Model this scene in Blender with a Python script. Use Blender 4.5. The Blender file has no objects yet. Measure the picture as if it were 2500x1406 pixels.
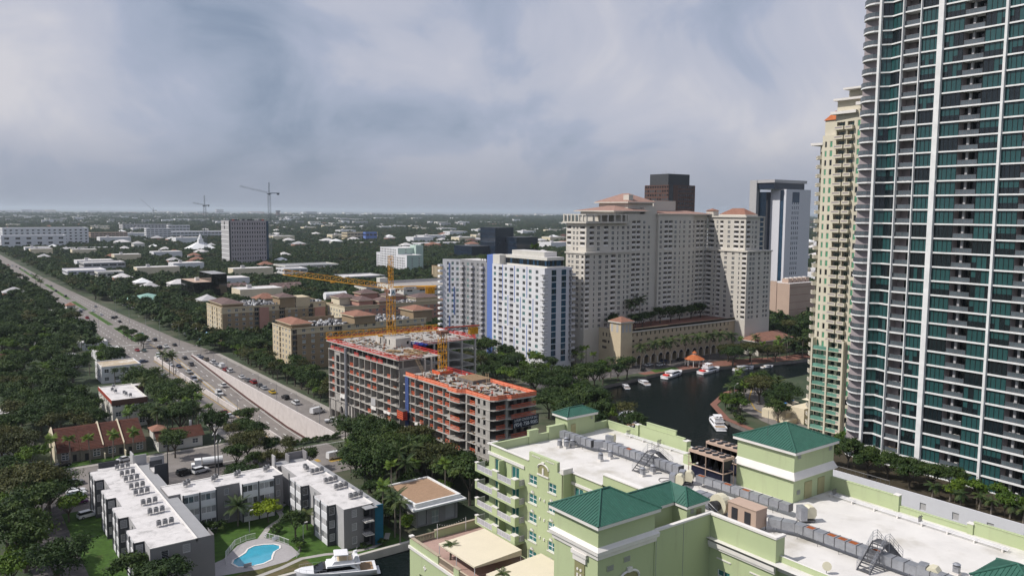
import bpy, bmesh, math, random
import numpy as np
from mathutils import Vector, Matrix
from mathutils.geometry import tessellate_polygon
random.seed(7); rng = np.random.default_rng(7)
R = math.radians
sc = bpy.context.scene
col = sc.collection
# ------------------------------------------------------------------ camera
H = 74.0; F = 1944.0; YAW = R(36.3); ROLL = 0.0062; PITCH = math.atan((703 - 517) / F)
fw = Vector((math.sin(YAW) * math.cos(PITCH), math.cos(YAW) * math.cos(PITCH), -math.sin(PITCH)))
r0 = Vector((math.cos(YAW), -math.sin(YAW), 0)); u0 = r0.cross(fw)
rt = r0 * math.cos(ROLL) + u0 * math.sin(ROLL); up = rt.cross(fw)
cd = bpy.data.cameras.new('camera'); cam = bpy.data.objects.new('camera', cd); col.objects.link(cam)
cd.sensor_width = 36; cd.lens = F * 36 / 2500; cd.clip_start = 0.5; cd.clip_end = 90000
cam.matrix_world = Matrix(((rt.x, up.x, -fw.x, 0), (rt.y, up.y, -fw.y, 0), (rt.z, up.z, -fw.z, H), (0, 0, 0, 1)))
sc.camera = cam
# ------------------------------------------------------------------ sky, sun, exposure
SUN = Vector((-0.615, 0.265, 0.742)).normalized()
w = bpy.data.worlds.new('World'); sc.world = w; w.use_nodes = True
N = w.node_tree.nodes; Lk = w.node_tree.links; N.clear()
def nd(tree, t, **kw):
 n = tree.nodes.new(t)
 for k, v in kw.items():
  if k.startswith('i_'): n.inputs[k[2:].replace('_', ' ')].default_value = v
  else: setattr(n, k, v)
 return n
wt = w.node_tree
tc = nd(wt, 'ShaderNodeTexCoord')
sky = nd(wt, 'ShaderNodeTexSky', sky_type='NISHITA', sun_disc=False, sun_elevation=math.asin(SUN.z), sun_rotation=math.atan2(SUN.x, SUN.y))
sky.air_density = 1.2; sky.dust_density = 2.5
skb = nd(wt, 'ShaderNodeMix', data_type='RGBA', blend_type='MULTIPLY'); skb.inputs[0].default_value = 1
Lk.new(sky.outputs[0], skb.inputs[6]); skb.inputs[7].default_value = (0.085, 0.085, 0.085, 1)
mp = nd(wt, 'ShaderNodeMapping'); mp.inputs['Scale'].default_value = (1, 1, 1.45); mp.inputs['Location'].default_value = (3.1, 1.3, 0.2)
Lk.new(tc.outputs['Generated'], mp.inputs['Vector'])
n1 = nd(wt, 'ShaderNodeTexNoise'); n1.inputs['Scale'].default_value = 4.6; n1.inputs['Detail'].default_value = 10; n1.inputs['Roughness'].default_value = .52; n1.inputs['Distortion'].default_value = .55
Lk.new(mp.outputs[0], n1.inputs['Vector'])
n2 = nd(wt, 'ShaderNodeTexNoise'); n2.inputs['Scale'].default_value = 2.0; n2.inputs['Detail'].default_value = 3; n2.inputs['Roughness'].default_value = .45
Lk.new(mp.outputs[0], n2.inputs['Vector'])
ad = nd(wt, 'ShaderNodeMath', operation='MULTIPLY_ADD'); ad.inputs[1].default_value = .55
Lk.new(n1.outputs['Fac'], ad.inputs[0])
ml = nd(wt, 'ShaderNodeMath', operation='MULTIPLY'); ml.inputs[1].default_value = .45
Lk.new(n2.outputs['Fac'], ml.inputs[0]); Lk.new(ml.outputs[0], ad.inputs[2])
cr = nd(wt, 'ShaderNodeValToRGB'); e = cr.color_ramp.elements
e[0].position = .38; e[0].color = (.27, .335, .46, 1)
e[1].position = .62; e[1].color = (.70, .69, .745, 1)
for p, c in ((.44, (.385, .44, .57, 1)), (.485, (.445, .49, .625, 1)), (.515, (.53, .555, .665, 1)), (.56, (.575, .59, .69, 1))):
 k = e.new(p); k.color = c
Lk.new(ad.outputs[0], cr.inputs[0])
mx = nd(wt, 'ShaderNodeMix', data_type='RGBA'); mx.inputs[0].default_value = .88
Lk.new(skb.outputs[2], mx.inputs[6]); Lk.new(cr.outputs[0], mx.inputs[7])
sp = nd(wt, 'ShaderNodeSeparateXYZ'); Lk.new(tc.outputs['Generated'], sp.inputs[0])
hz = nd(wt, 'ShaderNodeMapRange'); hz.inputs['From Min'].default_value = 0; hz.inputs['From Max'].default_value = .11; hz.inputs['To Min'].default_value = 1; hz.inputs['To Max'].default_value = 0; hz.interpolation_type = 'SMOOTHSTEP'
Lk.new(sp.outputs[2], hz.inputs[0])
hm = nd(wt, 'ShaderNodeMath', operation='MULTIPLY'); hm.inputs[1].default_value = .8; Lk.new(hz.outputs[0], hm.inputs[0])
mh = nd(wt, 'ShaderNodeMix', data_type='RGBA'); Lk.new(hm.outputs[0], mh.inputs[0]); Lk.new(mx.outputs[2], mh.inputs[6]); mh.inputs[7].default_value = (.32, .355, .43, 1)
bg = nd(wt, 'ShaderNodeBackground'); bg.inputs[1].default_value = 1.0; Lk.new(mh.outputs[2], bg.inputs[0])
wo = nd(wt, 'ShaderNodeOutputWorld'); Lk.new(bg.outputs[0], wo.inputs[0])
sd = bpy.data.lights.new('sun', 'SUN'); sd.energy = 4.2; sd.angle = R(.6); sd.color = (1, .955, .89)
so = bpy.data.objects.new('sun', sd); col.objects.link(so); so.rotation_euler = (-SUN).to_track_quat('-Z', 'Y').to_euler(); so.location = (0, 0, 200)
vs = sc.view_settings; vs.view_transform = 'Standard'; vs.look = 'None'; vs.exposure = -0.05; vs.gamma = 1; vs.use_curve_mapping = False
cy = sc.cycles; cy.max_bounces = 5; cy.diffuse_bounces = 2; cy.glossy_bounces = 2; cy.transmission_bounces = 3; cy.transparent_max_bounces = 6; cy.volume_bounces = 0
cy.caustics_reflective = False; cy.caustics_refractive = False; cy.use_denoising = True; cy.use_adaptive_sampling = True; cy.adaptive_threshold = .02
# ------------------------------------------------------------------ pixel -> place
def ray(px, py): return fw * F + rt * (px - 1250) - up * (py - 703)
def U(px, py, z=0.0):
 d = ray(px, py); t = (z - H) / d.z
 return d.x * t, d.y * t
def UD(px, dist):
 """ground position in the direction of photo column px, at a given depth"""
 d = ray(px, 519); k = dist / d.dot(fw)
 return d.x * k, d.y * k
def P(x, y, z=0.0):
 v = Vector((x, y, z - H)); d = v.dot(fw)
 return 1250 + F * v.dot(rt) / d, 703 - F * v.dot(up) / d
# ------------------------------------------------------------------ materials
MT = {}
def mat(name, c, rough=.8, metal=0., var=.10, scale=.6, bump=0., spec=.3, detail=4, c2=None, mask=None, alpha=None, stretch=None):
 m = bpy.data.materials.new(name); m.use_nodes = True; t = m.node_tree; b = t.nodes['Principled BSDF']
 b.inputs['Roughness'].default_value = rough; b.inputs['Metallic'].default_value = metal; b.inputs['Specular IOR Level'].default_value = spec
 geo = nd(t, 'ShaderNodeNewGeometry'); src = geo.outputs['Position']
 if stretch:
  mpp = nd(t, 'ShaderNodeMapping'); mpp.inputs['Scale'].default_value = stretch; t.links.new(src, mpp.inputs[0]); src = mpp.outputs[0]
 nz = nd(t, 'ShaderNodeTexNoise'); nz.inputs['Scale'].default_value = scale; nz.inputs['Detail'].default_value = detail; nz.inputs['Roughness'].default_value = .6
 t.links.new(src, nz.inputs['Vector'])
 rp = nd(t, 'ShaderNodeValToRGB'); rp.color_ramp.elements[0].position = .3; rp.color_ramp.elements[1].position = .7
 a = tuple(max(0, v * (1 - var)) for v in c[:3]) + (1,); d = tuple(min(1, v * (1 + var)) for v in c[:3]) + (1,)
 rp.color_ramp.elements[0].color = a; rp.color_ramp.elements[1].color = d
 t.links.new(nz.outputs['Fac'], rp.inputs[0]); out = rp.outputs[0]
 if c2:   # second colour in patches with a shape of their own
  n3 = nd(t, 'ShaderNodeTexNoise'); n3.inputs['Scale'].default_value = mask[0]; n3.inputs['Detail'].default_value = 6; n3.inputs['Roughness'].default_value = .65
  t.links.new(src, n3.inputs['Vector'])
  r3 = nd(t, 'ShaderNodeMapRange'); r3.inputs[1].default_value = mask[1]; r3.inputs[2].default_value = mask[2]; t.links.new(n3.outputs['Fac'], r3.inputs[0])
  mm = nd(t, 'ShaderNodeMix', data_type='RGBA'); t.links.new(r3.outputs[0], mm.inputs[0]); t.links.new(out, mm.inputs[6]); mm.inputs[7].default_value = tuple(c2[:3]) + (1,); out = mm.outputs[2]
 t.links.new(out, b.inputs['Base Color'])
 if bump:
  bp = nd(t, 'ShaderNodeBump'); bp.inputs['Strength'].default_value = bump; bp.inputs['Distance'].default_value = .1; t.links.new(nz.outputs['Fac'], bp.inputs['Height']); t.links.new(bp.outputs[0], b.inputs['Normal'])
 if alpha is not None: b.inputs['Alpha'].default_value = alpha
 MT[name] = m
 return m
def glass(name, c, rough=.06, var=.25, scale=.25, spec=.6):
 return mat(name, c, rough, 0, var, scale, 0, spec)
mat('white', (.74, .74, .74)); mat('white_wall', (.66, .66, .68), .85, var=.05, scale=.25)
mat('cream', (.66, .58, .43), .85, var=.06); mat('offwhite', (.62, .60, .55), .85, var=.05)
mat('green_wall', (.43, .495, .29), .9, var=.035, scale=.12, c2=(.365, .40, .25), mask=(.9, .55, .85), stretch=(1, 1, .16))
mat('trim', (.72, .69, .66), .8, var=.05)
mat('green_roof', (.035, .115, .085), .5, var=.12, scale=1.2, spec=.4)
mat('membrane', (.66, .635, .61), .85, var=.07, scale=.3, c2=(.46, .43, .38), mask=(.16, .52, .72))
mat('membrane2', (.60, .575, .565), .85, var=.09, scale=.5, c2=(.36, .345, .34), mask=(.4, .52, .70))
mat('galv', (.36, .37, .40), .45, .55, .15, 1.5); mat('galv_dark', (.16, .16, .17), .5, .5)
mat('rust', (.30, .085, .025), .9, var=.3, scale=3); mat('fan_cream', (.62, .58, .44), .7, var=.06)
mat('khaki', (.26, .25, .13), .9, var=.05); mat('door_olive', (.34, .32, .17), .8)
mat('black', (.012, .012, .014), .5); mat('dark', (.035, .035, .04), .6); mat('charcoal', (.055, .058, .065), .7)
mat('grey', (.23, .22, .225), .85, var=.05, scale=.2); mat('lightgrey', (.42, .41, .415), .85, var=.05)
mat('midgrey', (.30, .30, .31), .85, var=.05)
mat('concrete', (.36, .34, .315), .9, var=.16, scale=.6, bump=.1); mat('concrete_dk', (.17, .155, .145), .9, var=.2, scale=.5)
mat('concrete_lt', (.50, .47, .43), .9, var=.1, scale=.4)
mat('slab_top', (.38, .36, .335), .9, var=.2, scale=.8, c2=(.16, .14, .125), mask=(.5, .5, .7))
mat('orange', (.62, .12, .05), .7, var=.15, scale=2); mat('red_fence', (.60, .05, .04), .7, var=.15, scale=2)
mat('orange_net', (.80, .30, .19), .8, var=.12, scale=3); mat('wood', (.24, .16, .09), .9, var=.3, scale=2); mat('wood_lt', (.40, .29, .17), .9, var=.2, scale=2)
mat('crane', (.62, .30, .025), .55, var=.15, scale=1.5); mat('crane_grey', (.11, .13, .15), .6)
mat('navy', (.008, .010, .028), .6); mat('blue', (.02, .045, .30), .6); mat('bluepanel', (.125, .20, .50), .7, var=.04); mat('tealpanel', (.015, .12, .20), .6)
mat('bluenet', (.05, .08, .22), .8, var=.3, scale=2)
mat('text', (.75, .77, .82), .7)
mat('asphalt', (.205, .185, .172), .9, var=.12, scale=.35, c2=(.15, .135, .128), mask=(.12, .5, .75)); mat('asphalt_dk', (.085, .078, .078), .9, var=.25, scale=.5, c2=(.17, .15, .14), mask=(.18, .5, .65))
mat('pavement', (.33, .305, .28), .9, var=.12, scale=.8); mat('paint', (.55, .55, .53), .8, var=.15, scale=3); mat('paint_y', (.42, .27, .06), .8, var=.2, scale=3)
mat('walk_conc', (.38, .36, .34), .9, var=.1); mat('pooldeck', (.36, .34, .345), .9, var=.07, scale=1.2); mat('poolwater', (.055, .33, .46), .04, var=.12, scale=.35, spec=.5)
mat('brickpave', (.21, .10, .075), .9, var=.15, scale=1.5); mat('terrace_tile', (.40, .27, .23), .9, var=.08, scale=1)
mat('rail_white', (.68, .67, .68), .6); mat('railpanel', (.42, .41, .44), .7, var=.15, scale=6)
mat('canvas', (.66, .59, .46), .9, var=.03, scale=.5); mat('balus', (.40, .33, .25), .9)
mat('gravel_roof', (.33, .215, .14), .95, var=.12, scale=1.5)
mat('tile_brown', (.088, .034, .024), .9, var=.22, scale=.7, bump=.2); mat('tile_terra', (.25, .125, .088), .9, var=.18, scale=.8, bump=.2); mat('tile_mauve', (.135, .092, .086), .9, var=.15, scale=.8, bump=.2); mat('tile_pale', (.30, .185, .15), .9, var=.15, scale=.6)
mat('roof_teal', (.23, .38, .33), .7, var=.06); mat('roof_blue', (.22, .40, .62), .7, var=.05)
mat('tan', (.29, .215, .135), .9, var=.06, scale=.2); mat('beige_lit', (.55, .46, .32), .9, var=.05); mat('pinkwall', (.44, .24, .19), .9, var=.06); mat('condo', (.56, .525, .47), .9, var=.04, scale=.1)
mat('podium', (.42, .345, .245), .9, var=.05); mat('creamtower', (.60, .555, .445), .9, var=.04, scale=.2); mat('mauve_wall', (.33, .29, .30), .9, var=.04)
mat('browntower', (.105, .055, .042), .7, var=.08); mat('mint', (.42, .53, .47), .9, var=.04); mat('officewhite', (.60, .60, .64), .8, var=.03)
mat('pink_conc', (.46, .34, .27), .9, var=.06, scale=.1); mat('townhouse', (.20, .18, .15), .9, var=.06); mat('fence_red', (.28, .05, .03), .9)
glass('g_dark', (.012, .015, .018)); glass('g_mid', (.05, .065, .075)); glass('g_curtain', (.24, .27, .27), .3)
glass('g_teal', (.03, .13, .13), .12); glass('g_teal2', (.05, .19, .185), .15); glass('g_green', (.023, .074, .076), .09, .12, .05); glass('g_greendk', (.010, .016, .020), .07, .15, .05)
glass('g_blue', (.02, .05, .09)); glass('g_condogreen', (.10, .28, .17), .2); glass('g_black', (.006, .006, .007), .05, .3, .05); glass('g_navy', (.010, .018, .034), .06, .3, .03)
glass('g_rail', (.09, .11, .125), .12); glass('g_railgreen', (.14, .30, .24), .15)
mat('gel', (.80, .80, .82), .25, var=.02, spec=.5); mat('deckwood', (.30, .20, .12), .8); mat('tyre', (.02, .02, .02), .9); mat('rim', (.35, .35, .36), .4, .6); mat('skin', (.35, .18, .11), .7)
mat('ac_grey', (.20, .20, .21), .6, var=.15, scale=3); mat('plant_soil', (.05, .04, .025), .95)
for nm, c in dict(white=(.70, .70, .71), silver=(.38, .39, .41), grey=(.13, .135, .145), black=(.014, .014, .016), blue=(.03, .055, .12), red=(.30, .012, .014), yellow=(.60, .40, .02), darkgreen=(.04, .07, .06), purple=(.16, .04, .14), tan=(.25, .21, .16)).items():
 mat('car_' + nm, c, .28, .1, .02, 1, 0, .5)
# ------------------------------------------------------------------ mesh builder
class MB:
 def __init__(s): s.v = []; s.f = []; s.m = []; s.mats = []
 def mi(s, m):
  m = MT[m] if isinstance(m, str) else m
  if m not in s.mats: s.mats.append(m)
  return s.mats.index(m)
 def face(s, pts, m):
  b = len(s.v); s.v += [tuple(p) for p in pts]; s.f.append(tuple(range(b, b + len(pts)))); s.m.append(s.mi(m))
 def box(s, x0, x1, y0, y1, z0, z1, m, top=None):
  b = len(s.v)
  s.v += [(x0, y0, z0), (x1, y0, z0), (x1, y1, z0), (x0, y1, z0), (x0, y0, z1), (x1, y0, z1), (x1, y1, z1), (x0, y1, z1)]
  k = s.mi(m)
  s.f += [(b, b + 1, b + 5, b + 4), (b + 1, b + 2, b + 6, b + 5), (b + 2, b + 3, b + 7, b + 6), (b + 3, b, b + 4, b + 7), (b + 3, b + 2, b + 1, b), (b + 4, b + 5, b + 6, b + 7)]
  s.m += [k] * 5 + [s.mi(top) if top else k]; return s
 def prism(s, poly, z0, z1, m, top=None, zt=None):
  n = len(poly); b = len(s.v)
  s.v += [(p[0], p[1], z0) for p in poly] + [(p[0], p[1], z1) for p in poly]; k = s.mi(m)
  for i in range(n): j = (i + 1) % n; s.f.append((b + i, b + j, b + n + j, b + n + i)); s.m.append(k)
  s.f.append(tuple(b + n + i for i in range(n))); s.m.append(s.mi(top) if top else k)
  s.f.append(tuple(b + n - 1 - i for i in range(n))); s.m.append(k); return s
 def bar(s, p, q, r, m, sides=4, r2=None):
  p = Vector(p); q = Vector(q); d = q - p
  if d.length < 1e-6: return s
  d.normalize(); a = d.orthogonal().normalized(); c = d.cross(a); b = len(s.v); r2 = r if r2 is None else r2
  for e, rr in ((p, r), (q, r2)):
   for i in range(sides):
    t = 2 * math.pi * (i + .5) / sides; s.v.append(tuple(e + a * (rr * math.cos(t)) + c * (rr * math.sin(t))))
  k = s.mi(m)
  for i in range(sides): j = (i + 1) % sides; s.f.append((b + i, b + j, b + sides + j, b + sides + i)); s.m.append(k)
  s.f.append(tuple(b + sides + i for i in range(sides))); s.m.append(k); s.f.append(tuple(b + sides - 1 - i for i in range(sides))); s.m.append(k); return s
 def cyl(s, x, y, z0, z1, r, m, n=12, r2=None): return s.bar((x, y, z0), (x, y, z1), r, m, n, r2)
 def hip(s, x0, x1, y0, y1, z, h, m, o=.0, fas=None, fh=.0):
  x0 -= o; x1 += o; y0 -= o; y1 += o; dx = x1 - x0; dy = y1 - y0
  if fas: s.box(x0, x1, y0, y1, z - fh, z - .01, fas)
  if dx >= dy: a = ((x0 + dy / 2, (y0 + y1) / 2), (x1 - dy / 2, (y0 + y1) / 2))
  else: a = (((x0 + x1) / 2, y0 + dx / 2), ((x0 + x1) / 2, y1 - dx / 2))
  A, B, C, D = (x0, y0, z), (x1, y0, z), (x1, y1, z), (x0, y1, z); E = (*a[0], z + h); G = (*a[1], z + h)
  if dx >= dy:
   if dx - dy < .05: fs = [(A, B, E), (B, C, E), (C, D, E), (D, A, E)]
   else: fs = [(A, B, G, E), (B, C, G), (C, D, E, G), (D, A, E)]
  else: fs = [(A, B, E), (B, C, G, E), (C, D, G), (D, A, E, G)]
  for f_ in fs: s.face(f_, m)
  return s
 def add(s, me, M):
  """append a copy of another builder's geometry under matrix M"""
  b = len(s.v); s.v += [tuple(M @ Vector(p)) for p in me.v]; ix = [s.mi(m) for m in me.mats]
  s.f += [tuple(b + i for i in f_) for f_ in me.f]; s.m += [ix[k] for k in me.m]
 def mesh(s, name, off=None, smooth=False):
  me = bpy.data.meshes.new(name)
  v = np.array(s.v, dtype=float).reshape(-1, 3)
  if off is not None: v = v - np.array(off)
  me.from_pydata(v.tolist(), [], s.f)
  for m in s.mats: me.materials.append(m)
  me.polygons.foreach_set('material_index', s.m)
  if smooth: me.polygons.foreach_set('use_smooth', [True] * len(s.f))
  me.update(); return me
def wloc(o):
 v = Vector(o.location); p = o.parent
 while p: v = v + p.location; p = p.parent
 return v
def tag(o, label=None, cat=None, group=None, kind=None):
 for k, v in (('label', label), ('category', cat), ('group', group), ('kind', kind)):
  if v: o[k] = v
 return o
def thing(name, label, cat, loc=(0, 0, 0), group=None, rz=0):
 o = bpy.data.objects.new(name, None); o.empty_display_size = .1; col.objects.link(o); o.location = loc; o.rotation_euler = (0, 0, rz)
 return tag(o, label, cat, group)
def part(name, mb, parent=None, kind=None, local=False, smooth=False):
 """mb in world coordinates (unless local) becomes one mesh object under parent"""
 off = None if (local or parent is None) else wloc(parent)
 o = bpy.data.objects.new(name, mb.mesh(name, off, smooth)); col.objects.link(o); o.parent = parent
 if kind: o['kind'] = kind
 return o
def single(name, mb, label, cat, group=None, base=None, smooth=False):
 """a thing that is one mesh, its origin at base"""
 o = bpy.data.objects.new(name, mb.mesh(name, base, smooth)); col.objects.link(o)
 if base is not None: o.location = base
 return tag(o, label, cat, group)
def inst(name, me, parent, pos, rz=0, scale=None, world=True):
 o = bpy.data.objects.new(name, me); col.objects.link(o); o.parent = parent
 p = Vector(pos); o.location = (p - wloc(parent)) if (world and parent) else p
 o.rotation_euler = (0, 0, rz)
 if scale: o.scale = scale
 return o
class Bag:
 """alike pieces of one thing: the 300 that show largest as objects, any rest as one stuff part"""
 def __init__(s, T): s.T = T; s.d = {}
 def add(s, name, mb, pos, rz=0, sx=1): s.d.setdefault(name, []).append((mb, Vector(pos), rz, sx))
 def flush(s, cap=300):
  cache = {}; c0 = Vector((0, 0, H))
  for name, L in s.d.items():
   L.sort(key=lambda t: (t[1] - c0).length)
   for mb, pos, rz, sx in L[:cap]:
    me = cache.get(id(mb))
    if me is None: me = cache[id(mb)] = mb.mesh(name)
    inst(name, me, s.T, pos, rz, (sx, 1, 1) if sx != 1 else None)
   if len(L) > cap:
    q = MB()
    for mb, pos, rz, sx in L[cap:]:
     q.add(mb, Matrix.Translation(pos) @ Matrix.Rotation(rz, 4, 'Z') @ Matrix.Diagonal((sx, 1, 1, 1)))
    part('far_' + name + 's', q, s.T, 'stuff')
# ------------------------------------------------------------------ facades
class Face:
 """a wall plane: o = its left end seen from outside, n = outward normal"""
 def __init__(s, o, n): s.o = Vector(o); s.n = Vector(n).normalized(); s.u = Vector((-s.n.y, s.n.x)); s.rz = math.atan2(s.u.y, s.u.x)
 def p(s, u, d, z): q = s.o + s.u * u - s.n * d; return (q.x, q.y, z)
def faceX(x, yhi): return Face((x, yhi), (-1, 0))
def faceY(x0, y): return Face((x0, y), (0, -1))
def faceP(a, b):   # from left end a to right end b as seen from outside
 a = Vector(a); b = Vector(b); u = (b - a).normalized(); return Face(a, (u.y, -u.x)), (b - a).length
def gridwall(mb, Fc, L, z0, z1, ops, m, back=None, rev=None):
 us = sorted({0, L, *[round(o[0], 3) for o in ops], *[round(o[1], 3) for o in ops]}); zs = sorted({z0, z1, *[round(o[2], 3) for o in ops], *[round(o[3], 3) for o in ops]})
 us = [u for u in us if 0 <= u <= L]; zs = [z for z in zs if z0 <= z <= z1]
 ui = {u: i for i, u in enumerate(us)}; zi = {z: i for i, z in enumerate(zs)}
 g = np.zeros((len(us) - 1, len(zs) - 1), bool)
 for o in ops:
  try: g[ui[round(o[0], 3)]:ui[round(o[1], 3)], zi[round(o[2], 3)]:zi[round(o[3], 3)]] = True
  except KeyError: pass
 for j in range(len(zs) - 1):
  i = 0
  while i < len(us) - 1:
   if g[i, j]: i += 1; continue
   k = i
   while k < len(us) - 1 and not g[k, j]: k += 1
   mb.face([Fc.p(us[i], 0, zs[j]), Fc.p(us[k], 0, zs[j]), Fc.p(us[k], 0, zs[j + 1]), Fc.p(us[i], 0, zs[j + 1])], m); i = k
 for o in ops:
  a, b, c, d, dep = o[:5]; bm = o[5] if len(o) > 5 and o[5] else (back or 'dark'); rm = rev or m
  mb.face([Fc.p(a, 0, c), Fc.p(a, dep, c), Fc.p(a, dep, d), Fc.p(a, 0, d)], rm); mb.face([Fc.p(b, dep, c), Fc.p(b, 0, c), Fc.p(b, 0, d), Fc.p(b, dep, d)], rm)
  mb.face([Fc.p(a, 0, c), Fc.p(b, 0, c), Fc.p(b, dep, c), Fc.p(a, dep, c)], rm); mb.face([Fc.p(a, dep, d), Fc.p(b, dep, d), Fc.p(b, 0, d), Fc.p(a, 0, d)], rm)
  mb.face([Fc.p(a, dep, c), Fc.p(b, dep, c), Fc.p(b, dep, d), Fc.p(a, dep, d)], bm)
WM = {}
def winmesh(wd, h, cols=2, rows=2, frame='white', gl='g_dark', fw_=.07, rec=.12, sill=None):
 k = (round(wd, 2), round(h, 2), cols, rows, frame, gl, fw_, rec, sill)
 if k in WM: return WM[k]
 q = MB(); q.box(.0, wd, rec, rec + .05, 0, h, gl)
 f = fw_; y0, y1 = rec - .05, rec + .02
 q.box(0, wd, y0, y1, 0, f, frame); q.box(0, wd, y0, y1, h - f, h, frame); q.box(0, f, y0, y1, f, h - f, frame); q.box(wd - f, wd, y0, y1, f, h - f, frame)
 for i in range(1, cols): x = wd * i / cols; q.box(x - f / 2, x + f / 2, y0 + .006, y1, f, h - f, frame)
 for i in range(1, rows): z = h * i / rows; q.box(f, wd - f, y0 + .012, y1, z - f / 2, z + f / 2, frame)
 if sill: q.box(-.12, wd + .12, -.1, rec - .06, -.16, -.004, sill)
 WM[k] = q; return q
RM = {}
def railmesh(wd, h=1.05, step=1.1, frame='rail_white', panel='railpanel', t=.05, depth=0.):
 """railing panel, optionally with two returns of given depth behind it"""
 k = (round(wd, 2), h, step, frame, panel, t, depth)
 if k in RM: return RM[k]
 q = MB(); q.box(0, wd, 0, t, h - .07, h, frame); q.box(0, wd, 0, t, .05, .12, frame)
 n = max(1, round(wd / step))
 for i in range(n + 1): x = (wd - .06) * i / n; q.box(x, x + .06, .004, t - .004, .0, h - .07, frame)
 if panel: q.box(.03, wd - .03, t * .4, t * .6, .12, h - .07, panel)
 if depth:
  for x in (0, wd - t):
   q.box(x, x + t, t, depth, h - .07, h, frame); q.box(x, x + t, t, depth, .05, .12, frame)
   if panel: q.box(x + t * .4, x + t * .6, t, depth, .12, h - .07, panel)
 RM[k] = q; return q
EXC = []   # footprints kept free of trees
def block(mb, x0, x1, y0, y1, z0, z1, wall, roof=None, par=0., pt=.3, roofm=None, faces=True, exc=True, cap=None):
 """plain hidden sides (+X,+Y), a roof and a parapet; the visible -X / -Y walls come from gridwall when faces is False"""
 if exc: EXC.append((x0, x1, y0, y1))
 zr = z1 - par
 A = [((x1, y0), (x1, y1)), ((x1, y1), (x0, y1))]
 if faces: A += [((x0, y0), (x1, y0)), ((x0, y1), (x0, y0))]
 for a, b in A: mb.face([(*a, z0), (*b, z0), (*b, z1), (*a, z1)], wall)
 mb.face([(x0, y0, zr), (x1, y0, zr), (x1, y1, zr), (x0, y1, zr)], roof or wall)
 if par:
  xi0, xi1, yi0, yi1 = x0 + pt, x1 - pt, y0 + pt, y1 - pt; c = cap or wall
  for a, b in (((xi0, yi0), (xi1, yi0)), ((xi1, yi0), (xi1, yi1)), ((xi1, yi1), (xi0, yi1)), ((xi0, yi1), (xi0, yi0))): mb.face([(*a, zr), (*b, zr), (*b, z1), (*a, z1)], wall)
  for q in (((x0, y0), (x1, y0), (xi1, yi0), (xi0, yi0)), ((x1, y0), (x1, y1), (xi1, yi1), (xi1, yi0)), ((x1, y1), (x0, y1), (xi0, yi1), (xi1, yi1)), ((x0, y1), (x0, y0), (xi0, yi0), (xi0, yi1))):
   mb.face([(*p, z1) for p in q], c)
def pick(*names, wts=None): return random.choices(names, weights=wts)[0]
# ================================================================== THE SETTING
def sheet(name, polys, z, m, thick=0.):
 q = MB()
 for pl in polys:
  zz = z
  if len(pl[0]) == 3: q.face(pl, m)
  elif thick: q.prism(pl, zz - thick, zz, m)
  else:
   vs = [Vector((p[0], p[1], 0)) for p in pl]
   if len(pl) <= 4: q.face([(p[0], p[1], zz) for p in pl], m)
   else:
    b = len(q.v); q.v += [(p[0], p[1], zz) for p in pl]; k = q.mi(m)
    for t in tessellate_polygon([vs]):
     q.f.append(tuple(b + i for i in t)); q.m.append(k)
 for i, f_ in enumerate(q.f):   # all upward
  a, b_, c = (Vector(q.v[j]) for j in f_[:3])
  if (b_ - a).cross(c - a).z < 0 and not thick: q.f[i] = tuple(reversed(f_))
 o = part(name, q); o['kind'] = 'structure'; return o
def rect(x0, x1, y0, y1): return [(x0, y0), (x1, y0), (x1, y1), (x0, y1)]
RIVER = [(172, 60), (186, 120), (190, 165), (191, 205), (199, 226), (216, 241), (232, 247.5), (252, 250), (272, 253), (298, 250), (318, 242), (348, 236), (440, 228), (440, 205), (340, 212), (300, 211), (264, 207), (242, 196), (228, 180), (222, 160), (214, 120), (200, 60)]
CANAL = [(-60, 112), (84, 112), (84, 152), (-60, 153.5)]
RAMP = rect(88, 106, 242, 418)
def ground():
 outer = [(-6000, -2000), (60000, -2000), (60000, 60000), (-6000, 60000)]
 polys = [[Vector((x, y, 0)) for x, y in pl] for pl in (outer, RIVER, CANAL, RAMP)]
 flat = [v for pl in polys for v in pl]; q = MB(); q.v = [tuple(v) for v in flat]; k = q.mi(MT['ground'])
 for t in tessellate_polygon(polys):
  a, b, c = (flat[i] for i in t)
  if (b - a).cross(c - a).z < 0: t = tuple(reversed(t))
  q.f.append(tuple(t)); q.m.append(k)
 # banks
 for pl, d in ((RIVER, -3.), (CANAL, -3.)):
  n = len(pl)
  for i in range(n):
   a, b = pl[i], pl[(i + 1) % n]; q.face([(*a, 0), (*b, 0), (*b, d), (*a, d)], 'concrete_dk')
 o = part('ground', q); o['kind'] = 'structure'
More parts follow.
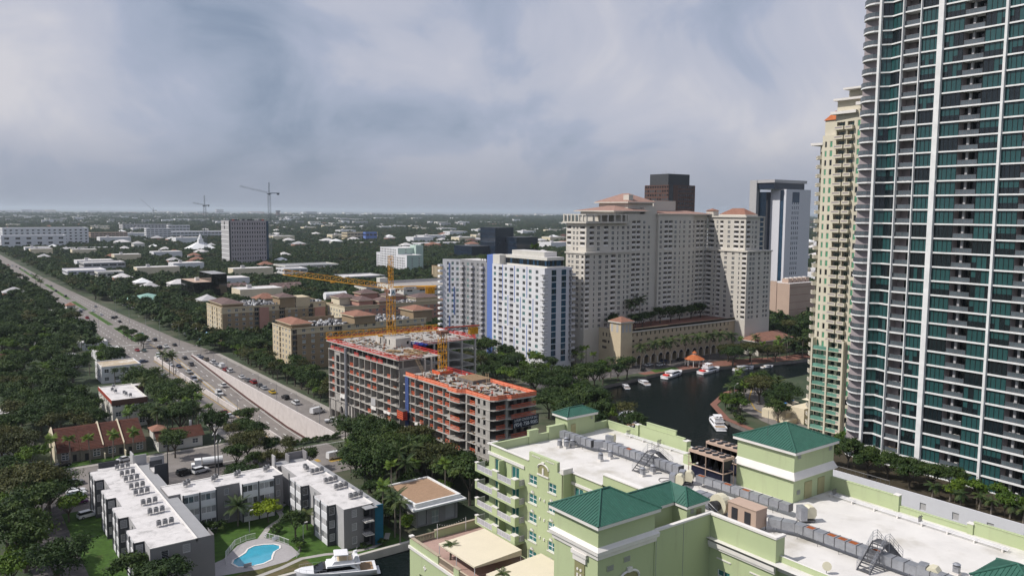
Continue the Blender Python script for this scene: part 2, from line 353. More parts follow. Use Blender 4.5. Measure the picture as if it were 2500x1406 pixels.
def ground_mat():
 m = bpy.data.materials.new('ground'); m.use_nodes = True; t = m.node_tree; b = t.nodes['Principled BSDF']; b.inputs['Roughness'].default_value = .95
 g = nd(t, 'ShaderNodeNewGeometry')
 n = nd(t, 'ShaderNodeTexNoise'); n.inputs['Scale'].default_value = .02; n.inputs['Detail'].default_value = 9; n.inputs['Roughness'].default_value = .7; t.links.new(g.outputs['Position'], n.inputs['Vector'])
 r = nd(t, 'ShaderNodeValToRGB'); e = r.color_ramp.elements; e[0].position = .35; e[0].color = (.018, .028, .012, 1); e[1].position = .62; e[1].color = (.085, .085, .055, 1); k = e.new(.5); k.color = (.035, .055, .022, 1)
 t.links.new(n.outputs['Fac'], r.inputs[0])
 # town beyond: pale roofs and paving in cells too far off to tell apart
 v = nd(t, 'ShaderNodeTexVoronoi'); v.inputs['Scale'].default_value = .012; t.links.new(g.outputs['Position'], v.inputs['Vector'])
 n2 = nd(t, 'ShaderNodeTexNoise'); n2.inputs['Scale'].default_value = .0011; n2.inputs['Detail'].default_value = 3; t.links.new(g.outputs['Position'], n2.inputs['Vector'])
 s = nd(t, 'ShaderNodeSeparateColor'); t.links.new(v.outputs['Color'], s.inputs[0])
 a = nd(t, 'ShaderNodeMath', operation='MULTIPLY'); t.links.new(s.outputs[0], a.inputs[0]); t.links.new(n2.outputs['Fac'], a.inputs[1])
 st = nd(t, 'ShaderNodeMapRange'); st.inputs[1].default_value = .44; st.inputs[2].default_value = .50; t.links.new(a.outputs[0], st.inputs[0])
 ln = nd(t, 'ShaderNodeVectorMath', operation='LENGTH'); t.links.new(g.outputs['Position'], ln.inputs[0])
 fr = nd(t, 'ShaderNodeMapRange'); fr.inputs[1].default_value = 2200; fr.inputs[2].default_value = 3600; t.links.new(ln.outputs['Value'], fr.inputs[0])
 mu = nd(t, 'ShaderNodeMath', operation='MULTIPLY'); t.links.new(st.outputs[0], mu.inputs[0]); t.links.new(fr.outputs[0], mu.inputs[1])
 mx_ = nd(t, 'ShaderNodeMix', data_type='RGBA'); t.links.new(mu.outputs[0], mx_.inputs[0]); t.links.new(r.outputs[0], mx_.inputs[6]); mx_.inputs[7].default_value = (.42, .41, .40, 1)
 t.links.new(mx_.outputs[2], b.inputs['Base Color']); MT['ground'] = m
def water_mat():
 m = bpy.data.materials.new('water'); m.use_nodes = True; t = m.node_tree; b = t.nodes['Principled BSDF']
 b.inputs['Base Color'].default_value = (.006, .010, .010, 1); b.inputs['Roughness'].default_value = .12; b.inputs['Specular IOR Level'].default_value = .10; b.inputs['IOR'].default_value = 1.2
 g = nd(t, 'ShaderNodeNewGeometry'); n = nd(t, 'ShaderNodeTexNoise'); n.inputs['Scale'].default_value = .7; n.inputs['Detail'].default_value = 5; t.links.new(g.outputs['Position'], n.inputs['Vector'])
 bp = nd(t, 'ShaderNodeBump'); bp.inputs['Strength'].default_value = .55; bp.inputs['Distance'].default_value = .25; t.links.new(n.outputs['Fac'], bp.inputs['Height']); t.links.new(bp.outputs[0], b.inputs['Normal']); MT['water'] = m
def grass_mat():
 m = mat('grass', (.045, .095, .014), .95, var=.35, scale=.8, c2=(.10, .10, .035), mask=(.22, .6, .8), detail=8)
 mat('grass_dry', (.085, .085, .03), .95, var=.3, scale=.6, c2=(.14, .10, .06), mask=(.3, .5, .7))
ground_mat(); water_mat(); grass_mat(); ground()
sheet('river_water', [RIVER], -1.4, 'water'); sheet('canal_water', [CANAL], -1.4, 'water')
# boulevard, tunnel ramp, streets
sheet('boulevard', [[(77, 418), (79, 500), (80, 650), (77, 1014), (78, 1400), (64, 3000), (82, 3000), (95, 1400), (99, 1010), (107, 650), (113, 480), (119, 418)]], .03, 'asphalt')
def rz(y):   # ramp floor level
 if y >= 415: return 0.03
 if y >= 330: return .03 - 5.0 * (415 - y) / 85
 if y >= 285: return -4.97 - 2.0 * (330 - y) / 45
 return -7.0
ys = [242, 270, 285, 300, 315, 330, 345, 360, 375, 390, 405, 415, 418.0]
def strip(x0, x1, dz, m, name, y0=242, y1=418):
 yy = [y0] + [y for y in ys if y0 < y < y1] + [y1]
 return sheet(name, [[(x0, a, rz(a) + dz), (x1, a, rz(a) + dz), (x1, b, rz(b) + dz), (x0, b, rz(b) + dz)] for a, b in zip(yy, yy[1:])], 0, m)
strip(88, 106, 0, 'asphalt', 'tunnel_ramp')
# ramp side walls and median as structure with separate panels
def ramp_wall(name, x0, x1, top, m, label):
 T = thing(name, label, 'wall', (x0, 242, 0))
 n = 22
 for i in range(n):
  a = 242 + 176 * i / n; b = 242 + 176 * (i + 1) / n - .06; q = MB()
  za, zb = rz(a), rz(b); x_, X_ = x0, x1
  for pts in ([(x_, b, zb - .5), (x_, a, za - .5), (x_, a, top), (x_, b, top)], [(X_, a, za - .5), (X_, b, zb - .5), (X_, b, top), (X_, a, top)], [(x_, a, top), (X_, a, top), (X_, b, top), (x_, b, top)], [(x_, a, za - .5), (X_, a, za - .5), (X_, a, top), (x_, a, top)], [(X_, b, zb - .5), (x_, b, zb - .5), (x_, b, top), (X_, b, top)]): q.face(pts, m)
  part('wall_panel', q, T)
 return T
mat('ramp_white', (.58, .53, .51), .85, var=.07, scale=.4, c2=(.44, .39, .37), mask=(.5, .55, .8))
mat('kerb_red', (.10, .045, .04), .9, var=.2)
Tw = ramp_wall('retaining_wall', 105.2, 105.7, 1.0, 'ramp_white', 'long white retaining wall on the far side of the sunken ramp')
q = MB()
for a, b in zip(ys, ys[1:]): q.face([(105.1, b, rz(b)), (105.1, a, rz(a)), (105.1, a, rz(a) + .7), (105.1, b, rz(b) + .7)], 'kerb_red'); q.face([(105.1, a, rz(a) + .7), (105.2, a, rz(a) + .7), (105.2, b, rz(b) + .7), (105.1, b, rz(b) + .7)], 'kerb_red')
part('kerb', q, Tw)
Tw2 = ramp_wall('barrier_wall', 87.6, 88.1, 1.9, 'ramp_white', 'low white barrier wall between frontage lane and sunken ramp')
q = MB()
for a, b in zip(ys, ys[1:]):
 if a < 400: q.face([(96.6, b, rz(b) + .3), (96.6, a, rz(a) + .3), (97.5, a, rz(a) + .3), (97.5, b, rz(b) + .3)], 'walk_conc'); q.face([(96.6, b, rz(b)), (96.6, a, rz(a)), (96.6, a, rz(a) + .3), (96.6, b, rz(b) + .3)], 'walk_conc')
o = part('ramp_median', q); o['kind'] = 'structure'
strip(96.1, 96.4, .02, 'paint_y', 'ramp_yellow_line_west', 246, 470); strip(97.7, 98.0, .02, 'paint_y', 'ramp_yellow_line_east', 246, 416)
strip(88.9, 89.1, .02, 'paint', 'ramp_edge_line_west', 246, 416); strip(104.2, 104.45, .02, 'paint', 'ramp_edge_line_east', 246, 416)
def dashes(name, x, y0, y1, m='paint', step=9., ln=3., w_=.16, fz=None, dx=0.):
 L = []
 y = y0
 while y < y1:
  z = (rz(y) + .02, rz(y + ln) + .02) if fz else (.05, .05); k = x + dx * (y - y0)
  L.append([(k - w_, y, z[0]), (k + w_, y, z[0]), (k + w_, y + ln, z[1]), (k - w_, y + ln, z[1])]); y += step
 return sheet(name, L, 0, m)
dashes('ramp_lane_dashes', 101.2, 248, 414, fz=1); dashes('ramp_lane_dashes_west', 92.6, 248, 414, fz=1)
for i, (x, d) in enumerate(((83, -.004), (87, -.004), (99.5, -.008), (103.5, -.012), (108, -.014))): dashes('boulevard_lane_dashes', x, 425, 760, dx=d, w_=.2)
sheet('stop_line', [rect(82, 92, 470, 471), rect(98, 112, 432, 433)], .055, 'paint'); sheet('turn_arrows', [rect(90.2, 91.2, 350, 352.5), rect(90.2, 91.2, 372, 374.5)], -2.5, 'paint')
sheet('frontage_road', [rect(106.2, 117, 236, 418)], .03, 'asphalt'); sheet('frontage_lane', [rect(77, 87.5, 236, 418)], .03, 'asphalt'); dashes('frontage_edge_line', 86.8, 245, 415, 'paint_y', 9, 9.0, .12)
sheet('cross_street', [rect(-40, 100, 207, 236)], .03, 'asphalt'); dashes_y = [[(x, 222, .06), (x + 3, 222, .06), (x + 3, 222.3, .06), (x, 222.3, .06)] for x in range(60, 104, 6)]
sheet('crossing_yellow_marks', [rect(87, 91, 219, 221.5), rect(93, 97, 216.5, 218.4), rect(98, 106, 223, 224)], .06, 'paint_y'); sheet('crossing_white_line', [rect(86.3, 86.8, 216, 230), rect(60, 118, 234.6, 234.9)], .06, 'paint')
sheet('residential_street', [rect(-60, 88, 236, 252)], .045, 'asphalt'); sheet('car_park', [rect(46, 78, 200, 234)], .05, 'asphalt_dk')
sheet('apartment_driveway', [[(15, 160), (23.8, 160), (25.4, 180), (24.6, 195), (23, 207), (25.5, 226), (27, 236), (14, 236), (13, 200)]], .05, 'asphalt_dk')
sheet('apartment_lawn', [rect(23, 31, 156, 216)], .075, 'grass'); sheet('courtyard_lawn', [rect(41, 84, 153.2, 190)], .03, 'grass'); sheet('bank_strip', [[(44, 153.2), (62, 153.2), (61.5, 159.3), (55, 159.6), (47, 158.6)]], .045, 'grass_dry')
q = MB(); q.box(-60, 84.4, 152.0, 152.9, -2.6, .35, 'concrete_lt'); o = part('seawall', q); o['kind'] = 'structure'
# sidewalks and kerbs (real steps)
q = MB()
for r_ in ((117, 119.2, 236, 418), (74.6, 77, 252, 418), (-60, 74.6, 252, 254), (106, 112, 236, 238.4)): q.box(*r_, 0, .13, 'pavement')
o = part('sidewalk', q); o['kind'] = 'structure'
q = MB()
for a, b in ((480, 545), (560, 640), (655, 720), (740, 900), (920, 1150)):
 x = 92.5 - .003 * (a - 480); q.box(x - 1.6, x + 1.6, a, b, 0, .16, 'concrete_lt', 'grass')
o = part('boulevard_median', q); o['kind'] = 'structure'
# pool court
POOL = [(48.4, 164.4), (48.9, 162.2), (51, 161.0), (53.6, 160.8), (55.6, 161.7), (56.3, 163.4), (57.3, 165.1), (58.9, 166.0), (59.4, 167.4), (58.6, 168.9), (56.8, 169.9), (54.9, 170.4), (53.3, 169.6), (52.3, 168.0), (50.8, 166.9), (49.2, 166.0)]
sheet('pool_deck', [[(43, 160.5), (52, 158.6), (58, 158.9), (61.6, 161), (61.6, 166), (60.3, 169.4), (58.2, 174.0), (54.5, 174.2), (52.0, 173.0), (47.4, 167.8), (43, 166)]], .07, 'pooldeck')
Tp = thing('swimming_pool', 'kidney shaped swimming pool of bright blue water in the courtyard', 'pool', (53.5, 165.5, 0))
q = MB(); q.v = [(x, y, .09) for x, y in POOL]; vs_ = [Vector((x, y, 0)) for x, y in POOL]; k = q.mi('poolwater')
for t_ in tessellate_polygon([vs_]):
 a, b, c = (vs_[i] for i in t_); t_ = tuple(t_) if (b - a).cross(c - a).z > 0 else tuple(reversed(t_)); q.f.append(t_); q.m.append(k)
part('water', q, Tp)
cxp = sum(p[0] for p in POOL) / len(POOL); cyp = sum(p[1] for p in POOL) / len(POOL)
q = MB(); n = len(POOL)
for i in range(n):
 a, b = POOL[i], POOL[(i + 1) % n]
 def off(p, d): v = Vector((p[0] - cxp, p[1] - cyp)); v = v.normalized() * d; return (p[0] + v.x, p[1] + v.y)
 a2, b2 = off(a, .45), off(b, .45)
 q.face([(*a, .17), (*a2, .17), (*b2, .17), (*b, .17)], 'trim'); q.face([(*a, .09), (*a, .17), (*b, .17), (*b, .09)], 'g_blue'); q.face([(*a2, .07), (*b2, .07), (*b2, .17), (*a2, .17)], 'trim')
part('coping', q, Tp); q = MB()
for s_ in (0, .6): q.bar((57.9, 161.6 + s_ * 0, .1), (58.2 + s_, 162.2, 1.0), .03, 'rail_white')
q2 = MB(); q2.box(49.6, 51.2, 160.9, 161.1, .1, .9, 'galv'); part('ladder', q2, Tp)
def path(name, pts, wd, z, m):
 L = []
 for i, p in enumerate(pts):
  a = Vector(pts[max(0, i - 1)]); b = Vector(pts[min(len(pts) - 1, i + 1)]); d = (b - a).normalized(); L.append((Vector(p) + Vector((-d.y, d.x)) * wd / 2, Vector(p) - Vector((-d.y, d.x)) * wd / 2))
 return sheet(name, [[(*L[i][0], z), (*L[i][1], z), (*L[i + 1][1], z), (*L[i + 1][0], z)] for i in range(len(L) - 1)], 0, m)
path('garden_path', [(57.3, 173.6), (59, 176), (61, 178.8), (63.2, 180.7), (65.3, 182.2), (66.3, 184.2), (66.6, 187), (67.6, 189.5), (69.6, 191.5)], 1.3, .09, 'walk_conc')
path('quay_walk', [(43.5, 156.2), (50, 155.3), (56, 156.6), (61, 158.4), (66, 157.4), (71, 155.2), (76, 154.8), (80, 156.4), (82.4, 160)], 1.2, .08, 'walk_conc')
# riverside: promenade, brick quay, road
sheet('promenade', [[(262, 253.6), (300, 250.6), (318, 243), (350, 237), (430, 230), (430, 239), (352, 247), (322, 256), (300, 262), (262, 262)]], .03, 'brickpave')
sheet('arcade_drive', [rect(205, 350, 258, 272)], .05, 'asphalt_dk'); sheet('quay_lawn', [[(270, 254.5), (285, 253.5), (288, 259), (272, 260)]], .06, 'grass')
path('riverside_road', [(300, 216), (280, 208), (262, 196), (250, 184), (243, 170), (236, 150), (226, 120), (214, 80), (200, 40)], 11, .05, 'asphalt'); path('riverside_road_line', [(300, 216), (280, 208), (262, 196), (250, 184), (243, 170), (236, 150), (226, 120)], .5, .07, 'paint_y')
path('river_walk', [(296, 213), (264, 208.6), (243, 198.2), (229.6, 181.2), (223.5, 160), (215, 120)], 2.6, .06, 'brickpave')
# ================================================================== GREEN HOTEL (foreground)
G = 'green_wall'
HT = thing('hotel', 'pale green hotel with white roof deck and green tiled corner towers', 'hotel', (90, 65, 0))
bag = Bag(HT)
EXC += [(58, 106, 20, 112)]
wl = MB()
ZR, ZP = 34.0, 35.3
FL = [31.0, 27.95, 24.9, 21.85, 18.8]
# west wing, lit facade X=74.2 (windows and balcony doors in real openings)
fx = faceX(74.2, 107.2); ops = []
def hw(u0, u1, z0, h, style):
 ops.append((round(u0, 3), round(u1, 3), round(z0, 3), round(z0 + h, 3), .3)); d = u1 - u0
 gl = pick('g_teal', 'g_teal2', 'g_dark', wts=(5, 4, 1))
 mb_ = winmesh(d, h, 2, 1 if style == 'door' else 2, 'white', gl, .08 if style == 'door' else .1, .16, None if style == 'door' else 'trim')
 bag.add('window', mb_, fx.p(u0, 0, z0), fx.rz)
for i, z in enumerate(FL[:4]):
 hw(1.7, 3.7, z + .1, 2.2, 'door'); hw(6.4, 8.4, z + .1, 2.2, 'door')
for z in FL: hw(11.0, 13.0, z + .75, 1.5, 'w'); hw(15.8, 17.7, z + .75, 1.5, 'w')
gridwall(wl, fx, 19.2, 0, ZP, ops, G)
# gable with dentils, cornices, pier
wl.box(74.2, 74.7, 89.3, 96.2, ZP, 36.75, G); wl.face([(76, 107.2, 0), (74.2, 107.2, 0), (74.2, 107.2, ZP), (76, 107.2, ZP)], G)
cn = MB()
for k in range(6): cn.box(74.12, 74.2, 95.2 - k * .35, 95.4 - k * .35, 36.3, 36.45, 'trim'); cn.box(74.12, 74.2, 91.8 - k * .35, 92.0 - k * .35, 36.3, 36.45, 'trim')
part('dentil_row', cn, HT, 'stuff')
def trim(x0, x1, y0, y1, z0, z1, m='trim', nm='cornice'): return part(nm, MB().box(x0, x1, y0, y1, z0, z1, m), HT)
trim(74.0, 74.2, 97.3, 107.3, 33.65, 34.15); trim(74.05, 74.5, 96.2, 107.4, ZP, ZP + .14); trim(74.0, 76, 107.0, 107.5, ZP, ZP + .2)
trim(74.05, 75.9, 87.7, 88.5, 35.3, 36.1, nm='pier_cap'); wl.box(74.2, 76, 87.9, 88.2, 0, 35.3, G)
trim(75.75, 75.9, 81.3, 87.9, 33.6, 34.0); trim(75.72, 76.1, 81.2, 87.9, ZP, ZP + .12); trim(75.8, 76.7, 73.4, 81.3, 36.8, 36.95); wl.box(75.95, 76.5, 73.5, 81.2, ZR, 36.8, G)
# arched niche in the gable
ar = MB(); y0, y1 = 91.3, 93.9; cyy = (y0 + y1) / 2; pts = [(y0, 33.9), (y0, 34.9)] + [(cyy - 1.3 * math.cos(t), 34.9 + .75 * math.sin(t)) for t in np.linspace(.2, math.pi - .2, 7)] + [(y1, 34.9), (y1, 33.9)]
ar.face([(74.17, y, z) for y, z in reversed(pts)], 'khaki')
for a, b in zip(pts[1:], pts[2:-1]): ar.bar((74.12, a[0], a[1]), (74.12, b[0], b[1]), .13, 'trim')
ar.box(74.0, 74.2, y0 - .1, y1 + .1, 33.75, 33.95, 'trim'); ar.box(74.05, 74.2, cyy - .18, cyy + .18, 34.0, 35.0, 'trim'); ar.box(74.0, 74.2, cyy - .3, cyy + .3, 35.6, 36.0, 'trim')
part('gable_niche', ar, HT)
shell = MB()
for i in range(7): shell.bar((74.1, 0, 0), (74.1, .45 * math.cos(math.pi * (i + .5) / 7), .45 * math.sin(math.pi * (i + .5) / 7)), .05, 'trim')
shell.v = [(v[0] - 74.1, v[1], v[2]) for v in shell.v]
for z in FL[1:]:
 for y in (95.2, 90.5): bag.add('shell_ornament', shell, (74.12, y, z + 2.45))
spk = MB().box(-.15, 0, -.12, .12, 0, .35, 'trim')
for z in FL[1:]:
 for y in (93.3, 92.2): bag.add('wall_lamp', spk, (74.2, y, z + 1.9))
# balconies: slabs with low walls, piers and picket rails
for z in FL[:4]:
 b = MB(); b.box(72.3, 74.2, 97.3, 108.6, z - .3, z, G); b.box(74.2, 76, 107.2, 108.6, z - .3, z, G)
 b.box(72.3, 72.8, 108.05, 108.6, z, z + 1.1, G, 'trim'); b.box(72.3, 72.7, 102.2, 103.6, z, z + 1.15, G, 'trim'); b.box(72.3, 73.1, 97.3, 98.4, z, z + 1.15, G, 'trim')
 b.box(73.0, 74.2, 102.6, 102.9, z, z + 2.75, G)
 bo = part('balcony', b, HT)
 for (ya, yb) in ((108.05, 103.6), (102.2, 98.4)):
  r = railmesh(ya - yb, 1.0, 1.1); me = r.mesh('railing'); inst('railing', me, bo, (72.36, ya, z), -math.pi / 2)
 for bx in ((72.25, 72.85, 108.0, 108.65, z + 1.1, z + 1.25), (72.25, 72.75, 102.1, 103.7, z + 1.15, z + 1.28), (72.25, 73.15, 97.25, 98.45, z + 1.15, z + 1.28)): part('coping', MB().box(*bx, 'trim'), bo)
 inst('railing', railmesh(1.4, 1.0, .7).mesh('railing'), bo, (72.85, 97.4, z), 0); inst('railing', railmesh(1.9, 1.0, .7).mesh('railing'), bo, (72.4, 108.55, z), 0)
# recessed facade X=75.95
fx = faceX(75.95, 88.0); ops = []
for z in FL: hw(.6, 2.6, z + .2, 2.1, 'door'); hw(5.0, 6.6, z + .75, 1.5, 'w'); hw(10, 11.6, z + .75, 1.5, 'w')
gridwall(wl, fx, 18, 0, ZP - .01, ops, G)
# main roof deck and its parapets
wl.face([(76, 20, ZR), (104.4, 20, ZR), (104.4, 107, ZR), (76, 107, ZR)], 'membrane'); wl.face([(74.2, 88, ZR - .003), (76, 88, ZR - .003), (76, 107.2, ZR - .003), (74.2, 107.2, ZR - .003)], 'membrane')
wl.face([(104.4, 20, 0), (104.4, 107, 0), (104.4, 107, ZR), (104.4, 20, ZR)], G); wl.face([(104.4, 107.0, 0), (76, 107.0, 0), (76, 107.0, ZR), (104.4, 107.0, ZR)], G)
def wallp(x0, x1, y0, y1, z1, z0=ZR - .2, cap=True, nm='parapet'):
 q = MB().box(x0, x1, y0, y1, z0, z1, G); o = part(nm, q, HT)
 if cap: part('coping', MB().box(x0 - .06, x1 + .06, y0 - .06, y1 + .06, z1, z1 + .1, 'trim' if cap is True else cap), o)
 return o
wallp(74.2, 90, 106.75, 107.05, ZP, cap=G); wallp(82.2, 84.2, 106.6, 107.2, 36.3, cap=G, nm='parapet_pier'); wallp(86.6, 90.2, 106.6, 107.3, 36.3, cap=G, nm='parapet_pier'); wallp(97.2, 101, 106.75, 107.05, ZP, cap=G)
wallp(100.7, 101.0, 98.9, 107, ZP, cap=G); wallp(100.4, 101.2, 98.5, 99.2, 36.3, nm='parapet_pier'); wallp(100.7, 101.0, 88, 98.5, 36.3, cap=G); wallp(100.8, 101.1, 90, 96.8, 37.1, cap=G, nm='parapet_gable'); wallp(100.4, 101.4, 87.2, 88, 36.0, nm='parapet_pier'); wallp(100.6, 101, 84.2, 87.2, ZP - .3, cap=G)
wallp(96.2, 101, 83.9, 84.2, ZP + .2); wallp(96.1, 96.5, 81.8, 83.9, ZP + .15, cap=G)
wallp(104.1, 104.4, 53.7, 63.6, 36.0, cap=G); wallp(103.9, 104.6, 53.0, 53.7, 36.2, nm='parapet_pier'); wallp(104.1, 104.4, 44.2, 53, 34.75, cap=G); wallp(103.9, 104.6, 43.5, 44.2, ZP, nm='parapet_pier'); wallp(104.1, 104.4, 20, 43.5, ZP + .3, cap=G)
wallp(101.8, 104.2, 34, 36.5, 36.2, nm='parapet_pier')
# big rooftop tower at the east side
def ribbed_roof(nm, x0, x1, y0, y1, z, h, o, par, step=.42):
 """hip roof with a raised rib every pan; ribs joined, hips and fascia their own parts"""
 X0, X1, Y0, Y1 = x0 - o, x1 + o, y0 - o, y1 + o
 q = MB().hip(X0, X1, Y0, Y1, z, h, 'green_roof'); ro = part(nm, q, par)
 part('fascia', MB().box(X0 + .06, X1 - .06, Y0 + .06, Y1 - .06, z - .42, z - .015, 'trim'), ro)
 dx, dy = X1 - X0, Y1 - Y0; hw_ = min(dx, dy) / 2; rb = MB()
 def top(d): return z + h * d / hw_
 k = step / 2
 while k < dx:
  d = min(k, dx - k, dy / 2) if dx >= dy else min(k, dx - k); d = min(d, hw_)
  for ya, yb in ((Y0, Y0 + d), (Y1, Y1 - d)): rb.bar((X0 + k, ya, z + .02), (X0 + k, yb, top(d) + .02), .055, 'green_roof', 3)
  k += step
 k = step / 2
 while k < dy:
  d = min(k, dy - k, hw_)
  for xa, xb in ((X0, X0 + d), (X1, X1 - d)): rb.bar((xa, Y0 + k, z + .02), (xb, Y0 + k, top(d) + .02), .055, 'green_roof', 3)
  k += step
 part('roof_ribs', rb, ro, 'stuff')
 hp = MB(); a = (X0 + hw_, Y0 + hw_, z + h + .05); b = (X1 - hw_, Y1 - hw_, z + h + .05)
 c1 = (a[0], b[1] if dx < dy else a[1], a[2]);
 ends = [((X0, Y0), a), ((X1, Y0), (b[0], a[1], a[2]) if dx >= dy else a), ((X1, Y1), b), ((X0, Y1), (a[0], b[1], a[2]) if dx < dy else (a[0], a[1], a[2]))]
 for (p_, e_) in ends: hp.bar((*p_, z + .05), e_, .12, 'green_roof', 6)
 hp.bar(a, b, .12, 'green_roof', 6); part('hip_cap', hp, ro); return ro
bw = MB(); bw.box(95, 104.6, 63.2, 72.8, ZR, 41.2, G); part('tower_block', bw, HT)
ribbed_roof('tower_roof', 95, 104.6, 63.2, 72.8, 41.35, 2.3, .55, HT)
for i, (a, b) in enumerate(((.30, 37.55), (.18, 38.0), (.08, 38.3))):
 pass
q = MB(); z0, z1 = 37.3, 38.35; o_ = .45
A = [(95 - o_, 63.2 - o_), (104.6 + o_, 63.2 - o_), (104.6 + o_, 72.8 + o_), (95 - o_, 72.8 + o_)]; B_ = [(95, 63.2), (104.6, 63.2), (104.6, 72.8), (95, 72.8)]
for i in range(4):
 j = (i + 1) % 4; q.face([(*A[i], z0), (*A[j], z0), (*A[j], z0 + .12), (*A[i], z0 + .12)], 'trim'); q.face([(*A[i], z0 + .12), (*A[j], z0 + .12), (*B_[j], z1), (*B_[i], z1)], 'trim'); q.face([(*B_[i], z0), (*B_[j], z0), (*A[j], z0), (*A[i], z0)], 'trim')
part('cornice', q, HT)
for x, w_ in ((97.6, 1.7), (100.8, 1.6)):
 part('door', MB().box(x, x + w_, 63.1, 63.2, ZR + .1, ZR + 2.5, 'door_olive'), HT)
lv = MB(); lv.box(0, .9, -.04, 0, 0, .7, 'green_wall')
for i in range(4): lv.box(.06, .84, -.09, -.04, .07 + i * .16, .15 + i * .16, 'midgrey')
for x, z in ((95.6, 40.1), (103.2, 40.0), (95.7, 35.0)): bag.add('wall_louvre', lv, (x, 63.2, z))
# stair house at the north parapet
bw = MB(); bw.box(90.5, 97, 106.2, 109.6, ZR, 37.6, G); part('stair_house', bw, HT); ribbed_roof('stair_house_roof', 90.5, 97, 106.2, 109.6, 37.7, 1.05, .5, HT); part('door', MB().box(91.3, 92.4, 106.1, 106.2, ZR + .1, ZR + 2.2, 'door_olive'), HT)
q = MB(); q.cyl(0, 0, 0, .12, .33, 'green_wall', 14); q.cyl(0, 0, .1, .2, .2, 'midgrey', 10); o = part('wall_vent', q, HT, local=True); o.location = Vector((96.2, 106.2, 36.7)) - HT.location; o.rotation_euler = (R(90), 0, 0)
# near corner tower with cornices (X 58-66.8, Y 62.6-69.8)
bw = MB(); bw.box(58, 66.9, 62.6, 70.2, 0, 39.5, G); part('corner_tower', bw, HT)
ribbed_roof('corner_tower_roof', 58, 66.9, 62.6, 70.2, 39.75, 2.15, .55, HT, .4)
def ring(x0, x1, y0, y1, prof, m='trim', nm='cornice'):
 q = MB()
 for (oa, za), (ob, zb) in zip(prof, prof[1:]):
  A = [(x0 - oa, y0 - oa), (x1 + oa, y0 - oa), (x1 + oa, y1 + oa), (x0 - oa, y1 + oa)]; B = [(x0 - ob, y0 - ob), (x1 + ob, y0 - ob), (x1 + ob, y1 + ob), (x0 - ob, y1 + ob)]
  for i in range(4): j = (i + 1) % 4; q.face([(*A[i], za), (*A[j], za), (*B[j], zb), (*B[i], zb)], m)
 return part(nm, q, HT)
ring(58, 66.9, 62.6, 70.2, [(0, 35.75), (.18, 35.78), (.22, 36.2), (.42, 36.35), (.46, 36.75), (.5, 36.8), (0, 37.15)])
q = MB(); q.box(57.75, 58, 64.4, 66.6, 34.6, 35.7, 'trim'); q.box(57.62, 58, 64.2, 66.8, 35.3, 35.75, 'trim'); part('keystone_cap', q, HT)
q = MB(); q.box(57.9, 58, 64.7, 66.4, 22, 34.6, 'khaki'); part('khaki_panel', q, HT)
for y in (65.3, 65.85):
 part('slit_ornament', MB().box(57.84, 57.9, y - .13, y + .13, 30.6, 33.1, 'trim'), HT); q = MB().bar((57.84, y, 33.6), (57.9, y, 33.6), .17, 'trim', 12); part('stud_ornament', q, HT)
for x, z in ((59.3, 34.0), (61.9, 34.4)): bag.add('wall_louvre', lv, (x, 62.6, z), 0, 1.25)
q = MB(); xs, xe = 61.2, 64.4; cxx = (xs + xe) / 2; pts = [(xs, 31), (xs, 32.4)] + [(cxx - 1.6 * math.cos(t), 32.4 + .9 * math.sin(t)) for t in np.linspace(.15, math.pi - .15, 8)] + [(xe, 32.4), (xe, 31)]
q.face([(x, 62.56, z) for x, z in pts], 'khaki')
for a, b in zip(pts, pts[1:]): q.bar((a[0], 62.5, a[1]), (b[0], 62.5, b[1]), .16, 'trim')
q.box(cxx - .35, cxx + .35, 62.3, 62.6, 33.2, 33.75, 'trim'); part('arched_niche', q, HT)
# connecting wing: hipped strip and small tower behind the screen wall
bw = MB(); bw.box(66.9, 77, 65.9, 70.2, 0, 38.0, G); bw.box(73.6, 77, 63.6, 65.9, 0, 37.99, G); bw.face([(66.9, 62.7, 33.2), (77, 62.7, 33.2), (77, 66, 33.2), (66.9, 66, 33.2)], 'membrane2'); part('link_block', bw, HT)
q = MB(); zz = 38.25; q.face([(66.3, 65.3, zz), (73.2, 65.3, zz), (75.3, 67.9, zz + 1.5), (66.3, 67.9, zz + 1.5)], 'green_roof'); q.face([(73.2, 65.3, zz), (73.2, 63.2, zz), (75.3, 65.4, zz + 1.5), (75.3, 67.9, zz + 1.5)], 'green_roof'); q.face([(73.2, 63.2, zz), (77.4, 63.2, zz), (75.3, 65.4, zz + 1.5)], 'green_roof'); q.face([(77.4, 63.2, zz), (77.4, 70.6, zz), (75.3, 67.9, zz + 1.5), (75.3, 65.4, zz + 1.5)], 'green_roof'); q.face([(77.4, 70.6, zz), (66.3, 70.6, zz), (66.3, 67.9, zz + 1.5), (75.3, 67.9, zz + 1.5)], 'green_roof')
ro = part('link_roof', q, HT); rb = MB()
for k in np.arange(.3, 9.0, .42): rb.bar((66.3 + k, 65.3, zz + .02), (66.3 + k, 67.9, zz + 1.52), .05, 'green_roof', 3) if k < 6.8 else None
for k in np.arange(.2, 2.1, .42): rb.bar((73.2, 63.2 + k, zz + .02), (73.2 + k, 63.2 + k, zz + .02 + .7 * k), .05, 'green_roof', 3)
for k in np.arange(.3, 4.1, .42): d = min(k, 4.2 - k); rb.bar((73.2 + k, 63.2, zz + .02), (73.2 + k, 63.2 + d, zz + .02 + .7 * d), .05, 'green_roof', 3)
for e1, e2 in (((73.2, 63.2, zz), (75.3, 65.4, zz + 1.5)), ((77.4, 63.2, zz), (75.3, 65.4, zz + 1.5)), ((73.2, 65.3, zz), (75.3, 67.9, zz + 1.5)), ((66.3, 67.9, zz + 1.5), (75.3, 67.9, zz + 1.5))): rb.bar(e1, e2, .12, 'green_roof', 6)
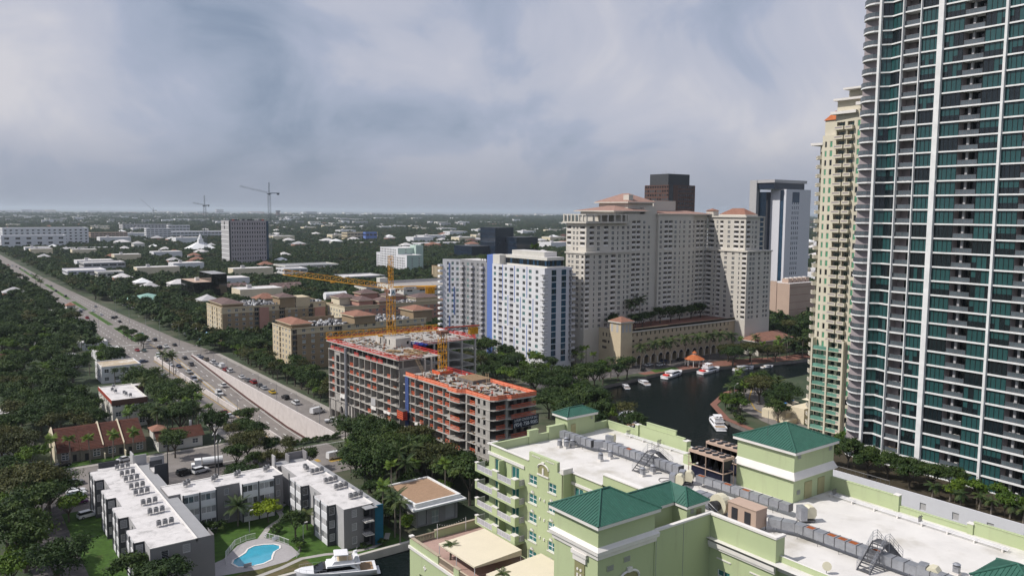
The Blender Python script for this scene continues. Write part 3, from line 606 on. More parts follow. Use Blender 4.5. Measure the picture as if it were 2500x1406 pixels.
part('roof_ribs', rb, ro, 'stuff'); q = MB(); q.box(66.9, 73.3, 65.4, 70.5, zz - .4, zz - .02, 'trim'); q.box(73.3, 77.3, 63.3, 70.5, zz - .4, zz - .02, 'trim'); part('fascia', q, ro)
part('door', MB().box(75.4, 76.2, 63.5, 63.6, 36.0, 37.4, 'khaki'), HT); bag.add('wall_louvre', lv, (74.2, 63.6, 37.0), 0, .7)
# screen walls with coping; SE facade
q = MB(); q.box(66.9, 77.05, 62.5, 62.8, 0, 36.85, G); q.box(76.75, 77.05, 53, 62.5, 33, 36.8, G); q.box(77.05, 78.4, 53, 53.3, 33, 36.8, G); sw = part('screen_wall', q, HT)
q = MB(); q.box(66.9, 77.2, 62.4, 62.9, 36.85, 37.08, 'trim'); q.box(76.6, 77.2, 52.9, 62.4, 36.8, 37.05, 'trim'); q.box(77.2, 78.5, 52.9, 53.4, 36.8, 37.05, 'trim'); part('coping', q, sw)
q = MB()
for x in (67.1, 71.8): q.box(x, x + .05, 62.47, 62.5, 15, 36.8, 'midgrey')
part('wall_joint', q, sw)
fx = faceX(76.75, 62.5); ops = []
for z in (31.0, 27.95, 24.9): hw(1.3, 3.2, z + .75, 1.6, 'w'); hw(6.2, 8.1, z + .75, 1.6, 'w')
gridwall(wl, fx, 9.5, 0, 33.0, ops, G)
trim(76.35, 76.75, 52.9, 62.5, 33.05, 33.6); trim(76.5, 76.75, 52.9, 62.5, 32.75, 33.05)
fx = faceX(77.5, 53.0); ops = []
for z in (31.0, 27.95): hw(2.2, 4.1, z + .75, 1.6, 'w'); hw(7.2, 9.1, z + .75, 1.6, 'w'); hw(12.2, 14.1, z + .75, 1.6, 'w')
gridwall(wl, fx, 32.99, 0, 34.7, ops, G); wl.face([(77.5, 53, 34.7), (77.5, 20, 34.7), (77.8, 20, 34.7), (77.8, 53, 34.7)], 'trim'); wl.face([(77.8, 20, 34), (77.8, 53, 34), (77.8, 53, 34.7), (77.8, 20, 34.7)], G); wl.face([(76.75, 53.01, 0), (77.5, 53.01, 0), (77.5, 53.01, 33), (76.75, 53.01, 33)], G)
trim(77.15, 77.5, 20, 53, 33.0, 33.5)
part('wall', wl, HT)
ribbed_roof('lift_tower_roof', 87.5, 93, 30.5, 36, 36.2, 1.5, .5, HT); part('lift_tower', MB().box(87.5, 93, 30.5, 36, ZR, 36.0, G), HT)
# podium terrace
pod = MB(); PX0, PY1 = 62.0, 112.6; ZD = 19.0
fx = faceX(PX0, PY1); ops = []
for i in range(7):
 u = 3.2 + i * 5.2; ops.append((u, u + 3.2, 12.3, 15.2, 1.2, 'black'))
gridwall(pod, fx, 40, -2, ZD, ops, G); pod.face([(PX0, PY1, -2), (76, PY1, -2), (76, PY1, ZD), (PX0, PY1, ZD)][::-1], G); pod.face([(PX0, 72, ZD), (76, 72, ZD), (76, PY1, ZD), (PX0, PY1, ZD)], 'terrace_tile')
pod.box(PX0, PX0 + .35, 103.5, PY1, ZD, 20.2, G); pod.box(66.8, 76, PY1 - .35, PY1 - .01, ZD, 20.3, G); part('terrace_podium', pod, HT)
trim(61.75, 62, 72, 112.7, 18.5, 18.95, nm='string_course'); trim(61.9, 62.45, 103.4, 112.7, 20.2, 20.36, 'balus', 'coping'); trim(66.7, 76, 112.2, 112.7, 20.3, 20.45, 'balus', 'coping'); trim(61.9, 62.6, 112.0, 112.75, 20.2, 20.6, 'trim', 'pier_cap')
def balustrade(x0, y0, x1, y1, z):
 q = MB(); d = Vector((x1 - x0, y1 - y0, 0)); n = int(d.length / .28);
 q.bar((x0, y0, z + 1.15), (x1, y1, z + 1.15), .14, 'balus'); q.bar((x0, y0, z + .12), (x1, y1, z + .12), .12, 'balus')
 for i in range(n): p_ = Vector((x0, y0, z)) + d * ((i + .5) / n); q.bar(p_ + Vector((0, 0, .2)), p_ + Vector((0, 0, 1.05)), .07, 'balus', 6)
 return part('balustrade', q, HT)
balustrade(62.6, 112.4, 66.7, 112.4, ZD); balustrade(62.2, 99.0, 62.2, 103.4, ZD); balustrade(62.2, 92.0, 62.2, 97.5, ZD); balustrade(62.2, 84.0, 62.2, 90.5, ZD)
for ya, yb in ((97.5, 99.0), (90.5, 92.0)): wallp(62.0, 62.4, ya, yb, 20.25, ZD, 'balus', 'terrace_pier')
orn = MB()
for a, b in ((0, .45), (math.pi / 2, .45), (math.pi / 4, .3), (-math.pi / 4, .3)): orn.bar((0, -b * math.cos(a), -b * math.sin(a)), (0, b * math.cos(a), b * math.sin(a)), .1, 'trim', 6)
for i in range(5): bag.add('rosette_ornament', orn, (61.97, 107.6 - i * 5.2, 16.8))
bag.flush()
def canopy(lbl, x0, x1, y0, y1, zw, ze):
 T = thing('terrace_canopy', lbl, 'canopy', (x0, y0, ZD)); q = MB()
 q.face([(x0, y0, zw), (x1, y0, ze), (x1, y1, ze), (x0, y1, zw)], 'canvas'); q.face([(x0, y1, zw - .05), (x1, y1, ze - .05), (x1, y0, ze - .05), (x0, y0, zw - .05)], 'canvas')
 for a, b, za, zb in (((x0, y0), (x1, y0), zw, ze), ((x1, y0), (x1, y1), ze, ze), ((x1, y1), (x0, y1), ze, zw), ((x0, y1), (x0, y0), zw, zw)): q.face([(*a, za - (.25 if za == zw else .9)), (*b, zb - (.25 if zb == zw else .9)), (*b, zb), (*a, za)], 'canvas')
 part('awning', q, T)
 for x in (x0 + .1, x1 - .1):
  for y in (y0 + .1, (y0 + y1) / 2, y1 - .1): part('post', MB().bar((x, y, ZD), (x, y, zw - .1), .07, 'rail_white'), T)
canopy('cream canvas canopy over the hotel terrace below the balconies', 63.1, 71.9, 94.9, 105.2, 21.5, 21.9); canopy('cream canvas canopy hard against the hotel corner tower', 63.2, 73.4, 81.5, 92.0, 21.5, 22.0)
def string_lights(lbl, p, q_, h=2.6):
 T = thing('string_lights', lbl, 'string lights', p);
 for e_ in (p, q_): part('pole', MB().bar(e_, (e_[0], e_[1], e_[2] + h), .05, 'rail_white', 6), T)
 m = MB(); a = Vector(p) + Vector((0, 0, h)); b = Vector(q_) + Vector((0, 0, h)); pr = a
 for i in range(1, 13):
  t = i / 12; c = a.lerp(b, t) - Vector((0, 0, 1.1 * 4 * t * (1 - t) * .6)); m.bar(pr, c, .012, 'dark', 3); m.cyl(c.x, c.y, c.z - .1, c.z, .05, 'trim', 6); pr = c
 part('bulb_string', m, T)
string_lights('string of bulbs between two white poles on the terrace edge', (66.9, 111.9, ZD), (72.6, 111.9, ZD))
# ---- plant on the hotel roof: every machine a thing of its own
def duct(lbl, pts, w_, h_, z, seg=1.35, rust=0., legs=True):
 T = thing('rooftop_duct', lbl, 'duct', (*pts[0], ZR)); legm = MB()
 for (a, b) in zip(pts, pts[1:]):
  a = Vector(a); b = Vector(b); L = (b - a).length; n = max(1, round(L / seg)); ang = math.atan2((b - a).y, (b - a).x)
  for i in range(n):
   q = MB(); s0 = L * i / n; s1 = L * (i + 1) / n
   q.box(s0 + .03, s1 - .03, -w_ / 2, w_ / 2, 0, h_, 'galv'); q.box(s1 - .035, s1 + .035, -w_ / 2 - .05, w_ / 2 + .05, -.05, h_ + .05, 'galv_dark')
   if random.random() < rust: q.box(s0 + .2, s1 - .25, -w_ * .32, w_ * .3, h_ + .002, h_ + .012, 'rust')
   M = Matrix.Translation((a.x, a.y, z)) @ Matrix.Rotation(ang, 4, 'Z'); k = MB(); k.add(q, M); part('duct_segment', k, T)
   if i % 2 == 0 and legs:
    p_ = a.lerp(b, (i + .5) / n)
    for s in (-1, 1):
     v = Vector((-(b - a).y, (b - a).x)).normalized() * (w_ / 2 + .1) * s; legm.bar((p_.x + v.x, p_.y + v.y, ZR), (p_.x + v.x, p_.y + v.y, z + .1), .035, 'galv_dark')
 if legs: part('legs', legm, T, 'stuff')
 return T
duct('long grey duct along the north half of the hotel roof', [(88.2, 105.0), (88.6, 97.2), (90.0, 96), (90.2, 79.3)], 1.15, 1.15, 34.75, 1.25, .04)
duct('rust streaked grey duct beside the big rooftop tower', [(89.6, 75.6), (90.4, 60.4)], .95, .95, 34.8, 1.6, .6)
duct('long grey duct running to the near end of the hotel roof', [(84.3, 59.4), (85.5, 56.3), (85.9, 30.0)], 1.25, 1.05, 34.7, 1.35, .22)
duct('short grey duct between blower and air handler', [(83.4, 70.5), (83.6, 66.6)], 1.5, 1.3, 34.8, 1.3, 0)
def fan(lbl, x, y, rz_=0, s=1.0, m='fan_cream'):
 T = thing('exhaust_fan', lbl, 'fan', (x, y, ZR), rz=rz_); q = MB()
 q.box(-.9 * s, -.1 * s, -.65 * s, .65 * s, .35, 1.9 * s, 'galv'); part('intake_box', q, T, local=True)
 q = MB(); pr = [(-.1, .6), (-.1, 1.7), (.25, 1.95), (.75, 1.95), (1.05, 1.6), (1.1, .95), (.9, .55)]
 q2 = [(a * s, c * s) for a, c in pr]; b0 = len(q.v)
 for yy in (-.55 * s, .55 * s): q.v += [(a, yy, c) for a, c in q2]
 n_ = len(q2); k = q.mi(m); q.f += [tuple(range(n_)), tuple(range(2 * n_ - 1, n_ - 1, -1))] + [(i, (i + 1) % n_, n_ + (i + 1) % n_, n_ + i) for i in range(n_)]; q.m += [k] * (n_ + 2); part('scroll_housing', q, T, local=True)
 q = MB()
 for a in (-.8 * s, .9 * s):
  for b in (-.5 * s, .5 * s): q.bar((a, b, 0), (a, b, .5), .05, 'galv_dark')
 q.box(-.9 * s, 1.0 * s, -.6 * s, .6 * s, .28, .36, 'galv_dark'); part('stand', q, T, local=True)
fan('cream exhaust fan by the duct near the north stair house', 93.5, 98.2, R(20), .95); fan('first of two cream exhaust fans beside the chiller enclosure', 86.6, 77.0, R(-60), 1.05); fan('second cream exhaust fan, closest to the chillers', 88.9, 77.2, R(-60), 1.05); fan('cream exhaust fan in front of the big rooftop tower', 90.6, 58.3, R(-30), 1.1); fan('cream exhaust fan at the near end of the long duct', 85.9, 40.2, R(-80), 1.1)
def ventcap(lbl, x, y, h=1.3):
 T = thing('roof_vent', lbl, 'vent', (x, y, ZR), 'capped roof vents on the hotel'); part('curb', MB().box(-.38, .38, -.38, .38, 0, .35, 'membrane'), T, local=True); part('riser', MB().box(-.3, .3, -.3, .3, .35, h * .7, 'galv'), T, local=True)
 q = MB(); q.cyl(0, 0, h * .7, h * .8, .42, 'galv', 14); q.cyl(0, 0, h * .8, h * .95, .34, 'galv_dark', 14); q.cyl(0, 0, h * .95, h * 1.08, .44, 'galv', 14, .2); part('cap', q, T, local=True)
for (x, y), l in zip([(86.0, 92.6), (88.2, 92.6), (85.4, 102.2), (86.0, 101.2), (87.2, 102.6), (87.2, 101.0), (86.2, 83.4), (88.4, 83.4), (90.7, 39.4), (87.6, 62.6)], ['standing alone on the white deck', 'touching the duct north of the steps', 'leftmost of the four by the stair house', 'second of the four by the stair house', 'third of the four by the stair house', 'fourth of the four by the stair house', 'in front of the first duct steps', 'behind the first duct steps', 'near the lower right edge of the roof', 'squeezed between duct and air handler']): ventcap('capped grey roof vent ' + l, x, y)
# air handler and blower
T = thing('air_handler', 'large beige air handling unit on the hotel roof', 'air handler', (82.9, 61.6, ZR)); part('cabinet', MB().box(81.9, 84.1, 59.6, 63.9, 34.5, 36.9, 'pink_conc'), T); q = MB()
for x in (81.9, 83.0, 84.1):
 for y in (59.7, 61.6, 63.8): q.bar((x, y, ZR), (x, y, 34.5), .07, 'galv_dark')
part('frame', q, T); part('lid', MB().box(81.8, 84.2, 59.5, 64.0, 36.9, 37.0, 'pink_conc'), T)
for y in (60.4, 62.4): part('access_hatch', MB().box(81.82, 81.9, y, y + .9, 34.9, 36.4, 'dark'), T)
T = thing('blower', 'round cream blower with black intake mouth on the hotel roof', 'blower', (82.6, 65.7, ZR)); q = MB().bar((82.0, 65.7, 35.9), (83.1, 65.7, 35.9), 1.35, 'fan_cream', 20); part('scroll', q, T); part('intake', MB().bar((81.1, 65.7, 35.75), (82.0, 65.7, 35.8), .8, 'dark', 16, .65), T); q = MB(); q.box(82.0, 83.2, 65.0, 66.4, ZR, 34.7, 'galv_dark'); part('stand', q, T)
# chillers
def chiller(lbl, x0, x1, y0, y1, nx, ny):
 T = thing('chiller', lbl, 'chiller', (x0, y0, ZR)); zt = 38.3; fr = MB()
 for x in (x0, x1):
  for y in np.linspace(y0, y1, 3): fr.bar((x, y, ZR), (x, y, zt - .3), .08, 'pink_conc')
 for z in (36.0, zt - .35):
  for x in (x0, x1): fr.bar((x, y0, z), (x, y1, z), .09, 'pink_conc')
  for y in (y0, y1): fr.bar((x0, y, z), (x1, y, z), .09, 'pink_conc')
 part('frame', fr, T); part('top_deck', MB().box(x0 - .05, x1 + .05, y0 - .05, y1 + .05, zt - .3, zt, 'pink_conc'), T); part('compressor_bay', MB().box(x0 + .25, x1 - .25, y0 + .3, y1 - .3, ZR + .2, 35.7, 'navy'), T)
 k = 5; c_ = MB()
 for i in range(k):
  a = y0 + (y1 - y0) * (i + .1) / k; b = y0 + (y1 - y0) * (i + .9) / k; m_ = (a + b) / 2; part('coil', MB().prism([(x0 - .0, a), (x0 + .06, a), (x0 + .06, b), (x0, b)], 37.9, 37.96, 'galv_dark'), T) if 0 else None
  q = MB()
  for xx in (x0 + .02, x1 - .02): q.face([(xx, b, zt - .45), (xx, a, zt - .45), (xx, m_, 36.1)], 'pink_conc'); q.face([(xx, a, zt - .45), (xx, b, zt - .45), (xx, m_, 36.1)], 'pink_conc')
  q.face([(x0, a, zt - .45), (x1, a, zt - .45), (x1, m_, 36.1), (x0, m_, 36.1)], 'dark'); q.face([(x0, m_, 36.1), (x1, m_, 36.1), (x1, b, zt - .45), (x0, b, zt - .45)], 'dark'); part('coil', q, T)
 for i in range(nx):
  for j in range(ny):
   cx_ = x0 + (x1 - x0) * (i + .5) / nx; cy_ = y0 + (y1 - y0) * (j + .5) / ny; q = MB(); q.cyl(cx_, cy_, zt, zt + .14, .47, 'dark', 16); q.cyl(cx_, cy_, zt + .14, zt + .16, .36, 'black', 16)
   for t in range(3): q.bar((cx_, cy_, zt + .18), (cx_ + .38 * math.cos(t * 2.1), cy_ + .38 * math.sin(t * 2.1), zt + .18), .05, 'galv_dark')
   part('fan', q, T)
chiller('long air cooled chiller with ten round fans on top', 92.0, 94.4, 72.9, 79.4, 2, 5); chiller('second chiller with round fans, half hidden by the rooftop tower', 97.4, 99.6, 74.6, 80.6, 2, 4)
# crossover steps
def steps(lbl, x, y, half):
 T = thing('crossover_stair', lbl, 'stair', (x, y, ZR)); n = 9; h = 2.7; w_ = 1.5
 for s in (-1, 1):
  for i in range(n):
   a = half * (1 - i / n); part('tread', MB().box(x + s * (.45 + a * .93) - .16, x + s * (.45 + a * .93) + .16, y - w_ / 2, y + w_ / 2, ZR + h * (i + .5) / n, ZR + h * (i + .5) / n + .05, 'galv_dark'), T)
  for yy in (-w_ / 2, w_ / 2):
   q = MB(); q.bar((x + s * (.4 + half), y + yy, ZR + .05), (x + s * .45, y + yy, ZR + h), .09, 'galv_dark')
   for k in (.45, .8, 1.1): q.bar((x + s * (.4 + half), y + yy, ZR + k), (x + s * .45, y + yy, ZR + h + k), .025, 'galv')
   for t in (0, .35, .7, 1): p_ = Vector((x + s * (.4 + half), y + yy, ZR)).lerp(Vector((x + s * .45, y + yy, ZR + h)), t); q.bar(p_, p_ + Vector((0, 0, 1.1)), .03, 'galv')
   part('handrail', q, T)
 q = MB(); q.box(x - .6, x + .6, y - w_ / 2, y + w_ / 2, ZR + h - .06, ZR + h, 'galv_dark')
 for a in (-.55, .55):
  for b in (-.7, .7): q.bar((x + a, y + b, ZR), (x + a, y + b, ZR + h), .05, 'galv')
 for b in (-w_ / 2, w_ / 2):
  for k in (.45, .8, 1.1): q.bar((x - .5, y + b, ZR + h + k), (x + .5, y + b, ZR + h + k), .025, 'galv')
 part('landing', q, T)
steps('steel crossover steps over the northern roof duct', 90.4, 85.3, 3.4); steps('steel crossover steps over the near roof duct', 86.3, 45.8, 3.2)
def pipes(lbl, x, y0, y1, n=3):
 T = thing('roof_pipes', lbl, 'pipes', (x, y0, ZR))
 for i in range(n): part('pipe', MB().bar((x + i * .28, y0, ZR + .35 + .05 * i), (x + i * .28, y1, ZR + .35 + .05 * i), .06, 'rail_white', 6), T)
 for y in np.arange(y0 + .5, y1, 3.2): part('pipe_support', MB().box(x - .15, x + n * .28, y, y + .18, ZR, ZR + .3, 'trim'), T)
 for y in (y0 + (y1 - y0) * .45, y1 - .8):
  q = MB()
  for k in range(4): q.bar((x + k * .25, y, ZR + .4), (x + k * .25, y + .1, ZR + 1.1 + .1 * (k % 2)), .05, 'galv_dark', 6)
  q.bar((x - .1, y, ZR + 1.0), (x + .9, y, ZR + 1.0), .05, 'galv_dark', 6); part('valve_cluster', q, T)
pipes('white pipes along the eastern parapet near the river', 99.4, 86, 101); pipes('white pipes along the eastern parapet beside the big tower', 101.6, 38.5, 62.0)
T = thing('satellite_dish', 'cream satellite dish at the near roof edge', 'satellite dish', (79.1, 48.0, ZR)); q = MB().bar((79.1, 48, 34.9), (78.98, 47.9, 34.95), .5, 'fan_cream', 16); part('dish', q, T); part('mast', MB().bar((79.15, 48.05, ZR), (79.15, 48.05, 34.9), .05, 'galv'), T)
T = thing('hose_loop', 'grey hose lying in a loop on the white deck', 'hose', (88.0, 79.5, ZR)); q = MB(); pr = None
for i in range(25):
 t = 2 * math.pi * i / 24; p_ = (87.6 + 1.1 * math.cos(t), 80.2 + .6 * math.sin(t) - .25 * math.cos(2 * t), ZR + .06)
 if pr: q.bar(pr, p_, .05, 'galv_dark', 5)
 pr = p_
part('hose', q, T)
for i, (x, y) in enumerate(((81.0, 99.5), (88.5, 88.0), (96.8, 55.5), (81.5, 51.2), (80.8, 86.2))):
 single('roof_drain', MB().cyl(0, 0, 0, .3, .12, 'trim', 8), 'small white pipe stub poking out of the hotel deck', 'pipe stub', 'pipe stubs on the hotel deck', (x, y, ZR))
T = thing('lightning_rod', 'thin mast on the roof of the big rooftop tower', 'mast', (96.5, 68.5, 42)); part('rod', MB().bar((96.3, 68.6, 41.5), (96.3, 68.6, 45.8), .03, 'galv_dark'), T)
T = thing('roof_ladder_rail', 'white handrail descending behind the small green roof', 'handrail', (78.4, 66, ZR)); q = MB()
for k in (0, .5): q.bar((78.0, 69.5, 37.6 + k), (78.2, 64.6, 37.3 + k), .04, 'rail_white'); q.bar((78.2, 64.6, 37.3 + k), (79.2, 60.6, 34.4 + k), .04, 'rail_white')
for p_ in ((78.0, 69.5, 38.1), (78.2, 64.6, 37.8), (78.7, 62.6, 36.4), (79.2, 60.6, 34.9)): q.bar((p_[0], p_[1], ZR), p_, .04, 'rail_white')
part('rail', q, T)
# ================================================================== GREY APARTMENTS ROUND THE POOL COURT
ACROW = {}
ORD = ['first', 'second', 'third', 'fourth', 'fifth', 'sixth', 'seventh', 'eighth', 'ninth', 'tenth']
def ac_units(T, x, y, z, n=3, along='x', m='ac_grey'):
 """condensers on a rail: each unit its own thing"""
 row = ACROW[T] = ACROW.get(T, -1) + 1; pos = ['left', 'middle', 'right'] if n == 3 else ['single']
 for i in range(n):
  ux, uy = (x + i * 1.25, y + i * .12) if along == 'x' else (x, y + i * 1.2)
  t = thing('air_conditioner', '%s grey condenser of the %s row from the back on %s' % (pos[i], ORD[row], T), 'air conditioner', (ux, uy, z), 'condensers on ' + T)
  q = MB(); q.box(-.42, .42, -.42, .42, .45, 1.25, m); q.box(-.44, .44, -.44, .44, 1.25, 1.33, 'midgrey'); part('casing', q, t, local=True)
  part('fan_grille', MB().cyl(0, 0, 1.33, 1.37, .34, 'black', 12), t, local=True); q = MB()
  for a in (-.36, .36):
   for b in (-.36, .36): q.bar((a, b, 0), (a, b, .45), .03, 'galv_dark')
  q.box(-.5, .5, -.06, .06, .38, .45, 'galv_dark'); part('stand', q, t, local=True)
LZ = 9.3
def louvre(wd, h, gl='lightgrey', n=5, dark=False):
 k = ('lv', round(wd, 2), round(h, 2), gl, n)
 if k in WM: return WM[k]
 q = MB(); q.box(0, wd, .1, .14, 0, h, 'g_dark' if gl == 'g_dark' else 'g_mid')
 for a in (0, wd - .06): q.box(a, a + .06, .02, .1, 0, h, 'white')
 q.box(0, wd, .02, .1, h - .06, h, 'white'); q.box(0, wd, .02, .1, 0, .06, 'white')
 m = 'white' if gl != 'g_dark' else 'midgrey'
 for i in range(n):
  z = .06 + (h - .12) * (i + .5) / n; hh = (h - .12) / n * .40
  if gl == 'g_dark': hh *= .28
  q.box(.06, wd - .06, .05, .09, z - hh, z + hh, gl if gl not in ('g_dark',) else m)
 WM[k] = q; return q
def apt_bay(wl, bag, Fc, L, ncol, side=None):
 """three storeys of louvred windows between white spandrels and dark posts"""
 ops = []; cw = L / ncol
 for f in range(3):
  z = .25 + f * 3.02
  for c in range(ncol):
   u0 = c * cw + .22; u1 = (c + 1) * cw - .22; zz = z + .95
   ops.append((round(u0, 3), round(u1, 3), round(zz, 3), round(zz + 1.55, 3), .25))
   n = max(1, round((u1 - u0) / 1.15)); d = (u1 - u0) / n
   for k in range(n): bag.add('window', louvre(d, 1.55, pick('lightgrey', 'midgrey', 'g_dark', wts=(4, 2, 3))), Fc.p(u0 + k * d, .05, zz), Fc.rz)
 gridwall(wl, Fc, L, 0, LZ, ops, 'white_wall')
 pm = MB().box(-.13, .13, -.16, 0, 0, LZ + .1, 'charcoal')
 for c in range(ncol + 1): bag.add('post', pm, Fc.p(min(max(c * cw, .13), L - .13), 0, 0), Fc.rz)
# west wing
A1 = thing('apartment_building', 'grey three storey apartment block with white roof, nearest the driveway', 'apartment building', (36, 190, 0)); bag = Bag(A1); wl = MB(); EXC.append((27, 45, 158, 220))
BY = [(216.3, 208.4), (200.6, 193.3), (187.0, 179.4), (171.9, 164.1)]
prev = 218.0
for ya, yb in BY:
 if prev - ya > .2:
  gridwall(wl, faceX(31.4, prev), prev - ya, 0, LZ, [(round((prev - ya) / 2 - .5, 2), round((prev - ya) / 2 + .5, 2), z, z + 1.2, .2) for z in (1.2, 4.2, 7.2)] if prev - ya > 3 else [], 'lightgrey')
 apt_bay(wl, bag, faceX(29.5, ya), ya - yb, 2)
 # dark return facing the camera
 fy = faceY(29.5, yb); ops = [(.3, 1.6, round(1.0 + f * 3.02, 3), round(2.75 + f * 3.02, 3), .2) for f in range(3)]; gridwall(wl, fy, 1.9, 0, LZ, ops, 'charcoal')
 for o in ops: bag.add('window', louvre(1.3, 1.75, pick('lightgrey', 'midgrey')), fy.p(.3, .05, o[2]), fy.rz)
 wl.face([(31.4, ya, 0), (29.5, ya, 0), (29.5, ya, LZ), (31.4, ya, LZ)], 'lightgrey'); wl.face([(29.5, yb, LZ - .1), (31.4, yb, LZ - .1), (31.4, ya, LZ - .1), (29.5, ya, LZ - .1)], 'membrane2'); prev = yb
gridwall(wl, faceX(31.4, prev), prev - 159.5, 0, LZ, [], 'lightgrey')
fy = faceY(31.4, 159.5); ops = []
for u, zz, g in ((2.0, 6.6, 'g_dark'), (6.0, 6.9, 'lightgrey'), (2.0, 3.5, 'lightgrey'), (6.0, 3.8, 'midgrey'), (2.2, .5, 'lightgrey'), (6.0, .8, 'lightgrey')):
 ops.append((u, u + 1.4, zz, zz + 1.75, .2)); bag.add('window', louvre(1.4, 1.75, g), fy.p(u, .05, zz), fy.rz)
gridwall(wl, fy, 12.0, 0, LZ, ops, 'grey'); wl.face([(43.4, 159.5, 0), (43.4, 164, 0), (43.4, 164, LZ), (43.4, 159.5, LZ)], 'grey')
wl.face([(31.4, 159.5, LZ - .1), (40.2, 159.5, LZ - .1), (40.2, 218, LZ - .1), (31.4, 218, LZ - .1)], 'membrane2'); wl.face([(40.2, 218, 0), (31.4, 218, 0), (31.4, 218, LZ), (40.2, 218, LZ)], 'grey')
wl.face([(42.9, 159.5, 0), (42.9, 218, 0), (42.9, 218, 8.6), (42.9, 159.5, 8.6)], 'grey'); wl.face([(40.2, 159.5, 8.75), (43.2, 159.5, 8.75), (43.2, 218, 8.75), (40.2, 218, 8.75)], 'midgrey'); part('wall', wl, A1); bag.flush()
part('roof_edge', MB().box(39.9, 40.25, 159.5, 218, 8.7, LZ + .06, 'trim'), A1); part('roof_edge', MB().box(31.4, 40.0, 159.42, 159.7, LZ - .1, LZ + .06, 'trim'), A1)
for x0, x1, y0, y1, z0, z1, m in ((31.8, 36.5, 218.0, 218.35, 6.2, 10.6, 'charcoal'), (42.6, 45.6, 207.2, 207.5, 5, 11.0, 'charcoal'), (42.4, 45.4, 211.8, 212.1, 5, 10.8, 'charcoal'), (39.8, 42.8, 217.2, 217.5, 6.5, 11.3, 'lightgrey'), (39.6, 39.9, 217.5, 221, 7.5, 11.6, 'lightgrey'), (43.4, 46.8, 216.0, 216.3, 6, 10.6, 'lightgrey')): part('stair_screen', MB().box(x0, x1, y0, y1, z0, z1, m), A1)
part('stair_roof', MB().box(42.4, 45.5, 207.6, 211.7, 9.0, 9.2, 'membrane2'), A1); part('stair_hall', MB().box(42.95, 45.4, 207.6, 217, 0, 8.9, 'grey', 'midgrey'), A1)
for y in (214.5, 208.4, 203.6, 197.4, 192.5, 184.8, 178.2, 170.2): ac_units('the driveway apartment roof', 35.4, y, LZ - .1)
# north wing
A2 = thing('apartment_building', 'grey three storey apartment block at the back of the pool court', 'apartment building', (55, 190, 0)); bag = Bag(A2); wl = MB(); EXC.append((41, 69, 184, 196))
fy = faceY(41.2, 187.4); gridwall(wl, fy, 2.6, 0, LZ, [], 'grey')
apt_bay(wl, bag, faceY(43.8, 185.6), 7.6, 2); fyy = faceY(51.4, 187.4); ops = [(2.2, 3.3, z, z + 1.6, .2) for z in (.9, 3.9, 6.9)]; gridwall(wl, fyy, 5.8, 0, LZ, ops, 'grey')
for o in ops: bag.add('window', louvre(1.1, 1.6, 'midgrey'), fyy.p(2.2, .05, o[2]), fyy.rz)
apt_bay(wl, bag, faceY(57.2, 185.6), 8.0, 2); fyy = faceY(65.2, 187.4); ops = [(.9, 1.9, z, z + 1.6, .2) for z in (.9, 3.9, 6.9)]; gridwall(wl, fyy, 2.6, 0, LZ, ops, 'grey')
for o in ops: bag.add('window', louvre(1.0, 1.6, 'midgrey'), fyy.p(.9, .05, o[2]), fyy.rz)
for x in (43.8, 51.4, 57.2, 65.2): wl.face([(x, 187.4, 0), (x, 185.6, 0), (x, 185.6, LZ), (x, 187.4, LZ)], 'white_wall')
wl.face([(41.2, 194.8, 0), (41.2, 187.4, 0), (41.2, 187.4, LZ), (41.2, 194.8, LZ)], 'grey'); wl.face([(67.8, 187.4, 0), (67.8, 194.8, 0), (67.8, 194.8, LZ), (67.8, 187.4, LZ)], 'grey'); wl.face([(67.8, 194.8, 0), (41.2, 194.8, 0), (41.2, 194.8, LZ), (67.8, 194.8, LZ)], 'grey')
wl.face([(41.2, 187.4, LZ - .05), (67.8, 187.4, LZ - .05), (67.8, 194.8, LZ - .05), (41.2, 194.8, LZ - .05)], 'membrane2')
for a, b in ((43.8, 51.4), (57.2, 65.2)): wl.face([(a, 185.6, LZ - .05), (b, 185.6, LZ - .05), (b, 187.4, LZ - .05), (a, 187.4, LZ - .05)], 'membrane2')
part('wall', wl, A2); bag.flush()
part('roof_edge', MB().box(41.2, 67.9, 194.5, 194.9, LZ - .2, LZ + .1, 'trim'), A2); part('roof_edge', MB().box(67.6, 67.9, 187.4, 194.5, LZ - .2, LZ + .1, 'trim'), A2)
part('gallery', MB().box(41.3, 67.8, 194.9, 196.2, 8.4, 8.7, 'midgrey'), A2)
for x in (46, 52.4, 57.8, 65): ac_units('the north apartment roof', x, 191.8, LZ - .05, 1); ac_units('the north apartment roof', x + .9, 192.8, LZ - .05, 1)
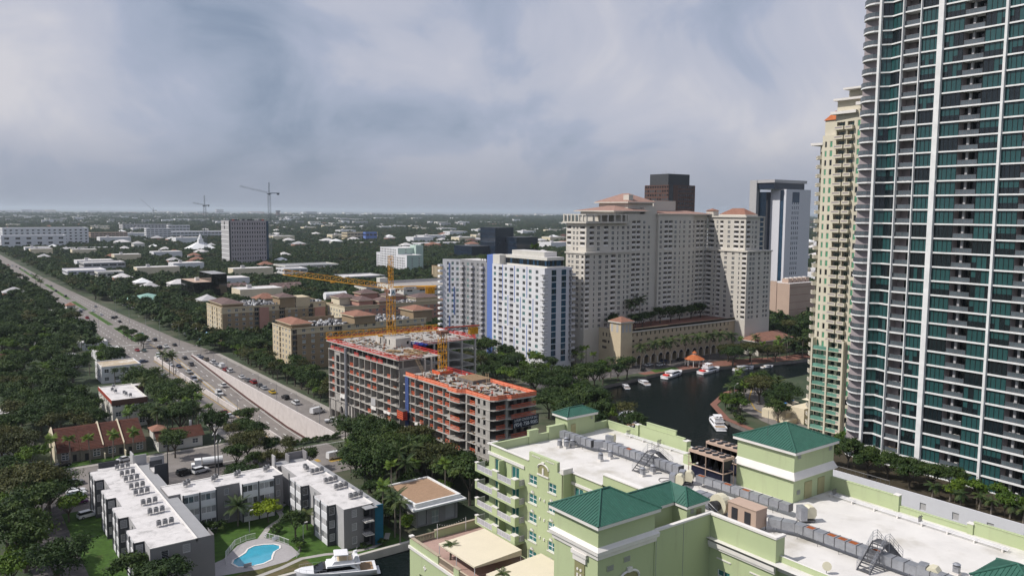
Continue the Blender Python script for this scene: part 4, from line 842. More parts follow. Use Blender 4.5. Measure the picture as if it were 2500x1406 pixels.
# east wing
A3 = thing('apartment_building', 'grey three storey apartment block with blue end panel beside the canal', 'apartment building', (74, 175, 0)); bag = Bag(A3); wl = MB(); EXC.append((66, 80, 155, 197))
BY = [(184.0, 176.2), (168.8, 160.9)]; prev = 194.6
for ya, yb in BY:
 L = prev - ya; ops = [(round(L / 2 - .6, 2), round(L / 2 + .6, 2), z, z + 1.5, .2) for z in (1.0, 4.0, 7.0)]; fc = faceX(70.1, prev); gridwall(wl, fc, L, 0, LZ, ops, 'lightgrey')
 for o in ops: bag.add('window', louvre(1.2, 1.5, pick('midgrey', 'g_dark')), fc.p(o[0], .05, o[2]), fc.rz)
 apt_bay(wl, bag, faceX(68.2, ya), ya - yb, 2); fy = faceY(68.2, yb); ops = [(.3, 1.6, round(1.0 + f * 3.02, 3), round(2.75 + f * 3.02, 3), .2) for f in range(3)]; gridwall(wl, fy, 1.9, 0, LZ, ops, 'charcoal')
 for o in ops: bag.add('window', louvre(1.3, 1.75, pick('g_dark', 'midgrey')), fy.p(.3, .05, o[2]), fy.rz)
 wl.face([(70.1, ya, 0), (68.2, ya, 0), (68.2, ya, LZ), (70.1, ya, LZ)], 'lightgrey'); wl.face([(68.2, yb, LZ - .05), (70.1, yb, LZ - .05), (70.1, ya, LZ - .05), (68.2, ya, LZ - .05)], 'membrane2'); prev = yb
gridwall(wl, faceX(70.1, prev), prev - 156.8, 0, LZ, [], 'lightgrey'); fy = faceY(70.1, 156.8); ops = []
for f in range(3): zz = 1.0 + f * 3.02; ops.append((1.9, 3.1, round(zz, 3), round(zz + 1.7, 3), .2)); bag.add('window', louvre(1.2, 1.7, pick('lightgrey', 'midgrey')), fy.p(1.9, .05, zz), fy.rz)
for f in range(3): ops.append((4.7, 6.6, round(.2 + f * 3.02, 3), round(2.7 + f * 3.02, 3), 1.3, 'charcoal'))
gridwall(wl, fy, 6.9, 0, LZ, ops, 'grey'); wl.face([(70.1, 156.8, LZ - .05), (77, 156.8, LZ - .05), (77, 194.6, LZ - .05), (70.1, 194.6, LZ - .05)], 'membrane2'); wl.face([(77, 156.8, 0), (77, 194.6, 0), (77, 194.6, LZ), (77, 156.8, LZ)], 'grey'); wl.face([(77, 194.6, 0), (70.1, 194.6, 0), (70.1, 194.6, LZ), (77, 194.6, LZ)], 'grey'); part('wall', wl, A3); bag.flush()
part('roof_edge', MB().box(76.8, 77.15, 156.8, 194.7, LZ - .3, LZ + .1, 'trim'), A3); part('gallery_roof', MB().box(77.2, 78.9, 155.6, 194.7, 8.8, 8.95, 'midgrey'), A3)
part('blue_panel', MB().box(76.9, 79.0, 155.6, 155.95, 0, 9.0, 'tealpanel'), A3); part('dark_fin', MB().box(76.55, 76.88, 155.4, 156.9, 0, 9.1, 'charcoal'), A3)
for f in (1, 2):
 z = f * 3.02; b = part('balcony', MB().box(74.4, 76.5, 154.9, 156.8, z - .2, z, 'trim'), A3); inst('railing', railmesh(2.1, 1.0, .35, 'charcoal', None, .04, 1.8).mesh('railing'), b, (74.4, 154.95, z)); b = part('balcony', MB().box(77.2, 79.6, 157.2, 160.4, z - .2, z, 'trim'), A3); inst('railing', railmesh(2.2, 1.0, .35, 'charcoal', None).mesh('railing'), b, (77.3, 157.25, z))
part('pergola', MB().box(74.3, 77.2, 154.6, 156.7, 8.95, 9.1, 'midgrey'), A3)
part('stair_hall', MB().box(69.2, 77, 194.7, 198.5, 0, 9.0, 'grey', 'midgrey'), A3)
for b in ((72.6, 77.3, 198.3, 198.6, 6, 10.9, 'grey'), (72.6, 72.9, 196, 198.3, 6, 10.9, 'grey'), (77.1, 77.4, 195.4, 198.3, 6, 11.2, 'grey'), (69.0, 69.3, 196.4, 198.5, 6, 11.2, 'lightgrey')): part('stair_screen', MB().box(*b), A3)
for x, y, n in ((73.8, 188, 1), (73.6, 186.3, 1), (73.8, 183.2, 3), (73.8, 175.0, 3), (74.0, 169.5, 3), (74.2, 162.0, 3)): ac_units('the canal apartment roof', x, y, LZ - .05, n)
for x, y, z in ((34.2, 197, LZ - .1), (34, 174.5, LZ - .1), (72.5, 172.5, LZ)): single('roof_vent', MB().cyl(0, 0, 0, .55, .16, 'trim', 8), 'small white vent pipe on a flat apartment roof', 'vent', 'vent pipes on the apartment roofs', (x, y, z))
# pool fence: each panel a part
PF = thing('pool_fence', 'white picket fence curving round the pool deck', 'fence', (52, 168, 0)); pts = [(47.0, 164.6), (48.2, 168.6), (51.6, 173.4), (54.4, 174.6), (56.6, 174.6)]
def fence(T, pts, h, step, pick_=.16, frame='rail_white'):
 for a, b in zip(pts, pts[1:]):
  a = Vector((*a, .05)); b = Vector((*b, .05)); n = max(1, round((b - a).length / step))
  for i in range(n):
   p_ = a.lerp(b, i / n); q_ = a.lerp(b, (i + 1) / n); q = MB(); q.bar(p_ + Vector((0, 0, h)), q_ + Vector((0, 0, h)), .045, frame); q.bar(p_ + Vector((0, 0, .15)), q_ + Vector((0, 0, .15)), .04, frame)
   k = int((q_ - p_).length / pick_)
   for j in range(k): c = p_.lerp(q_, (j + .5) / k); q.bar(c + Vector((0, 0, .15)), c + Vector((0, 0, h)), .016, frame, 3)
   q.bar(p_, p_ + Vector((0, 0, h + .1)), .05, frame); part('fence_panel', q, T)
fence(PF, pts, 1.25, 1.5); fence(PF, [(58.4, 173.6), (60.3, 169.8), (61.4, 166.6)], 1.25, 1.5); fence(PF, [(60.4, 159.6), (61.6, 160.8)], 1.1, 1.2)
part('notice_board', MB().box(59.0, 60.5, 170.6, 170.7, .3, 1.1, 'white'), PF)
T = thing('life_ring', 'white life ring hanging on the pool fence', 'life ring', (58.3, 173.2, .9)); q = MB(); pr = None
for i in range(13):
 t = 2 * math.pi * i / 12; p_ = (58.3 + .3 * math.cos(t) * .6, 173.1 - .3 * math.cos(t) * .8, .85 + .3 * math.sin(t))
 if pr: q.bar(pr, p_, .07, 'white', 6)
 pr = p_
part('ring', q, T)
# small tan-roofed office by the canal
T = thing('office_building', 'small grey office with tan gravel roof and white eaves', 'building', (95, 165, 0)); q = MB(); block(q, 89.2, 100.6, 158.8, 173.4, 0, 4.6, 'lightgrey', faces=False); fx_ = faceX(89.2, 173.4); bag = Bag(T)
gridwall(q, fx_, 14.6, 0, 4.6, [(2, 4, .8, 2.8, .25), (8, 10, .8, 2.8, .25)], 'offwhite')
fy = faceY(89.2, 158.8); ops = [(.4, 2.8, .3, 3.9, .25, 'midgrey'), (4.2, 6.2, .1, 3.2, .3), (8.0, 10.8, .3, 3.9, .25, 'midgrey')]; gridwall(q, fy, 11.4, 0, 4.6, ops, 'grey'); part('wall', q, T)
for u in (2, 8): bag.add('window', winmesh(2, 2, 2, 1, 'trim', 'g_mid'), fx_.p(u, .02, .8), fx_.rz)
bag.add('window', winmesh(2, 3.1, 2, 2, 'trim', 'g_curtain'), fy.p(4.2, .05, .1), fy.rz); bag.flush()
part('eaves', MB().box(87.6, 102.2, 157.2, 175, 4.6, 5.0, 'white'), T); q = MB(); block(q, 88.6, 101.2, 158.2, 174, 5.0, 6.0, 'white', 'gravel_roof', .35, .5, exc=False); part('roof', q, T)
single('roof_exhaust', MB().bar((-.8, 0, .9), (.8, .2, .9), .55, 'lightgrey', 12).box(-.4, .4, -.4, .4, 0, .6, 'trim'), 'drum shaped exhaust on the tan gravel roof', 'exhaust fan', None, (92.2, 168, 5.65)); single('roof_exhaust', MB().cyl(0, 0, 0, .7, .5, 'lightgrey', 12).cyl(0, 0, .7, .9, .65, 'midgrey', 12), 'mushroom exhaust at the back of the tan gravel roof', 'exhaust fan', None, (97, 171, 5.65))
# townhouse row
TH = thing('townhouse_row', 'row of four townhouses under steep dark brown tile roofs', 'townhouses', (38, 266, 0)); EXC.append((24, 53, 256, 276)); bag = Bag(TH)
xs = [27.2, 33.4, 39.6, 45.2, 51.2]
for i in range(4):
 a, b = xs[i], xs[i + 1]; y0 = 260.0 - .6 * (i % 2); q = MB(); fy = faceY(a, y0); L = b - a; d0 = 1.2 if i % 2 == 0 else 3.2
 ops = [(round(d0, 2), round(d0 + 1.9, 2), .9, 2.3, .2), (round(d0, 2), round(d0 + 1.9, 2), 2.5, 3.1, .2), (round((d0 + 2.9) % (L - 1.2) if d0 < 2 else 1.0, 2), round(((d0 + 2.9) % (L - 1.2) if d0 < 2 else 1.0) + 1.0, 2), .05, 2.2, .35, 'dark')]
 gridwall(q, fy, L, 0, 3.6, ops, 'townhouse'); q.face([(a, 275, 0), (a, y0, 0), (a, y0, 3.5), (a, 270, 8.2), (a, 275, 6)], 'cream'); part('wall', q, TH)
 bag.add('window', winmesh(1.9, 1.4, 2, 2, 'white', 'g_mid', .1), fy.p(d0, 0, .9), fy.rz); bag.add('window', winmesh(1.9, .6, 2, 1, 'white', 'g_dark', .08), fy.p(d0, 0, 2.5), fy.rz)
 q = MB(); e0 = y0 - .5; q.face([(a - .05, e0, 3.35), (b - .1, e0, 3.35), (b - .1, 270, 8.3), (a - .05, 270, 8.3)], 'tile_brown'); q.face([(b - .1, 270, 8.3), (b - .1, 276, 5.6), (a - .05, 276, 5.6), (a - .05, 270, 8.3)], 'tile_brown'); ro = part('roof', q, TH)
 rb = MB()
 for k in np.arange(.4, 10.2, .62): t = k / 10.6; rb.bar((a, e0 + t * (270 - e0), 3.37 + t * 4.95), (b - .15, e0 + t * (270 - e0), 3.37 + t * 4.95), .05, 'tile_brown', 3)
 part('tile_courses', rb, ro, 'stuff')
 q = MB();
 if i in (0, 2, 3): q.prism([(a - .28, y0 - 2.4), (a + .02, y0 - 2.4), (a + .02, y0), (a - .28, y0)], 0, 1.8, 'cream'); q.face([(a - .28, y0, 0), (a - .28, y0, 3.9), (a - .28, 270, 8.9), (a - .28, 275, 6.5), (a - .28, 275, 0)][::-1], 'cream'); q.face([(a - .28, y0, 3.9), (a + .02, y0, 3.9), (a + .02, 270, 8.9), (a - .28, 270, 8.9)], 'cream'); q.face([(a - .28, y0, 0), (a + .02, y0, 0), (a + .02, y0, 3.9), (a - .28, y0, 3.9)], 'cream'); part('party_wall', q, TH)
bag.flush(); sheet('townhouse_gardens', [rect(27, 51, 255, 259.3)], .06, 'grass')
single('garden_wall', MB().box(0, 4.6, 0, .2, 0, 1.9, 'white_wall').box(0, .25, -.05, .25, 0, 2.05, 'white_wall').box(4.35, 4.6, -.05, .25, 0, 2.05, 'white_wall'), 'short white garden wall at the right end of the townhouses', 'wall', None, (51.4, 258.8, 0)); single('garden_fence', MB().box(0, .15, 0, 4.5, 0, 1.8, 'fence_red').box(-.05, .2, 0, .2, 0, 1.95, 'fence_red'), 'red board fence at the left end of the townhouses', 'fence', None, (26.5, 258.5, 0))
# generic low houses: walls with real openings, hip / gable / flat roofs
def house(name, lbl, x0, x1, y0, y1, h, wall, roof, rm, nwin=2, rh=2.2, fl=1, cat='house', winm=('white', 'g_dark'), par=.35, group=None, eave=.6, extra=None):
 T = thing(name, lbl, cat, ((x0 + x1) / 2, (y0 + y1) / 2, 0), group); q = MB(); bag = Bag(T)
 flat = roof == 'flat'; block(q, x0, x1, y0, y1, 0, h, wall, rm if flat else wall, par if flat else 0., faces=False)
 for fc, L in ((faceX(x0, y1), y1 - y0), (faceY(x0, y0), x1 - x0)):
  ops = []; n = max(1, round(L / (L / nwin if nwin < 4 else 4.2))); fh = (h - (par if flat else 0)) / fl
  for f in range(fl):
   for i in range(n):
    u = L * (i + .5) / n; w_ = min(1.7, L / n * .5); hh = min(1.5, fh * .5); zz = f * fh + fh * .33
    ops.append((round(u - w_ / 2, 3), round(u + w_ / 2, 3), round(zz, 3), round(zz + hh, 3), .2)); bag.add('window', winmesh(w_, hh, 2, 2, winm[0], pick(winm[1], 'g_mid')), fc.p(u - w_ / 2, 0, zz), fc.rz)
  gridwall(q, fc, L, 0, h, ops, wall)
 part('wall', q, T); bag.flush()
 if roof == 'hip': part('roof', MB().hip(x0, x1, y0, y1, h + .25, rh, rm, eave, 'trim', .24), T)
 elif roof == 'gable':
  q = MB(); e_ = eave; ym = (y0 + y1) / 2; xm = (x0 + x1) / 2
  if x1 - x0 > y1 - y0:
   for a, b in ((y0 - e_, ym), (y1 + e_, ym)): q.face([(x0 - e_, a, h), (x1 + e_, a, h), (x1 + e_, b, h + rh), (x0 - e_, b, h + rh)], rm)
   for x in (x0, x1): q.face([(x, y0, h), (x, y1, h), (x, ym, h + rh * .95)], wall)
  else:
   for a, b in ((x0 - e_, xm), (x1 + e_, xm)): q.face([(a, y0 - e_, h), (a, y1 + e_, h), (b, y1 + e_, h + rh), (b, y0 - e_, h + rh)], rm)
   for y in (y0, y1): q.face([(x0, y, h), (x1, y, h), (xm, y, h + rh * .95)], wall)
  part('roof', q, T)
 elif flat: part('coping', MB().box(x0 - .08, x1 + .08, y0 - .08, y0 + .25, h, h + .12, 'trim'), T); part('coping', MB().box(x0 - .08, x0 + .25, y0 + .25, y1, h, h + .12, 'trim'), T)
 return T
mat('tan_roof', (.42, .34, .24), .9, var=.12, scale=.3, c2=(.60, .57, .52), mask=(.15, .5, .62))
house('flat_roofed_house', 'white two storey block with stained tan roof left of the boulevard', 57, 72.5, 372, 388, 7.2, 'white_wall', 'flat', 'tan_roof', 4, fl=2, cat='building')
T = house('apartment_house', 'three storey block with white roof and dark red edge among dark trees', 47.5, 58.5, 292, 318, 9.8, 'offwhite', 'flat', 'membrane2', 4, fl=3, cat='building'); q = MB(); q.box(47.3, 47.5, 291.8, 318, 8.6, 9.9, 'fence_red'); part('edge_band', q, T); part('edge_band', MB().box(47.3, 58.6, 291.7, 291.9, 8.0, 9.9, 'browntower'), T); part('wing', MB().box(58.5, 61.5, 313.8, 317.5, 0, 9.6, 'browntower', 'membrane2'), T)
for x, y in ((52, 315), (50.5, 309), (51, 305.5), (53, 301.5), (53.2, 299.2), (54, 296)): ac_units('the red edged roof', x, y, 9.45, 1)
T = house('bungalow', 'brown hip roofed house with white chimney behind a spreading tree', 54, 67, 256, 263, 3.4, 'offwhite', 'gable', 'tile_brown', 3, 2.6); q = MB(); q.box(64.6, 65.2, 261.2, 261.9, 4, 7.2, 'white'); part('chimney', q, T); q = MB(); q.box(53.2, 57, 259, 264, 3.4, 6.0, 'offwhite'); q.hip(53.2, 57, 259, 264, 6.0, 1.2, 'tile_terra', .5); part('dormer', q, T)
house('bungalow', 'low bluish white house with stepped parapet at the far left', 13, 23, 276, 286, 4.2, 'lightgrey', 'flat', 'midgrey', 2); house('bungalow', 'white flat house at the left edge amid trees', 8, 20, 318, 328, 4.2, 'offwhite', 'flat', 'membrane2', 2); house('bungalow', 'dark brown hip roofed house at the left edge', 15, 30, 428, 442, 4, 'townhouse', 'hip', 'tile_brown', 2, 3.2); house('bungalow', 'pale grey metal roofed house between dark trees', 45, 56, 418, 430, 4.2, 'lightgrey', 'gable', 'lightgrey', 2, 2.2); house('bungalow', 'white house half behind trees beside the boulevard', 64, 76, 430, 446, 4.4, 'white_wall', 'flat', 'membrane2', 2)
house('bungalow', 'white flat roofed house nearest the boulevard kerb', 62, 75, 466, 480, 4.2, 'white_wall', 'flat', 'membrane2', 2); house('bungalow', 'grey box house deep among the left trees', 43, 55, 478, 490, 5, 'lightgrey', 'flat', 'midgrey', 2); house('bungalow', 'white hip roofed house below the corner store', 60, 73, 516, 528, 4, 'white_wall', 'hip', 'membrane2', 2, 1.6)
house('bungalow', 'long low white roofs left of the corner store', 42, 58, 545, 562, 4, 'white_wall', 'flat', 'membrane2', 2); house('bungalow', 'red tiled house behind the left trees', 40, 50, 690, 702, 4.5, 'offwhite', 'hip', 'tile_terra', 2, 2.2)
T = house('corner_store', 'white corner store with a small terracotta tower roof', 62, 77, 590, 610, 7, 'offwhite', 'flat', 'membrane2', 3, cat='shop'); q = MB(); q.box(71.5, 76.6, 589.6, 594.6, 0, 11, 'offwhite'); q.hip(71.5, 76.6, 589.6, 594.6, 11, 2, 'tile_terra', .6); part('corner_tower', q, T); part('shop_sign', MB().box(71.8, 76.2, 589.4, 589.6, 5.4, 6.6, 'red_fence'), T); part('belfry_window', MB().box(73.3, 75, 589.5, 589.6, 7.4, 10, 'g_dark'), T)
house('bungalow', 'long white flat roofed shop in front of the corner store', 55, 72, 560, 574, 4, 'white_wall', 'flat', 'membrane2', 2)
T = house('service_station', 'small white shop with red fascia beside the boulevard', 121, 134, 480, 496, 3.6, 'white_wall', 'flat', 'midgrey', 2, cat='shop'); part('red_fascia', MB().box(120.8, 121, 480, 496, 2.7, 3.8, 'red_fence'), T); part('red_fascia', MB().box(121, 127, 479.8, 480, 2.7, 3.8, 'red_fence'), T)
house('bungalow', 'small blue house with light blue roof', 122, 134, 455, 467, 3.6, 'roof_blue', 'hip', 'roof_blue', 2, 2.0); house('bungalow', 'low house with arched porch and red tiles under trees', 140, 152, 500, 510, 4, 'pinkwall', 'gable', 'tile_terra', 2, 2)
T = house('bank_building', 'low building with pale green hipped roof by the boulevard', 122, 146, 640, 664, 6, 'lightgrey', 'hip', 'roof_teal', 3, 4.2, eave=2, cat='building'); part('porch', MB().hip(118, 130, 632, 642, 4.2, 1.6, 'roof_teal', .5, 'midgrey', 1.2), T)
house('shop', 'low shop with red tiled roof behind the black office', 168, 186, 700, 716, 6, 'pinkwall', 'hip', 'tile_terra', 2, 3);
for i, (x, y, lb) in enumerate(((204, 640, 'nearest tan townhouse block with brown roofs'), (222, 655, 'middle tan townhouse block with brown roofs'), (238, 672, 'far tan townhouse block with brown roofs'), (196, 690, 'low tan house with brown roof by the black office'))):
 T = house('townhouse_block', lb, x, x + 26, y, y + 12, 8, 'tan' if i else 'beige_lit', 'gable', 'tile_mauve', 4, 3.2, fl=2, cat='townhouses', eave=.8)
 for k in range(3): q = MB(); q.box(x + 3 + k * 8, x + 6 + k * 8, y - .8, y + 2, 0, 9, 'beige_lit'); q.face([(x + 2.6 + k * 8, y - 1, 9), (x + 4.5 + k * 8, y - 1, 10.8), (x + 4.5 + k * 8, y + 4, 10.8), (x + 2.6 + k * 8, y + 4, 9)], 'tile_mauve'); q.face([(x + 4.5 + k * 8, y - 1, 10.8), (x + 6.4 + k * 8, y - 1, 9), (x + 6.4 + k * 8, y + 4, 9), (x + 4.5 + k * 8, y + 4, 10.8)], 'tile_mauve'); q.face([(x + 3 + k * 8, y - .8, 9), (x + 6 + k * 8, y - .8, 9), (x + 4.5 + k * 8, y - .8, 10.6)], 'beige_lit'); part('gabled_bay', q, T)
# ================================================================== CONSTRUCTION SITE
CS = thing('construction_building', 'unfinished concrete frame building with orange safety rails', 'construction site', (114.5, 267.2, 0), rz=R(3.1))
EXC.append((112, 164, 166, 272))
CSM = Matrix.Translation(CS.location) @ Matrix.Rotation(R(3.1), 4, 'Z')
def CW(t, s, z): return CSM @ Vector((t, -s, z))       # local: t into the building, s along the facade (southwards)
def cpart(name, mb, parent=CS, kind=None): return part(name, mb, parent, kind, local=True)
def cbox(q, t0, t1, s0, s1, z0, z1, m, top=None): q.box(t0, t1, -s1, -s0, z0, z1, m, top); return q
HI = [27.7, 24.9, 20.9, 18.15, 15.4, 12.65, 9.9, 7.15]
LO = [23.4, 20.7, 18.0, 15.3, 12.6, 9.9, 7.2]
for i, z in enumerate(HI):
 q = MB()
 if i == 0: cbox(q, -.7, 15, -.3, 49.5, z - .3, z, 'concrete_lt', 'slab_top'); cbox(q, 15, 45, -.3, 29, z - .3, z, 'concrete_lt', 'slab_top')
 else: cbox(q, -.15, 15, 0, 48.5, z - .25, z, 'concrete_lt', 'slab_top'); cbox(q, 15, 45, 0, 29, z - .25, z, 'concrete_lt', 'slab_top')
 cpart('floor_slab', q)
def rounded(t0, t1, s0, s1, r=1.2):
 pts = []
 for (cx, cy, a0) in ((t0 + r, s1 - r, 90), (t1 - r, s1 - r, 0)):
  for k in range(5): a = R(a0 + 90 - k * 22.5) if 0 else R(a0 + (90 - k * 22.5)); pts.append((cx + r * math.cos(a), -(cy + r * math.sin(a))))
 return [(t0, -s0)] + pts + [(t1, -s0)]
for i, z in enumerate(LO):
 q = MB(); th = .3 if i == 0 else .22
 q.prism([(p[0], p[1]) for p in [(-.2, -51), (-.2, -75.6), (-1.5, -76.5), (-1.6, -81), (-1.2, -82.6), (.3, -83.4), (.3, -94.2), (1.0, -95.4), (2.2, -95.8), (4.6, -95.6), (5.6, -96.8), (13.6, -97.4), (15, -96.6), (15, -51)]], z - th, z, 'concrete_lt', 'slab_top'); cpart('floor_slab', q)
# vertical walls between bays (party walls seen end-on) and columns
ss = [0, 4.4, 8.6, 13, 15.4, 18.6, 22.4, 26.2, 30.4, 34.2, 38.6, 43, 48.2]
for k, s in enumerate(ss):
 q = MB(); d = 13.5 if k % 2 == 0 else 6
 cbox(q, 0, d, s, s + .28, 0 if s > 16 else 0, 24.6, 'concrete'); cbox(q, 1.2, 1.6, s, s + .3, 24.9, 27.4, 'concrete_lt'); cpart('party_wall', q)
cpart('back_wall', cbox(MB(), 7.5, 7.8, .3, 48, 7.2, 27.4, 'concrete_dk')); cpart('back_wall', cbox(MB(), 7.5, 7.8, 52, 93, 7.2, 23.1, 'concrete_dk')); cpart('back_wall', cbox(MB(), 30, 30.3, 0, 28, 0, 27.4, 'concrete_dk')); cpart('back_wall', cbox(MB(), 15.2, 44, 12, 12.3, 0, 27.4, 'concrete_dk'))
s2 = [52, 54.6, 57.4, 62.2, 65, 67.6, 72.4, 75.8]
for k, s in enumerate(s2): cpart('party_wall', cbox(MB(), 0, 13 if k % 2 == 0 else 6, s, s + .26, 2, 23.1, 'concrete'))
cpart('party_wall', cbox(MB(), .3, 1.6, 83.2, 84.0, 2, 23.3, 'concrete')); cpart('corner_pier', cbox(MB(), 5.0, 5.8, 94.9, 95.5, 2, 23.2, 'concrete'))
q = MB(); fc = Face((0.45, -87.6), (-1, 0)); ops = []
for z in LO[1:]:
 for u in (1.1, 3.6): ops.append((u, u + 1.1, round(z + .75, 3), round(z + 2.2, 3), .3, 'black'))
gridwall(q, fc, 6.6, 2, 23.1, ops, 'concrete'); cpart('block_wall', q)
q = MB(); fc = Face((0.1, -4.7), (-1, 0))
gridwall(q, fc, 3.8, 7.2, 24.6, [(1.0, 3.4, round(z + .0, 3), round(z + 2.3, 3), 4, 'concrete_dk') for z in HI[2:]], 'concrete'); cpart('block_wall', q)
q = MB(); gridwall(q, faceY(6, -94.5), 9, 2, 23.1, [(1 + 2.6 * i, 2.7 + 2.6 * i, round(z + .4, 2), round(z + 2.2, 2), .4, 'black') for i in range(3) for z in LO[1:]], 'concrete_dk'); cpart('block_wall', q)
# ground arcade with arch, tower core, roof house
q = MB(); fc = Face((.3, 0), (-1, 0)); gridwall(q, fc, 16, 2.8, 7.0, [], 'concrete'); cpart('podium_beam', q)
for s in (0, 4.2, 8.6, 12.6, 16): cpart('column', cbox(MB(), .3, 1.0, s, s + .6, 0, 7, 'concrete_lt'))
q = MB()
for i in range(9): a = math.pi * i / 8; b = math.pi * (i + 1) / 8; q.bar((.15, -(9.4 + 1.7 * math.cos(a)), 3.0 + 2.6 * math.sin(a)), (.15, -(9.4 + 1.7 * math.cos(b)), 3.0 + 2.6 * math.sin(b)), .2, 'concrete_lt') if i < 8 else None
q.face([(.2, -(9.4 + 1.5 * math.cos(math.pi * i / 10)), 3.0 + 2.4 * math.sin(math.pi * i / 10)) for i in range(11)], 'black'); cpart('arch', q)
q = MB(); gridwall(q, Face((10.5, -15.5), (-1, 0)), 13.5, 27.7, 30.8, [(3.0, 3.9, 27.8, 30, .3, 'black'), (6.6, 7.4, 28.2, 30, .3, 'black'), (9, 9.7, 28.2, 30, .3, 'black')], 'concrete_lt'); gridwall(q, faceY(10.5, -29), 6, 27.7, 30.8, [(4.4, 5.3, 28.5, 29.6, .3, 'black')], 'concrete_lt'); block(q, 10.5, 16.5, -29, -15.5, 27.7, 30.8, 'concrete_lt', 'concrete', 0, faces=False, exc=False); cpart('roof_house', q)
for t in (20, 26, 32, 38, 44):
 for s in (1, 28.4): cpart('column', cbox(MB(), t, t + .6, s, s + .6, 0, 27.4, 'concrete_lt'))
for t in (8.5, 11, 14): cpart('column', cbox(MB(), t, t + .5, 49.4, 49.9, 23.4, 27.4, 'concrete_lt'))
cpart('back_wall', cbox(MB(), 0, 8, 48.0, 48.4, 23.4, 27.4, 'concrete_dk'))
for t, s in ((4, 56), (9, 58), (5.5, 62), (13, 66), (11.5, 56.5), (8, 90), (11, 88)): cpart('stub_column', cbox(MB(), t, t + .5, s, s + .5, 23.4, 24.6, 'concrete_lt'))
cpart('slab_formwork', cbox(MB(), 8.5, 15.4, 67.5, 75.6, 23.4, 24.5, 'concrete_dk', 'wood'));
# safety rails: one part per bay run
def crail(pts, m, h=1.1, net=False):
 for a, b in zip(pts, pts[1:]):
  a = Vector(a); b = Vector(b); n = max(1, round((b - a).length / 4.5))
  for i in range(n):
   p_ = a.lerp(b, i / n); e_ = a.lerp(b, (i + 1) / n); q = MB()
   for k in (.12, .55, h):
    d = (e_ - p_).normalized(); c = Vector((-d.y, d.x, 0)) * .03
    q.face([p_ + Vector((0, 0, k - .11)) + c, e_ + Vector((0, 0, k - .11)) + c, e_ + Vector((0, 0, k + .08)) + c, p_ + Vector((0, 0, k + .08)) + c], m); q.face([p_ + Vector((0, 0, k + .08)) - c, e_ + Vector((0, 0, k + .08)) - c, e_ + Vector((0, 0, k - .11)) - c, p_ + Vector((0, 0, k - .11)) - c], m); q.face([p_ + Vector((0, 0, k + .08)) + c, e_ + Vector((0, 0, k + .08)) + c, e_ + Vector((0, 0, k + .08)) - c, p_ + Vector((0, 0, k + .08)) - c], m)
   for t in (0, .5): g = p_.lerp(e_, t); q.bar(g, g + Vector((0, 0, h + .15)), .05, m)
   if net: q.face([p_ + Vector((0, 0, .02)), e_ + Vector((0, 0, .02)), e_ + Vector((0, 0, 1.0)), p_ + Vector((0, 0, 1.0))], 'orange_net')
   cpart('safety_rail', q)
crail([(-.5, 0, 27.7), (-.5, -49.3, 27.7), (8, -49.3, 27.7)], 'red_fence'); crail([(-.5, 0, 27.7), (44.8, 0, 27.7), (44.8, -28.8, 27.7), (22, -28.8, 27.7), (15, -33, 27.7), (14.8, -48, 27.7)], 'red_fence')
crail([(.2, -52, 23.4), (-.1, -75.6, 23.4), (-1.4, -77, 23.4), (-1.4, -81.4, 23.4), (.4, -83.2, 23.4), (.5, -94.2, 23.4), (2.2, -95.6, 23.4), (5, -95.4, 23.4), (6, -96.6, 23.4), (14.6, -97, 23.4), (14.8, -76, 23.4)], 'orange', 1.1, True); crail([(14.8, -52, 23.4), (14.8, -68, 23.4)], 'red_fence')
short = MB()
def bayrail(t, s0, s1, z, m='orange'):
 q = MB()
 for k in (.15, .6, 1.05): cbox(q, t, t + .05, s0, s1, z + k - .1, z + k + .08, m)
 for s in (s0, s1 - .06): cbox(q, t + .05, t + .12, s, s + .06, z, z + 1.1, m)
 cpart('safety_rail', q)
for s0, s1 in ((1.6, 4.2), (5, 8.4), (9, 12.6), (19, 22), (27, 30), (31, 34), (35, 38)): bayrail(.1, s0, s1, 24.9, 'red_fence')
for zi, z in enumerate(HI[2:]):
 for s0, s1 in ((2.6, 4.2), (16, 18.2), (20.6, 22.2), (24.2, 26), (28, 30), (31.6, 34), (41, 43)):
  if random.random() < .8: bayrail(random.choice((.1, 2.2)), s0, s1, z)
for z in LO[1:]:
 for s0, s1, t in ((55.4, 57.2, .1), (60, 62, .1), (65.6, 67.2, .1), (69.6, 72.2, .1), (73.6, 75.6, .1), (78, 82.4, -1.2), (85.0, 87.4, .5)):
  if random.random() < .85: bayrail(t, s0, s1, z)
 q = MB()
 for k in (.15, .6, 1.05): q.box(1.6, 4.8, -95.5, -95.45, z + k - .1, z + k + .08, 'orange');
 cpart('safety_rail', q); q = MB()
 for k in (.15, .6, 1.05): q.box(5.8, 14.6, -96.9, -96.85, z + k - .1, z + k + .08, 'orange')
 cpart('safety_rail', q)
